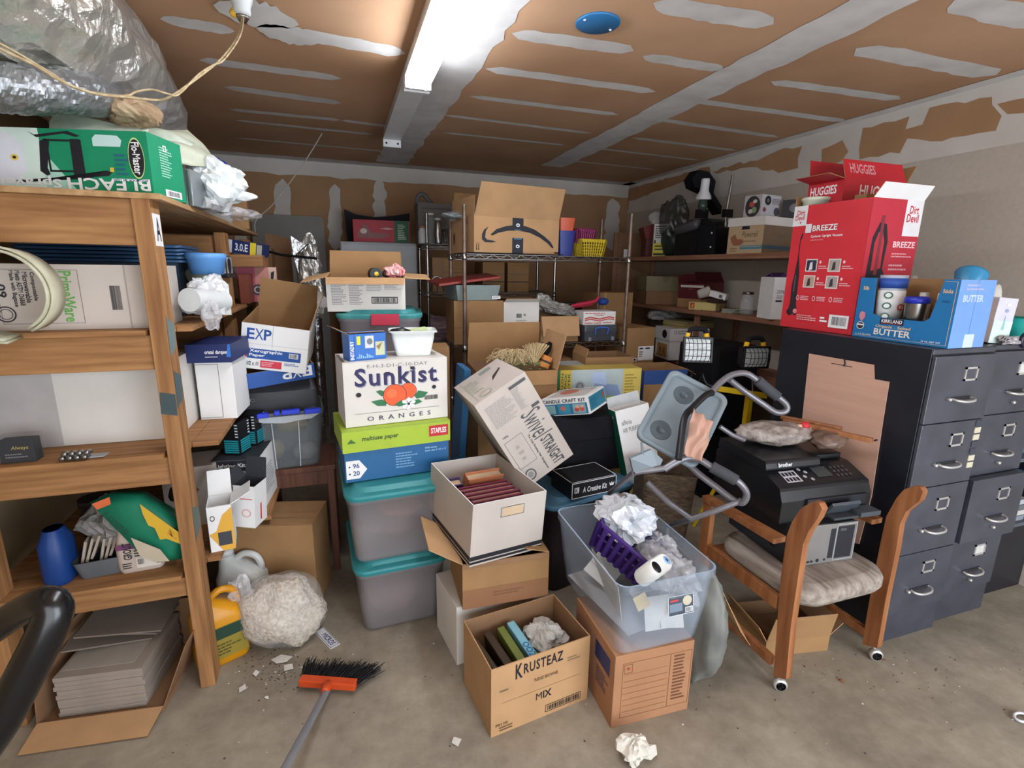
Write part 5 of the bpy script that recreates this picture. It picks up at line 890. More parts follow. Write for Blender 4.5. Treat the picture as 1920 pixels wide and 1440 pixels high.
# ================================================================ FILING CABINETS
CAB=mat('cabinet_paint','#15171F',.36,0,.1,5,spec=.55,hex2='#1B1E27'); CAB2=mat('cabinet_front','#34363F',.32,0,.12,7,spec=.7,hex2='#43454F'); CHR=mat('satin_chrome','#C9C6C2',.32,.55,.1,20)
zs=[PY(1742,668,1.31).z,PY(1717,797,1.31).z,PY(1700,918,1.31).z,PY(1679,1042,1.31).z,PY(1654,1152,1.31).z]
def cabinet(label,x0,x1,yf,open3,mag,card):
    th=thing('filing_cabinet',label,'filing cabinet',((x0+x1)/2,yf,0)); w_=x1-x0; yb=.715
    b=MB(); b.box((-w_/2,.003,.0),(w_/2,yb,1.323),CAB); b.box((-w_/2+.004,0,0),(w_/2-.004,.003,zs[4]-.004),CAB2); b.box((-w_/2+.004,0,zs[0]+.004),(w_/2-.004,.003,1.32),CAB2); b.build('body',th,bev=.003)
    for i in range(4):
        z1,z0=zs[i]-.002,zs[i+1]+.002; y=-.012-(.035 if i==2 and open3 else 0)
        b=MB(); b.box((-w_/2+.006,y,z0),(w_/2-.006,.002,z1),CAB2); o=b.build('drawer',th,bev=.002)
        h=z1-z0; zc=z0+h*.36; xh=w_*.02
        q=MB(); q.tube([(xh-.055,y,zc),(xh-.052,y-.02,zc-.003),(xh-.025,y-.034,zc-.006),(xh+.025,y-.034,zc-.006),(xh+.052,y-.02,zc-.003),(xh+.055,y,zc)],.0055,CHR,8,4); q.box((xh-.06,y-.004,zc-.006),(xh+.06,y,zc+.006),DRK); q.build('handle',o)
        q=MB(); q.lathe([(.0075,0),(.0075,.012),(.005,.016),(0,.016)],CHR,T=Matrix.Translation(V((xh-.078 if not open3 else xh,y,zc if not open3 else zc-.05)))@Matrix.Rotation(R(90),4,'X'),seg=12); q.build('thumb_latch',o)
        zl=z0+h*.72; xl=w_*.1; q=MB(); F=(V((xl-.036,y-.0005,zl-.026)),V((.072,0,0)),V((0,0,.052)),V((0,-1,0)))
        for a,c in(((xl-.038,zl-.028),(xl+.038,zl-.020)),((xl-.038,zl+.020),(xl+.038,zl+.028)),((xl-.038,zl-.028),(xl-.030,zl+.028)),((xl+.030,zl-.028),(xl+.038,zl+.028))): q.box((a[0],y-.004,a[1]),(c[0],y,c[1]),CHR)
        if i in card: q.box((xl-.03,y-.001,zl-.02),(xl+.03,y,zl+.02),C('#C6C4BE'))
        q.build('label_frame',o)
        if i==1 and mag:
            for k in range(7): q=MB(); q.box((w_/2-.05,y-.003,z1-.028-.031*k),(w_/2-.012,y,z1-.004-.031*k),C('#C3BCA4' if k in(1,2,5,6) else '#3A3D48')); q.build('magnet_strip',o)
    return th
cabinet('left black four-drawer filing cabinet with the pinkish card panel on its side',2.157,2.537,1.31,False,True,())
cabinet('right black four-drawer filing cabinet with its third drawer slightly open',2.543,2.925,1.335,True,False,(0,3))
PK=mat('pinkish_card','#C29A86',.8,0,.05,3,.1,sx=(1,1,14),spec=.15)
b=MB(); pl=[(1517,663),(1638,684),(1639,711),(1667,716),(1655,790),(1634,930),(1610,1020),(1480,990),(1497,850)]; b.prism([PX(x,y,2.150) for x,y in pl],(.004,0,0),PK); o=b.build('card_panel'); tag(o,'pinkish cardboard panel with a hook slot hanging on the cabinet side','panel')
b=MB(); b.tube([PX(1583,672,2.147),PX(1584,682,2.144),PX(1581,686,2.144)],.003,INK,6,3); b.tube([PX(1559,681,2.149),PX(1597,688,2.149)],.0015,INK,5); tag(b.build('wire_hook'),'small black wire hook at the top of the pinkish panel','hook')
# boxes on the cabinets
RC=C('#C9303A',.4); RW=C('#D9D7D8',.5); RZ=(0,0,-90); ZC=1.3245
BAG='#3A2A30'
vac=[('p',[(.085,.13),(.1,.1),(.14,.1),(.17,.12),(.19,.1),(.22,.11),(.22,.16),(.2,.2),(.19,.45),(.165,.55),(.15,.6),(.145,.72),(.17,.76),(.16,.79),(.135,.74),(.135,.58),(.12,.45),(.1,.35),(.11,.2)],C('#2A2228')),('c',.1,.13,.028,.022,INK),('c',.2,.14,.03,.02,C('#D98A8A')),('r',.13,.3,.15,.44,C('#5A4850'))]
pics=[]
for (u,v),sd in(((.27,.47),'#2A2E44'),((.58,.47),'#A59A92'),((.27,.34),'#B59A88'),((.58,.34),'#A89C98')):
    pics+=[('r',u,v,u+.16,v+.1,C('#D5D0CC')),('r',u+.012,v+.008,u+.148,v+.092,C(sd)),('p',[(u+.05,v+.01),(u+.1,v+.02),(u+.09,v+.08),(u+.06,v+.07)],C('#DDD8D4' if sd=='#2A2E44' else '#3A3238')),('lines',u+.18,v+.02,u+.33,v+.05,2,C('#E9C9C9'),4),('c',u+.2,v+.075,.014,.012,C('#E9C9C9'))]
for u in(.22,.45,.68): pics+=[('o',u,.255,.022,.02,.3,C('#E9C9C9')),('lines',u+.04,.235,u+.18,.275,3,C('#E9C9C9'),5)]
th=open_box('vacuum_carton','large red upright-vacuum carton standing on the cabinets','box',(2.401,1.92,ZC),RZ,(.409,.321,.608),RC,K,
 {'F':vac+pics+[('r',0,.84,.2,1,RW),('t','Dirt',.05,.925,.16,.965,C('#B52A36')),('t','Devil',.03,.885,.165,.925,C('#B52A36')),('p',[(.1,.87),(.13,.875),(.11,.855)],C('#B52A36')),('r',.2,.78,.285,.85,RW),('t','BREEZE',.3,.79,.63,.835,WHT),('t','Cyclonic Upright Vacuum',.29,.735,.71,.76,WHT),('lines',.29,.715,.55,.725,1,C('#E9B5B5'),4),('r',.7,.04,.95,.14,WHT),('bar',.74,.06,.92,.125,INK,5),('lines',.25,.07,.55,.12,3,C('#E9B5B5'),4),('r',.58,.1,.64,.115,WHT),('r',.58,.075,.68,.09,WHT)],
  'R':[('r',.0,0,1,1,C('#B22A3A')),('r',.66,.74,1,1,RW),('t','Dirt',.74,.9,.92,.96,C('#B52A36')),('t','Devil',.7,.84,.94,.9,C('#B52A36')),('t','BREEZE',.52,.655,.96,.70,C('#E3C4C8')),('lines',.52,.58,.95,.62,2,C('#D89AA2'),3),('lines',.5,.48,.9,.54,2,C('#D89AA2'),4),('lines',.5,.3,.9,.42,4,C('#C9707C'),5),
    ('p',[(.1,.1),(.42,.12),(.44,.45),(.38,.5),(.4,.7),(.33,.82),(.2,.83),(.1,.72),(.08,.45)],C('#1E1A22')),('p',[(.16,.48),(.34,.5),(.33,.7),(.28,.76),(.2,.76),(.15,.68)],C('#B22A3A')),('r',.22,.45,.28,.88,C('#7A2A35')),('r',.16,.3,.36,.34,C('#A5434A'))]},
 {'L':(10,.05,RC,K),'R':(32,.07,WB2,WB2),'B':(-80,.1)},rim=KL)
BT=C('#1F6FA6',.45); BTL=C('#6C93CC',.45); GO=C('#D9B98E',.5)
th=thing('butter_carton','blue butter carton with cut-out front on the cabinet top','box',(2.325,1.50,ZC),RZ)
w_,d_,h_=.395,.207,.262; X_,Y_=w_/2,d_/2
b=MB(); u=lambda a,c:(-X_+w_*a,-Y_,h_*c)
outer=[(0,0),(1,0),(1,1),(.86,1),(.79,.42),(.74,.36),(.3,.36),(.2,.42),(.18,1),(0,1)]
left=[(0,0),(.3,.0),(.3,.36),(.2,.42),(.18,1),(0,1)]; mid=[(.3,0),(.74,0),(.74,.36),(.3,.36)]; right=[(.74,0),(1,0),(1,1),(.86,1),(.79,.42),(.74,.36)]
for pl in(left,mid,right): b.prism([u(*q) for q in pl][::-1],(0,.004,0),BT)
b.box((-X_,-Y_+.004,0),(X_,Y_,.004),BT); b.box((-X_,Y_-.004,.004),(X_,Y_,h_),K); b.box((-X_,-Y_+.004,.004),(-X_+.004,Y_-.004,h_),K); b.box((X_-.004,-Y_+.004,.004),(X_,Y_-.004,h_),K)
Fs=faces(w_,d_,h_)
b.deco(Fs['F'],[('r',.02,.03,.98,.035,GO),('r',.985-.01,.03,.98,.97,GO),('r',.87,.965,.98,.97,GO),('r',.3,.26,.55,.355,C('#1D1E2A')),('t','KIRKLAND',.315,.285,.535,.34,WHT),('r',.315,.27,.535,.278,C('#A8323C')),('t','Organic . Salted',.26,.185,.63,.245,GO),('t','BUTTER',.25,.075,.64,.18,C('#E6DCD0')),('t','2 x 1 LB. SELL UNITS',.04,.045,.22,.07,WHT),('t','36 LB. NET WT',.75,.05,.93,.075,WHT),('t','Slb',.05,.8,.12,.86,GO),('t','Sticks',.865,.8,.955,.86,GO),('c',.085,.2,.045,.065,WHT),('c',.085,.2,.038,.055,C('#2A2A30')),('r',.05,.2,.12,.225,WHT),('p',[(.06,.42),(.085,.44),(.12,.42),(.125,.34),(.09,.27),(.055,.34)],C('#C97F8A')),('lines',.87,.66,.95,.7,2,C('#17507A'),2)])
b.deco(Fs['R'],[('r',0,0,1,1,BTL),('t','BUTTER',.15,.68,.72,.78,C('#B9C3DA')),('lines',.2,.84,.7,.95,2,C('#A8A4C0'),3),('r',.4,.0,.68,.2,C('#B9C6C6')),('r',.5,.2,.51,1,C('#5C82BC'))])
b.build('body',th)
b=MB(); b.lathe([(.036,0),(.043,.01),(.046,.1),(.05,.19),(.052,.235),(.049,.235),(.046,.19),(.04,.01),(0,.008)],clear('tumbler_plastic','#C9D2E0',.6,.15),seg=28)
b.lathe([(.0523,.18),(.0537,.222)],C('#2A4FA0'),seg=28); b.lathe([(.0478,.055),(.0502,.125),(.0517,.17)],WHT,seg=28)
th=thing('printed_tumbler','clear tumbler with blue band and round printed badges in the butter carton','tumbler',(2.29,1.60,ZC+.04))
b.build('cup',th)
for a,zc,m_ in((205,.15,C('#3F6B5C')),(205,.105,C('#3F6B5C')),(205,.06,C('#3F6B5C')),(262,.10,C('#B5382F'))):
    b=MB(); ca,sa=math.cos(R(a)),math.sin(R(a)); c_=V((.0535*ca,.0535*sa,zc)); U=V((-sa,ca,0))*-1; rr=.017 if m_!=MATS.get('x') else .02
    b.add([c_+U*rr*math.cos(t*math.pi/10)+V((0,0,1))*rr*.85*math.sin(t*math.pi/10)+V((.001*ca,.001*sa,0)) for t in range(20)],[tuple(range(20))],m_)
    b.add([c_+U*rr*.65*math.cos(t*math.pi/10)+V((0,0,1))*rr*.55*math.sin(t*math.pi/10)+V((.002*ca,.002*sa,0)) for t in range(20)],[tuple(range(20))],C('#D9DCDA')); b.build('round_badge',th)
b=MB(); F=(V((.0565*math.cos(R(262))-.006,.0565*math.sin(R(262)),.09)),V((.012,-.0,0)),V((0,0,.02)),V((0,-1,0))); b.deco(F,[('t','8',0,0,1,1,C('#B5382F'))]); b.build('printed_digit',th)
th=thing('steel_travel_mug','steel travel mug with a blue lid in the butter carton','mug',(2.27,1.475,ZC+.03))
b=MB(); b.lathe([(.03,0),(.033,.004),(.041,.13),(.042,.135)],STL,seg=28); b.build('mug_body',th); b=MB(); b.lathe([(.043,.132),(.046,.14),(.046,.152),(.04,.16),(.036,.155),(.0,.152)],C('#2430A8',.35),seg=28); b.build('lid',th)
b=MB(); b.loft([(0,.05,.04,.01),(.16,.05,.04,.01),(.175,.03,.03,.01),(.2,.03,.03,.01)],C('#CFCFCB',.4)); tag(b.build('white_bottle',loc=(2.36,1.51,ZC+.005)),'white capped bottle behind the steel travel mug','bottle')
b=MB(); b.box((-.03,-.02,0),(.03,.02,.2),C('#D2D4D0')); tag(b.build('white_packet',loc=(2.36,1.42,ZC+.005)),'white packet at the right inside the butter carton','packet')
th=thing('blue_bowl','bright blue plastic bowl tipped up over the back of the butter carton','bowl',(2.51,1.45,ZC+.225),(-12,38,0)); b=MB(); b.lathe([(.0,0),(.033,.0),(.045,.015),(.056,.068),(.058,.075),(.055,.075),(.041,.015),(0,.006)],C('#2F7FA8',.3),seg=30); b.build('shell',th)
closed_box('support_carton','brown carton behind the butter carton','box',(2.52,1.50,ZC),(0,0,0),(.14,.2,.215),K)
# things on the right cabinet
th=thing('white_round_dish','large white round plastic lid standing behind the pink and white pack','lid',(2.98,1.62,ZC-.02),(90,0,18)); b=MB(); b.lathe([(.0,0),(.11,.0),(.125,.012),(.13,.03),(.126,.03),(.12,.015),(0,.008)],C('#D8D2C4',.4),T=Matrix.Translation(V((0,.13,0))),seg=40); b.build('shell',th)
closed_box('pink_white_pack','pink fading to white upright pack on the right cabinet','pack',(2.63,1.385,ZC),(0,4,-6),(.105,.05,.19),C('#C7C4D0',.5),{'F':[('r',0,0,1,.5,C('#C9D8D2')),('p',[(.45,.3),(.62,.3),(.58,.5),(.55,.62),(.5,.5)],C('#8FB8BE')),('c',.53,.72,.1,.04,C('#8E9AB8')),('c',.55,.85,.1,.03,WHT)]})
th=thing('teal_basin','teal plastic basin at the right edge on the filing cabinet','basin',(2.86,1.46,ZC)); b=MB(); b.loft([(0,.13,.13,.04),(.09,.17,.17,.05),(.1,.18,.18,.05)],C('#1E8E86',.3),cap1=False); b.loft([(.1,.17,.17,.05),(.01,.12,.12,.04)],C('#1E8E86'),False,True); b.build('shell',th)
b=MB(); b.blob((2.66,1.34,ZC+.012),(.06,.02,.02),mat('crumpled_silver','#A8A3A6',.3,.3,.2,14,.6,bscale=30),.5,4,36,91,ridge=True,flat=ZC); tag(b.build('crumpled_wrapper'),'crumpled silvery wrapper in front of the pink and white pack','wrapper')
b=MB(); b.tube([(2.755+.03*math.cos(a*math.pi/8),1.33,ZC+.005+.028*math.sin(a*math.pi/8)+.01) for a in range(16)],.008,C('#2A2036',.3),8,closed=True); b.tube([(2.78,1.33,ZC+.04),(2.80,1.335,ZC+.03),(2.80,1.335,ZC)],.007,C('#2A2036'),8,3); tag(b.build('dark_ring_clip'),'dark purple ring-shaped clip at the front edge of the right cabinet','clip')
b=MB(); b.blob((2.72,1.82,ZC+.13),(.09,.05,.13),clear('thin_film','#D8D4D4',.16,.1,.9,12),.3,2.5,40,92,ridge=True); tag(b.build('thin_clear_bag'),'thin clear plastic bag standing up between the vacuum and butter cartons','bag')
b=MB(); b.box((2.6,2.0,ZC),(2.75,2.04,ZC+.14),BLKM); b.box((2.8,2.0,ZC),(2.83,2.04,ZC+.17),BLKM); tag(b.build('black_bracket'),'black bracket behind the butter carton','bracket')
# diaper carton
RH=C('#B3202C',.45)
th=open_box('diaper_carton','open red diaper carton lying behind the vacuum carton top','box',(2.53,2.035,1.938),RZ,(.20,.42,.11),RH,K,{'F':[('t','HUGGIES',.08,.42,.82,.8,WHT)],'R':[('t','HUGGIES',.25,.3,.85,.8,C('#D8C9C4'))]},{'F':(80,.1,RH,C('#A79A92')),'L':(10,.12,RH,RH),'R':(-20,.1,RH,K,[('t','HUGGIES',.1,.3,.5,.8,C('#C98A8E'))]),'B':(30,.1,K,K)})
th=thing('ice_cream_pail','white round pail lid rim at the left on the vacuum carton','pail',(2.30,2.06,1.935)); b=MB(); b.lathe([(.05,-.06),(.06,.02),(.066,.022),(.066,.034),(.06,.038),(0,.036)],C('#C9CCB8',.4),seg=30); b.build('pail',th)
for i,(x_,y_) in enumerate(((2.44,1.80),(2.50,1.77))):
    b=MB(); b.lathe([(.015,0),(.026,0),(.026,.075),(.015,.075),(.015,0)],C('#DCDAD6',.7),T=Matrix.Translation(V((x_,y_,1.9))),seg=20); tag(b.build('paper_roll'),('left','right')[i]+' of two white paper rolls poking out of the vacuum carton','paper roll')
closed_box('short_brown_block','short brown block between the white pail and the paper rolls','block',(2.39,1.85,1.90),(0,0,0),(.12,.06,.065),K)
# ================================================================ RIGHT WALL SHELVES
XF=2.83
th=thing('wall_shelving','pine shelving boards along the right wall behind the cabinets','shelving')
SB=mat('shelf_board_pine','#7C543E',.65,0,.15,3,.1,sx=(14,1,14),hex2='#A0745A')
for z_ in(1.70,1.25,.79): b=MB(); b.box((XF,2.55,z_),(XR,4.98,z_+.038),SB); b.build('shelf_board',th,bev=.002)
for y_ in(5.0,3.62,2.53): b=MB(); b.box((XF+.05,y_-.01,0),(XF+.09,y_+.02,2.0 if y_>4.9 else 1.25),SB); b.box((XR-.05,y_-.01,0),(XR-.01,y_+.02,2.0 if y_>4.9 else 1.25),SB); b.build('upright',th)
b=MB(); b.box((XF,5.0,0),(XR,5.02,2.0),KD); b.build('end_panel',th)
S1=1.7385; S2=1.2885; S3=.8285
PR2=C('#8A6A4A')
th=closed_box('records_storage_box','brown records box with a white lid on the top wall shelf','box',(3.06,3.19,S1),(0,0,-78),(.29,.375,.235),C('#B39A78',.7),
 {'F':[('p',[(.38,.74),(.62,.74),(.6,.84),(.4,.84)],INK),('t','Powerail',.42,.5,.86,.68,C('#5A463A'),0,.2),('r',.38,.14,1,.2,C('#3E7F96')),('r',.38,.22,1,.25,C('#3E7F96')),('p',[(.08,.5),(.2,.62),(.28,.45),(.42,.45),(.48,.35),(.38,.26),(.2,.25),(.12,.35)],C('#8E5A3E')),('t','STORAGE BOX',.45,.36,.82,.4,C('#5A463A')),('lines',.1,.05,.3,.2,2,C('#7A6248'),2)],'R':[('r',0,.14,1,.25,C('#3E5560')),('t','Powerail',.3,.5,.7,.64,C('#6A5646'),0)]},cols={'R':C('#75604C')})
b=MB(); b.box((-.152,-.195,.0),(.152,.195,.06),WB); tag(b.build('box_lid',loc=(3.06,3.19,S1+.2),rot=(0,0,-78)),'white cardboard lid of the brown records box','box lid')
th=closed_box('speaker_box','white patterned car-speaker box on the records box lid','box',(3.07,3.22,S1+.2615),(0,0,-80),(.15,.22,.165),C('#B9B7BB',.5),
 {'F':[('c',.5,.5,.42,.46,C('#3A3438')),('c',.45,.6,.15,.12,C('#B5534A')),('c',.6,.35,.14,.14,C('#7E9A6A')),('c',.4,.3,.12,.1,C('#C9C4C0')),('c',.62,.72,.12,.08,C('#C9C4C0'))],'R':[('c',.3,.75,.16,.2,INK),('c',.3,.75,.07,.09,C('#6A6A6C')),('c',.8,.3,.15,.18,C('#4A4A50')),('c',.15,.35,.09,.1,C('#7A4656')),('lines',.52,.6,.95,.85,4,C('#5A5A60'),5)]})
b=MB(); T=Matrix.Translation(V((3.2,3.05,S1+.262)))@Matrix.Rotation(R(28),4,'Z'); b.box((0,-.08,0),(.012,.08,.13),C('#2E2C30'),T); b.lathe([(.035,0),(.03,.004),(0,.004)],C('#77777A'),T=T@Matrix.Translation(V((-.001,0,.07)))@Matrix.Rotation(R(-90),4,'Y')); tag(b.build('dark_speaker'),'dark triangular speaker panel beside the patterned speaker box','speaker')
# black studio equipment
th=thing('black_photo_enlarger','black boxy equipment with a grey cylinder on the top wall shelf','equipment',(3.02,3.78,S1),(0,0,-82))
b=MB(); b.loft([(0,.40,.32,.02),(.2,.40,.32,.02),(.26,.36,.28,.03),(.3,.2,.2,.03)],BLK); b.build('body',th)
b=MB(); T=Matrix.Translation(V((-.05,-.15,.235)))@Matrix.Rotation(R(80),4,'Y'); b.lathe([(.035,-.13),(.043,-.12),(.043,.1),(.035,.12),(0,.12)],C('#4C4C50',.4),T=T,seg=22); b.build('grey_cylinder',th)
b=MB(); b.box((.1,-.19,-.0),(.28,-.155,.24),BLKM); b.build('flat_bag',th,bev=.01)
for z_ in(.06,.17): b=MB(); b.lathe([(.008,0),(.006,.004),(0,.005)],C('#E8E8E8'),T=Matrix.Translation(V((.25,-.191,z_)))@Matrix.Rotation(R(90),4,'X'),seg=12); b.build('snap',th)
p=PY(1320,360,3.75); th=thing('white_lamp_head','white bell-shaped lamp head above the black equipment','lamp',(p.x,3.75,p.z-.06),(6,-3,0))
b=MB(); b.lathe([(.062,0),(.064,.01),(.058,.03),(.04,.06),(.035,.08),(.035,.15),(.03,.165),(0,.167)],C('#D5D5D8',.3),seg=26); b.lathe([(.06,.0),(.0,.02)],C('#8A8A8C')); b.build('shade',th)
b=MB(); b.lathe([(.03,-.1),(.04,-.05),(.03,0)],C('#3A4A44',.2),seg=18); b.box((-.045,-.03,-.15),(.045,.03,-.08),BLK); b.build('neck',th)
b=MB(); q=[PY(x,y,4.0) for x,y in((1298,335),(1310,318),(1330,322),(1342,340),(1338,362),(1360,398),(1352,402),(1328,362),(1302,350))]; b.prism(q,(0,.12,0),BLKM); tag(b.build('black_lamp_hood',bev=.006),'black angular lamp hood behind the white lamp head','lamp hood')
b=MB(); p0=PY(1374,328,3.6); p1=PY(1362,400,3.6); p2=PY(1366,410,3.6); b.tube([p0,p1],.011,STL,12); b.tube([p1,PY(1366,418,3.6)+V((0,0,-.12))],.006,STL,8); b.box(tuple(p1+V((-.03,-.02,-.03))),tuple(p1+V((.05,.02,.03))),BLK); b.tube([p1,V((p1.x,p1.y,S1))],.008,STL,8); tag(b.build('chrome_pole'),'upright chrome pole with a black clamp on the top wall shelf','pole')
b=MB(); q=V((2.98,4.2,S1+.32)); b.blob(tuple(q),(.1,.16,.2),clear('dark_film','#2C3430',.55,.25,.7,10),.25,2.2,40,95,ridge=True); b.blob((2.98,4.2,S1+.14),(.08,.12,.14),mat('dark_green_thing','#26332C',.4),.2,2,26,96,flat=S1+.001); tag(b.build('dark_wrapped_equipment'),'dark wrapped equipment in cloudy film left of the lamp head','equipment')
closed_box('yellow_panel_carton','white and yellow lettered carton at the left on the top wall shelf','box',(2.95,4.32,S1),(0,0,-30),(.15,.12,.3),C('#C3C2BC',.5),{'F':[('r',0,0,1,.42,C('#C9BE32')),('lines',.1,.55,.9,.95,6,INK,5),('r',.1,.3,.9,.34,INK),('r',.1,.2,.9,.24,INK),('r',.05,.04,.95,.1,INK),('r',.05,.4,.15,.5,INK)]})
closed_box('red_toolbox','dark red box tilted at the left on the top wall shelf','toolbox',(3.02,4.56,S1+.2),(0,-18,-20),(.2,.22,.12),C('#6E1A20',.4))
closed_box('dark_red_box','tall dark red box behind the white and yellow carton','box',(3.03,4.56,S1),(0,0,-20),(.2,.2,.2),C('#5A2020',.5))
b=MB(); b.blob((2.92,4.36,S1+.355),(.08,.06,.05),FILM,.4,3,30,97,ridge=True,flat=S1+.302); tag(b.build('clear_wrap'),'clear wrap on top of the white and yellow carton','wrap')
closed_box('white_card_stub','small white card standing at the end of the top wall shelf','card',(2.86,4.78,S1),(0,0,20),(.09,.01,.08),WHT,bev=0)
# middle shelf
closed_box('brown_flat_carton','flat brown carton under the olive box on the middle wall shelf','box',(3.0,4.34,S2),(0,0,-14),(.38,.3,.125),KD)
closed_box('olive_flap_box','olive grey flat box on the flat brown carton','box',(3.0,4.33,S2+.126),(0,0,-14),(.40,.28,.14),C('#7C7458',.7),{'F':[('p',[(.4,.99),(.55,.99),(.52,.6),(.42,.6)],C('#6A634C'))]})
open_box('maroon_box','maroon cardboard box with open white-edged flaps on the middle shelf','box',(3.05,3.8,S2+.09),(4,0,-75),(.28,.26,.13),C('#5A1F22',.6),C('#4A1A1E'),{'F':[('r',.1,.75,.95,.9,C('#C9C4BE')),('lines',.4,.6,.6,.66,1,C('#A5806A'),3)]},{'L':(10,.07,WHT,C('#5A1F22')),'B':(-30,.1)})
closed_box('tan_carton_base','brown carton under the maroon box','box',(3.06,3.8,S2),(0,0,-75),(.3,.27,.085),K)
closed_box('yellow_film_box','pale yellow box with a red square logo on the middle wall shelf','box',(2.90,3.55,S2),(0,0,-62),(.23,.1,.065),C('#C9BA78',.5),{'F':[('r',.05,.15,.22,.9,C('#B5402E')),('p',[(.09,.3),(.14,.7),(.19,.7),(.15,.5),(.19,.3)],C('#D9B43A')),('p',[(.48,0),(.56,0),(.52,.1)],INK)]})
b=MB(); T=Matrix.Translation(V((2.88,3.62,S2+.125)))@Matrix.Rotation(R(72),4,'Y')@Matrix.Rotation(R(20),4,'X'); b.lathe([(.035,0),(.045,.09),(.048,.095),(.044,.095),(.0,.01)],C('#BFBBB2',.5),T=T,seg=22); tag(b.build('white_cup'),'white cup lying tipped over the pale yellow box','cup')
closed_box('white_ticket_box','small white box with a barcode lying on the pale yellow box','box',(2.92,3.42,S2+.105),(0,12,-66),(.14,.05,.05),WB2,{'F':[('bar',.6,.2,.8,.7,INK,3)]})
b=MB(); b.box((2.88,3.36,S2+.0662),(2.96,3.5,S2+.10),C('#3A2A26')); tag(b.build('dark_spacer'),'dark pad between the yellow and white boxes','pad')
b=MB()
for k,(a,hx) in enumerate(((10,'#A8B59A'),(-14,'#C9C6B8'),(25,'#8FA8A0'),(-5,'#B8B49A'))): b.box((-.06,-.05,0),(.06,.05,.006),C(hx),Matrix.Translation(V((2.93,3.26,S2+.008*k)))@Matrix.Rotation(R(a),4,'Z'))
tag(b.build('paper_pile'),'small pile of papers right of the pale yellow box','paper')
jar('glass_jar','clear glass jar with steel contents on the middle wall shelf',2.96,3.14,S2,.05,.15,GLASS,lm=STL)
b=MB(); b.lathe([(.045,0),(.07,.03),(.075,.1),(.05,.18),(.028,.24),(.026,.29),(.034,.3),(.03,.3),(.022,.24)],C('#1D1A3E',.25),seg=26); tag(b.build('indigo_vase',loc=(3.0,2.97,S2)),'dark indigo glass vase on the middle wall shelf','vase')
closed_box('white_coded_box','white carton printed 25761 with a barcode at the shelf edge','box',(2.905,2.80,S2),(0,0,-16),(.185,.18,.285),WB2,{'F':[('t','25761',.14,.62,.46,.7,INK,0),('lines',.14,.48,.4,.58,3,C('#9A9A9A'),2),('r',.12,.42,.36,.46,INK)]+[('r',.5,.34+.022*j,.64,.34+.022*j+(.012 if j%3 else .006),INK) for j in range(16)]})
b=MB(); b.prism([(2.93,2.88,S2),(3.1,2.88,S2),(3.1,2.88,S2+.27),(3.02,2.88,S2+.315),(2.93,2.88,S2+.27)],(0,.12,0),C('#4A2A5A')); tag(b.build('purple_gable_box'),'purple gabled box behind the white coded carton','box')
# lower shelf
closed_box('office_supply_carton','white office-supply carton with a tilted lid on the lower wall shelf','box',(2.93,3.86,S3),(0,0,-98),(.27,.36,.17),WB2,{'F':[('r',.15,.1,.85,.8,C('#B98A4A')),('r',.3,.3,.45,.6,C('#7A5430')),('r',.55,.3,.7,.6,C('#7A5430'))]})
th=closed_box('white_carton_lid','white carton lid with a ring logo on the office-supply carton','box lid',(2.93,3.86,S3+.1705),(0,0,-98),(.285,.375,.11),WB2,{'F':[('c',.65,.5,.16,.35,INK)],'R':[('o',.14,.72,.035,.14,.25,C('#2A2E4A')),('t','Corporate',.2,.74,.46,.88,C('#2A2E4A')),('t','Express',.2,.56,.4,.7,C('#2A2E4A'))]})
b=MB()
for k in range(3): b.box((-.14,-.17,0),(.14,.17,.018),C(('#9E8D58','#A99A66','#8C7E5E')[k],.7),Matrix.Translation(V((3.02,3.9,S3+.282+.019*k)))@Matrix.Rotation(R(-95+9*k),4,'Z'))
tag(b.build('yellow_folders'),'stack of yellowish folders on the white carton lid','folder')
b=MB(); b.blob((2.98,4.2,S3+.36),(.14,.12,.05),FILM,.5,4,40,98,ridge=True); b.box((2.9,4.1,S3),(3.1,4.32,S3+.3),C('#3A352E')); tag(b.build('bagged_odds_box'),'dark box topped with clear wrap at the left on the lower wall shelf','box')
th=closed_box('black_case','large black soft case behind the work lights','case',(2.605,2.99,.45),(0,0,-88),(.40,.40,.65),BLKM,bev=.03)
b=MB(); b.tube([(-.1,-.18,.65),(-.08,-.18,.685),(.0,-.18,.685),(.02,-.18,.65)],.006,BLK,8,4); b.build('handle',th)
closed_box('low_black_base','low black carton under the black soft case','box',(2.60,2.99,0),(0,0,-88),(.42,.42,.449),BLKM)
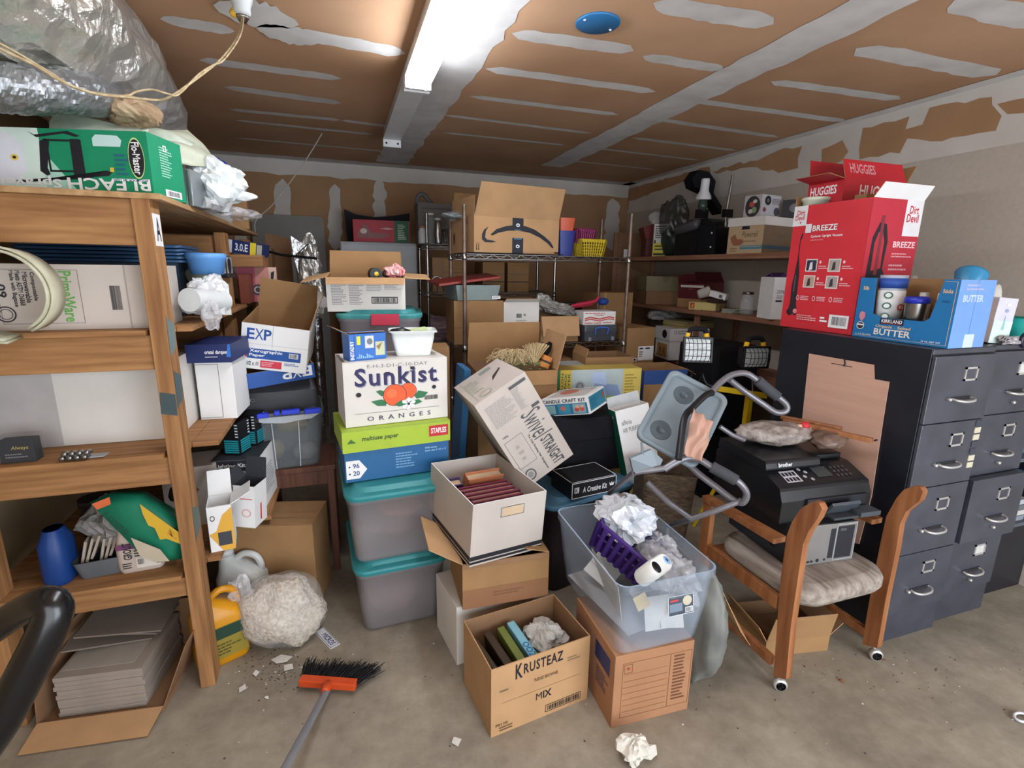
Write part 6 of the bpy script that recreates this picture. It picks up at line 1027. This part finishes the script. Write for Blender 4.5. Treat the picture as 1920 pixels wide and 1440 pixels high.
# ================================================================ WORK LIGHTS ON YELLOW STAND
YL=C('#C9A51E',.4); th=thing('work_light_stand','twin caged halogen work lights on a yellow tripod stand','work light',(0,0,0))
def head(px,py,y,w_,h_,rx,rz):
    c=PY(px,py,y); T=Matrix.Translation(c)@Matrix.Rotation(R(rz),4,'Z')@Matrix.Rotation(R(rx),4,'X'); b=MB(T)
    b.loft([(0,w_,h_,.01),(.07,w_*.8,h_*.8,.01)],BLK,T=T.inverted()@T@Matrix.Rotation(R(-90),4,'X')) ; b.build('lamp_housing',th)
    b=MB(T)
    for q in(((-w_/2,-.012,-h_/2),(w_/2,.004,-h_/2+.012)),((-w_/2,-.012,h_/2-.012),(w_/2,.004,h_/2)),((-w_/2,-.012,-h_/2),(-w_/2+.012,.004,h_/2)),((w_/2-.012,-.012,-h_/2),(w_/2,.004,h_/2))): b.box(q[0],q[1],BLK)
    b.build('front_frame',th,bev=.002)
    b=MB(T); b.box((-w_/2+.012,-.006,-h_/2+.012),(w_/2-.012,-.003,h_/2-.012),mat('lamp_reflector','#C4C8C6',.3,.2,.15,25,.4,sx=(1,1,6))); b.build('reflector_glass',th)
    b=MB(T)
    for i in range(6):
        x=-w_/2+.012+(w_-.024)*(i+.5)/6; b.tube([(x,-.01,-h_/2+.006),(x,-.035,-h_/2+.03),(x,-.045,0),(x,-.035,h_/2-.03),(x,-.01,h_/2-.006)],.0018,BLK,5,4)
    for i in range(3):
        z=-h_/2+h_*(i+1)/4; b.tube([(-w_/2+.008,-.01,z),(-w_/2+.02,-.04,z),(w_/2-.02,-.04,z),(w_/2-.008,-.01,z)],.0018,BLK,5)
    b.build('wire_cage',th)
    b=MB(T); b.tube([(-w_*.28,.02,h_/2),(-w_*.26,.02,h_/2+.03),(-.03,.02,h_/2+.045),(.03,.02,h_/2+.045),(w_*.3,.02,h_/2+.025),(w_*.33,.02,h_/2-.0)],.014,BLKM,10,4); b.build('handle',th)
    for s in(-1,1): b=MB(T); b.tube([(s*w_*.3-.0,.02,h_/2+.022),(s*w_*.34,.02,h_/2-.012)],.0155,C('#D9A81C'),10); b.build('handle_cap',th)
    return T
head(1308,656,2.35,.165,.145,-8,-22); head(1417,670,2.35,.175,.135,0,-8)
b=MB(); b.bar(PY(1345,728,2.3),PY(1435,742,2.3),.03,.03,YL); b.bar(PY(1405,742,2.32),V((PY(1405,742,2.32).x,2.32,.55)),.032,.032,YL,up=(1,0,0)); b.build('yellow_crossbar',th)
b=MB(); b.tube([PY(1317,700,2.35),PY(1325,720,2.33),PY(1350,728,2.3)],.008,BLK,8,3); b.tube([PY(1410,702,2.35),PY(1412,738,2.3)],.008,BLK,8); b.tube([PY(1300,695,2.33),PY(1296,710,2.3),PY(1310,715,2.3),PY(1318,700,2.34)],.004,BLK,6,3); b.build('lamp_bracket',th)
cx=PY(1405,742,2.32).x; b=MB()
for a in(30,150,270): b.tube([(cx,2.32,.62),(cx+.24*math.cos(R(a)),2.32+.24*math.sin(R(a)),.0)],.012,YL,8)
b.build('tripod_leg',th)
open_box('blue_brown_carton','open blue and brown carton behind the grey tray','box',(2.06,2.96,0),(0,0,-5),(.32,.28,.955),K,K,{'F':[('r',0,.9,1,1,C('#2A4A86'))]},{'R':(120,.08)},cols={'L':C('#2A4A86')})
# ================================================================ WALKER WITH TRAY
TRY=mat('grey_tray_plastic','#6F7A80',.42,0,.05,9,.05); TU=mat('grey_tube','#77757A',.38,.5,.08,20); FO=mat('foam_grip','#3C3D42',.85,0,.1,40,.1)
th=thing('walker','grey tubular walker with a moulded tray and foam hand grips','walker')
A=PY(1259,693,1.70); B_=PY(1365,749,1.56); D_=PY(1188.6,818,1.58)
ex=(B_-A); W1=ex.length; ex.normalize(); ey=(A-D_); ey=(ey-ex*ey.dot(ex)); H1=ey.length; ey.normalize(); ez=ex.cross(ey)
T=Matrix(((ex.x,ey.x,ez.x,0),(ex.y,ey.y,ez.y,0),(ex.z,ey.z,ez.z,0),(0,0,0,1))); T.translation=(A+B_)/2-ey*(H1/2)
# ez points towards the viewer side
W1*=1.0; b=MB(); b.loft([(-.012,W1-.02,H1-.02,.03),(-.004,W1+.004,H1+.004,.035),(.010,W1+.006,H1+.006,.035),(.016,W1-.006,H1-.006,.03),(.012,W1-.03,H1-.03,.025),(.0,W1-.04,H1-.04,.02)],TRY,T=T,n=7); b.build('tray',th)
for cx_,cy_ in((-W1*.14,H1*.27),(-W1*.2,-H1*.27)):
    b=MB(); b.lathe([(.040,.001),(.038,.003),(.035,.001),(.034,.0012),(.0,.0008)],C('#4A545A',.4),T=T@Matrix.Translation(V((cx_,cy_,0))),seg=26); b.build('cup_holder',th)
def tp(*q): return [PY(x,y,z) for x,y,z in q]
b=MB(); b.tube(tp((1335,735,1.57),(1350,718,1.59),(1372,703,1.6),(1398,700,1.6),(1418,712,1.59),(1440,731,1.57),(1462,747,1.55),(1475,760,1.54),(1473,771,1.54),(1455,773,1.55),(1430,757,1.58),(1395,733,1.61),(1368,712,1.62)),.0125,TU,12,4); b.build('upper_handle_loop',th)
b=MB(); b.tube(tp((1420,713,1.587),(1440,730,1.57),(1458,744,1.554)),.021,FO,14,3); b.build('foam_grip',th)
b=MB(); b.tube(tp((1245,880,1.46),(1268,866,1.45),(1290,858,1.44),(1312,862,1.42),(1335,876,1.39),(1360,889,1.36),(1385,904,1.33),(1400,925,1.32),(1393,942,1.33),(1376,938,1.36),(1345,915,1.41),(1312,890,1.46),(1288,868,1.5)),.0125,TU,12,4); b.build('lower_handle_loop',th)
b=MB(); b.tube(tp((1334,875,1.392),(1358,888,1.362),(1380,901,1.337)),.021,FO,14,3); b.build('foam_grip',th)
b=MB(); b.tube(tp((1335,737,1.56),(1322,742,1.55),(1297,766,1.53),(1286,778,1.51),(1280,800,1.48),(1272,862,1.42)),.0125,BLK,12,4); b.build('bent_frame_tube',th)
b=MB(); b.tube(tp((1214,905,1.6),(1255,943,1.52),(1297,973,1.44),(1340,958,1.38),(1391,938,1.34)),.0115,TU,10); b.build('frame_tube',th); b=MB(); b.tube(tp((1190,885,1.5),(1245,878,1.46)),.0115,TU,10); b.build('frame_tube',th); b=MB(); b.tube(tp((1350,800,1.62),(1372,815,1.6),(1395,825,1.6)),.01,TU,10); b.build('frame_tube',th)
for q in(tp((1190,885,1.5))[0],tp((1297,973,1.445))[0]): b=MB(); b.tube([q,V((q.x+.12,q.y+.37 if q.z>.7 else q.y+.3,q.z*.7)),V((q.x+.14,q.y+.38 if q.z>.7 else q.y+.31,.0))],.0115,TU,10); b.build('leg',th)
b=MB(); b.prism(tp((1182,860,1.49),(1222,843,1.49),(1243,862,1.47),(1235,880,1.47),(1188,885,1.49)),(0,.012,0),TRY); b.tube(tp((1203,830,1.53),(1205,852,1.49)),.005,TRY,8); b.build('side_bracket',th,bev=.002)
b=MB(); CL=mat('peach_cloth','#B08A78',.85,0,.08,9,.15); b.cloth(tp((1300,766,1.50),(1338,792,1.46),(1316,866,1.40),(1282,850,1.43)),CL,20,.007,2.2,5,.03); tag(b.build('peach_cloth'),'peach coloured cloth stuffed between the walker tube and tray','cloth')
b=MB(); WK=mat('dark_wicker','#3A2D22',.7,0,.3,30,.8,sx=(1,1,5),hex2='#6A553F',bscale=50,bdist=.02); b.loft([(0,.2,.2,.03),(.4,.25,.24,.04),(.62,.26,.25,.04),(.63,.27,.26,.05),(.65,.27,.26,.05)],WK,cap1=False); b.loft([(.65,.25,.24,.04),(.02,.19,.19,.03)],WK,False,True); tag(b.build('wicker_hamper',loc=(1.47,2.02,0),rot=(0,3,-20)),'dark woven wicker hamper behind the walker frame','hamper')
# ================================================================ CHAIR, COMPUTER, PRINTER
OAK=mat('golden_oak','#7E4A2A',.38,0,.15,3,.03,sx=(10,10,1),hex2='#A56E45',spec=.5)
th=thing('wooden_armchair','golden oak armchair with striped grey seat, its back missing, on casters','chair',(0,0,0))
def pp(q): return (1240+q[0]/2.881,840+q[1]/2.881)
for x0,sgn,pl in((1.535,1,[(820,288),(850,295),(868,330),(845,380),(795,450),(765,520),(735,720),(700,960),(672,1252),(605,1232),(622,1000),(645,700),(678,470),(705,400),(755,325)]),(2.055,1,[(1362,205),(1398,212),(1413,238),(1395,285),(1320,345),(1290,410),(1270,540),(1215,800),(1165,1082),(1085,1060),(1110,900),(1150,680),(1195,460),(1215,370),(1270,270),(1310,225)])):
    b=MB(); b.prism([PX(*pp(q),x0) for q in pl],(.028,0,0),OAK); o=b.build('curved_post',th,bev=.005)
for x in(1.549,2.069):
    b=MB(); b.box((x-.014,1.70,.05),(x+.014,1.755,.585),OAK); b.build('rear_post',th,bev=.004)
    b=MB(); b.prism([(x-.03,1.335,.588),(x+.03,1.335,.588),(x+.022,1.76,.574),(x-.022,1.76,.574)],(0,0,.022),OAK); b.build('armrest',th,bev=.006)
    b=MB(); b.box((x-.013,1.30,.325),(x+.013,1.72,.38),OAK); b.build('side_rail',th,bev=.003)
    b=MB(); b.box((x-.013,1.29,.075),(x+.013,1.72,.115),OAK); b.build('base_rail',th,bev=.003)
b=MB(); b.box((1.56,1.68,.3),(2.06,1.70,.37),OAK); b.build('back_rail',th,bev=.003)
SEAT=mat('striped_seat_fabric','#6E6259',.9,0,.3,40,.25,sx=(1,.12,1),hex2='#A79C90',bscale=120,bdist=.004)
b=MB(); b.loft([(.352,.40,.42,.08),(.36,.46,.46,.1),(.385,.495,.49,.12),(.41,.495,.49,.12),(.432,.46,.46,.1),(.438,.40,.40,.08)],SEAT,T=Matrix.Translation(V((1.81,1.455,0))),n=8); b.build('seat_cushion',th)
def caster(x,y):
    q=MB(); q.lathe([(.022,-.014),(.026,-.01),(.026,.01),(.022,.014)],CHR,T=Matrix.Translation(V((x,y,.0265)))@Matrix.Rotation(R(62),4,'Z')@Matrix.Rotation(R(90),4,'Y'),seg=24); q.lathe([(.018,-.017),(.0,-.017)],BLK,T=Matrix.Translation(V((x,y,.0265)))@Matrix.Rotation(R(62),4,'Z')@Matrix.Rotation(R(90),4,'Y'),seg=24); q.lathe([(.018,.017),(.0,.017)],BLK,T=Matrix.Translation(V((x,y,.0265)))@Matrix.Rotation(R(62),4,'Z')@Matrix.Rotation(R(90),4,'Y'),seg=24)
    q.tube([(x,y+.01,.03),(x,y+.01,.06)],.007,CHR,8); q.build('caster',th)
for x in(1.552,2.072):
    for y in(1.245,1.72): caster(x,y)
# silver computer
th=thing('desktop_computer','silver-fronted desktop computer lying on the chair seat','computer',(1.825,1.535,.4395),(0,0,-5))
b=MB(); b.box((-.155,-.17,0),(.155,.2,.172),C('#2A2C31',.4)); b.build('chassis',th,bev=.003)
b=MB(); b.box((-.157,-.182,.0),(.157,-.171,.174),mat('silver_panel','#8D8A87',.38,.5,.04,20)); F=(V((-.157,-.182,0)),V((.314,0,0)),V((0,0,.174)),V((0,-1,0)))
b.deco(F,[('r',.58,.12,.66,.88,INK),('r',.69,.1,.95,.92,INK),('fr',.67,.05,.985,.97,.002,C('#B5B5B5')),('r',.73,.8,.82,.86,C('#4A4A50')),('c',.43,.1,.025,.045,INK),('c',.54,.1,.016,.03,INK)]+[('r',.1+.055*j,.07,.14+.055*j,.115,INK) for j in range(5)]); b.build('front_panel',th,bev=.002)
for y_ in(-.08,.1): b=MB(); b.lathe([(.017,0),(.017,.004),(0,.005)],BLK,T=Matrix.Translation(V((-.155,y_,.06)))@Matrix.Rotation(R(-90),4,'Y'),seg=18); b.build('rubber_foot',th)
# printer
PB=mat('printer_black','#17181B',.3,0,.1,14,spec=.5); th=thing('multifunction_printer','dusty black multifunction printer on the silver computer','printer',(1.825,1.39,.613),(0,0,-4))
b=MB(); b.prism([(-.215,0,0),(-.215,0,.10),(-.215,.02,.15),(-.215,.13,.195),(-.215,.40,.195),(-.215,.42,.17),(-.215,.42,0)][::-1],(.445,0,0),PB); b.build('body',th,bev=.012)
b=MB(); b.prism([(-.225,.09,.196),(-.225,.10,.235),(-.225,.39,.245),(-.225,.40,.2)][::-1],(.27,0,0),PB); b.prism([(.045,.15,.196),(.045,.15,.222),(.045,.38,.225),(.045,.38,.2)][::-1],(.165,0,0),PB); b.build('document_feeder',th,bev=.01)
b=MB(); F=(V((-.22,.086,.2)),V((.26,0,0)),V((0,.0085,.036)),V((0,-1,.2))); b.deco(F,[('t','brother',.2,.3,.46,.75,C('#D5D5D8'))]); 
nn=V((0,-.37,.93)); F=(V((-.205,.022,.1515)),V((.42,0,0)),V((0,.108,.0435)),nn)
b.deco(F,[('r',.12,.2,.3,.75,C('#B0B0B2'))]+[('r',.13+.04*i,.25+.25*j,.16+.04*i,.42+.25*j,INK) for i in range(4) for j in range(2)]+[('c',.36,.75,.02,.07,C('#9A9A9C')),('c',.36,.4,.02,.07,C('#9A9A9C')),('c',.41,.6,.02,.07,C('#9A9A9C')),('c',.42,.25,.02,.07,C('#8A8A8C')),('r',.5,.3,.68,.8,C('#3A3D3C'))]+[('c',.74+.05*i,.3+.2*j,.012,.05,C('#4A4A4C')) for i in range(4) for j in range(3)]); b.build('control_panel',th)
b=MB(); b.box((-.1,-.012,.02),(.2,.0,.105),INK); b.prism([(-.02,-.012,.04),(.12,-.012,.04),(.12,-.05,.1),(-.02,-.05,.1)],(0,-.006,-.01),C('#3F444A',.4)); b.box((-.02,-.07,.035),(.2,-.012,.045),C('#33363B')); b.box((.1,-.08,.04),(.2,-.02,.06),C('#3F444A')); b.build('paper_tray',th,bev=.002)
b=MB(); b.blob((.02,.0,0),(.11,.07,.045),mat('grey_textured_wrap','#6E625C',.35,0,.3,40,.6,hex2='#A3978E',bscale=60),.2,2,40,101,T=Matrix.Rotation(R(-40),4,'Z')); 
p=PY(1425,798,1.62)
b=MB(); T=Matrix.Rotation(R(-62),4,'Z'); WR=mat('grey_textured_wrap','#6E625C',.35,0,.3,40,.6,hex2='#A3978E',bscale=60)
b.blob((0,0,.045),(.09,.17,.05),WR,.15,2.2,44,101,T=Matrix.Rotation(R(72),4,'Z'),flat=.002); b.blob((.2,-.1,.03),(.07,.11,.04),mat('brown_wrap','#6A564B',.4,0,.3,20,.5),.2,2.5,36,102,T=T,flat=.002)
tag(b.build('wrapped_bundle',loc=(1.80,1.66,.862),rot=(0,0,0)),'grey textured bundle in clear wrap on top of the printer','bundle')
q0=PX(1480,788,2.02); 
b=MB(); b.bar(V((1.98,1.80,.925)),PY(1578,804,1.56),.024,.018,OAK); tag(b.build('wood_rail',bev=.004),'shorter oak rail lying behind the longer one on the wrapped bundle','rail')
b=MB(); b.bar(V((1.93,1.74,.928)),PY(1636,826,1.42),.024,.02,OAK); e=PY(1640,826,1.41); b.tube([e,e+V((.012,0,.002))],.004,BLK,6); tag(b.build('wood_rail',bev=.004),'longer oak rail with a black end pin across the wrapped bundle','rail')
b=MB(); p=PY(1508,803,1.60); T=Matrix.Translation(p+V((0,0,.012)))@Matrix.Rotation(R(75),4,'Y')@Matrix.Rotation(R(20),4,'X'); b.lathe([(.016,-.014),(.016,.014),(0,.014)],C('#B8262E'),T=T,seg=16); b.lathe([(.012,-.03),(.012,-.014)],C('#C9A590'),T=T,seg=14); tag(b.build('red_capped_tube'),'small red-capped tube lying on the oak rails','tube')
# under the chair
open_box('flat_brown_carton','crushed brown carton with open flaps under the armchair','box',(1.80,1.50,0),(0,0,-10),(.30,.26,.075),K,KD,{},{'F':(12,.13,K,KL),'L':(30,.08,KL,KL),'R':(50,.08)})
b=MB(); b.prism([(1.40,1.44,.34),(1.42,1.80,.36),(1.52,1.80,.2),(1.50,1.36,.12),(1.42,1.34,.22)],(.003,0,0),KL); tag(b.build('brown_cardboard_sheet'),'tan cardboard sheet leaning by the left side of the armchair','cardboard')
# far right black bookcase
th=thing('black_bookcase','black open bookcase at the right edge beside the filing cabinets','bookcase',(3.16,1.40,0))
b=MB(); b.box((-.175,0,0),(-.155,.5,1.25),CAB); b.box((.165,0,0),(.185,.5,1.25),CAB); b.box((-.155,.48,0),(.165,.5,1.25),CAB); b.box((-.155,0,0),(.165,.03,.36),CAB); b.build('case',th,bev=.002)
for z_ in(.36,.72,1.23): b=MB(); b.box((-.155,.0,z_),(.165,.48,z_+.018),C('#5A5F66')); b.build('shelf_panel',th)
b=MB()
for k in range(4): b.box((-.12,.02,.379+.03*k),(.12,.3,.405+.03*k),C(('#8A8F96','#C9C6C0','#6A6E72','#B5B9BE')[k]))
tag(b.build('magazine_pile',loc=(3.16,1.40,0)),'pile of grey and white magazines in the black bookcase','magazines')
closed_box('blue_grey_folder_box','blue-grey folder box on the upper bookcase shelf','box',(3.14,1.55,.739),(0,0,0),(.22,.2,.22),C('#4E7486'))
# ================================================================ FLOOR THINGS
BR=mat('broom_bristle','#17161A',.8,0,.2,30); OR=C('#C4491E',.4)
pc=PZ(618,1280,.03); ph=PZ(616,1288,.04); hd=PZ(532,1445,.22)
th=thing('push_broom','orange-headed broom with black bristles and a grey pole lying on the floor','broom')
a_=PZ(563,1276,.035); c_=PZ(668,1284,.035); b=MB(); b.bar(a_,c_,.035,.03,OR); b.lathe([(.02,0),(.018,.04),(.013,.06)],OR,T=Matrix.Translation((a_+c_)/2+V((0,-.01,0)))@(hd-(a_+c_)/2).to_track_quat('Z','Y').to_matrix().to_4x4(),seg=14); b.build('head',th,bev=.004)
b=MB(); rnd=random.Random(9); dr=(c_-a_); nrm=V((-dr.y,dr.x,0)).normalized()
for i in range(520):
    t=rnd.random(); s=a_+dr*t+V((0,0,rnd.uniform(-.02,.012))); l=rnd.uniform(.07,.115); e=s+nrm*l+dr.normalized()*(l*(t-.25)*.8+rnd.uniform(-.02,.02)); e.z=rnd.uniform(.003,.05); b.tube([s,(s+e)/2+V((0,0,.006)),e],.0016,BR,3,caps=False)
b.build('bristles',th)['kind']='stuff'
b=MB(); m0=(a_+c_)/2+V((0,-.03,.0)); b.tube([m0,hd+(hd-m0)*.35],.0125,mat('grey_pole','#85868A',.4,.2,.1,9),14); b.build('pole',th)
b=MB(); p=PZ(1190,1405,.03); b.blob((p.x,p.y,.035),(.055,.045,.035),mat('crumpled_paper','#C9C4B8',.7,0,.06,8),.5,3,26,110,ridge=True,flat=.001); tag(b.build('crumpled_paper'),'crumpled white paper ball on the floor at the bottom centre','paper')
for i,(x,y,s_,lb) in enumerate([(528,1238,.05,'white torn card under the granule bag edge'),(542,1252,.035,'triangular white card scrap near the broom bristles'),(455,1292,.028,'small square white scrap left of the broom'),(480,1264,.02,'thin white sliver between the granule bag and the pine post'),(500,1310,.015,'tiny paper crumb left of the broom pole'),(560,1210,.03,'white scrap beside the sign strip'),(855,1392,.03,'pale plastic loop scrap in front of the fudge-mix carton'),(1578,1278,.014,'tiny brown wood chip right of the armchair caster'),(1655,1238,.02,'orange sliver of wood beside the right chair caster'),(490,1135,.02,'white fleck beside the white jug')]):
    p=PZ(x,y,.001); rnd=random.Random(i); b=MB(); n=rnd.choice((4,5)); pts=[V((s_*rnd.uniform(.5,1)*math.cos(6.283*k/n),s_*rnd.uniform(.3,.8)*math.sin(6.283*k/n),.001+.006*rnd.random())) for k in range(n)]
    b.prism(pts,(0,0,.0015),C('#D2CFC8' if i not in(7,8) else '#8A5A3A',.7)); tag(b.build('floor_scrap',loc=p,rot=(0,0,rnd.uniform(0,180))),lb,'scrap')
DIRT=mat('debris','#4A4038',.9); b=MB(); rnd=random.Random(3)
for i in range(300):
    if i<170: p=PZ(rnd.gauss(520,45),rnd.gauss(1255,22),0)
    elif i<230: p=PZ(rnd.gauss(1700,120),rnd.gauss(1260,30),0)
    else: p=PZ(rnd.uniform(150,1900),rnd.uniform(1180,1430),0)
    s_=rnd.uniform(.001,.0035); b.box((p.x-s_,p.y-s_*rnd.uniform(.3,1),0),(p.x+s_,p.y+s_*rnd.uniform(.3,1),s_*.5),DIRT if rnd.random()<.75 else C('#D2CFC8',.7))
o=b.build('floor_debris'); tag(o,'scattered dirt specks and crumbs on the concrete floor','debris'); o['kind']='stuff'
p=PZ(1916,1345,.01); b=MB(); b.tube([(p.x+.03*math.cos(a*math.pi/8),p.y+.018*math.sin(a*math.pi/8),.01) for a in range(16)],.005,C('#C9C9CC',.3),8,closed=True); tag(b.build('white_ring'),'pale ring lying on the floor at the right edge','ring')
# black padded tubular arm at the lower left
th=thing('padded_armrest','glossy black padded tubular armrest at the lower left edge','armrest')
BV=mat('black_vinyl','#0B0C10',.25,0,.1,9,.05,spec=.6)
b=MB(); b.tube([PY(-60,1440,1.12),PY(0,1355,1.13),PY(45,1270,1.14),PY(85,1190,1.15),PY(101,1145,1.16),PY(85,1128,1.17),PY(40,1145,1.2),PY(-20,1185,1.23),PY(-90,1230,1.26)],[.036,.036,.036,.035,.034,.032,.03,.03,.03],BV,18,5); b.build('padded_loop',th)
e=PY(-60,1440,1.12); b=MB(); b.tube([e,V((e.x-.06,1.12,.0))],.02,STL,12); e2=PY(-90,1230,1.26); b.tube([e2,V((e2.x-.02,1.26,.0))],.02,STL,12); b.build('support_tube',th)
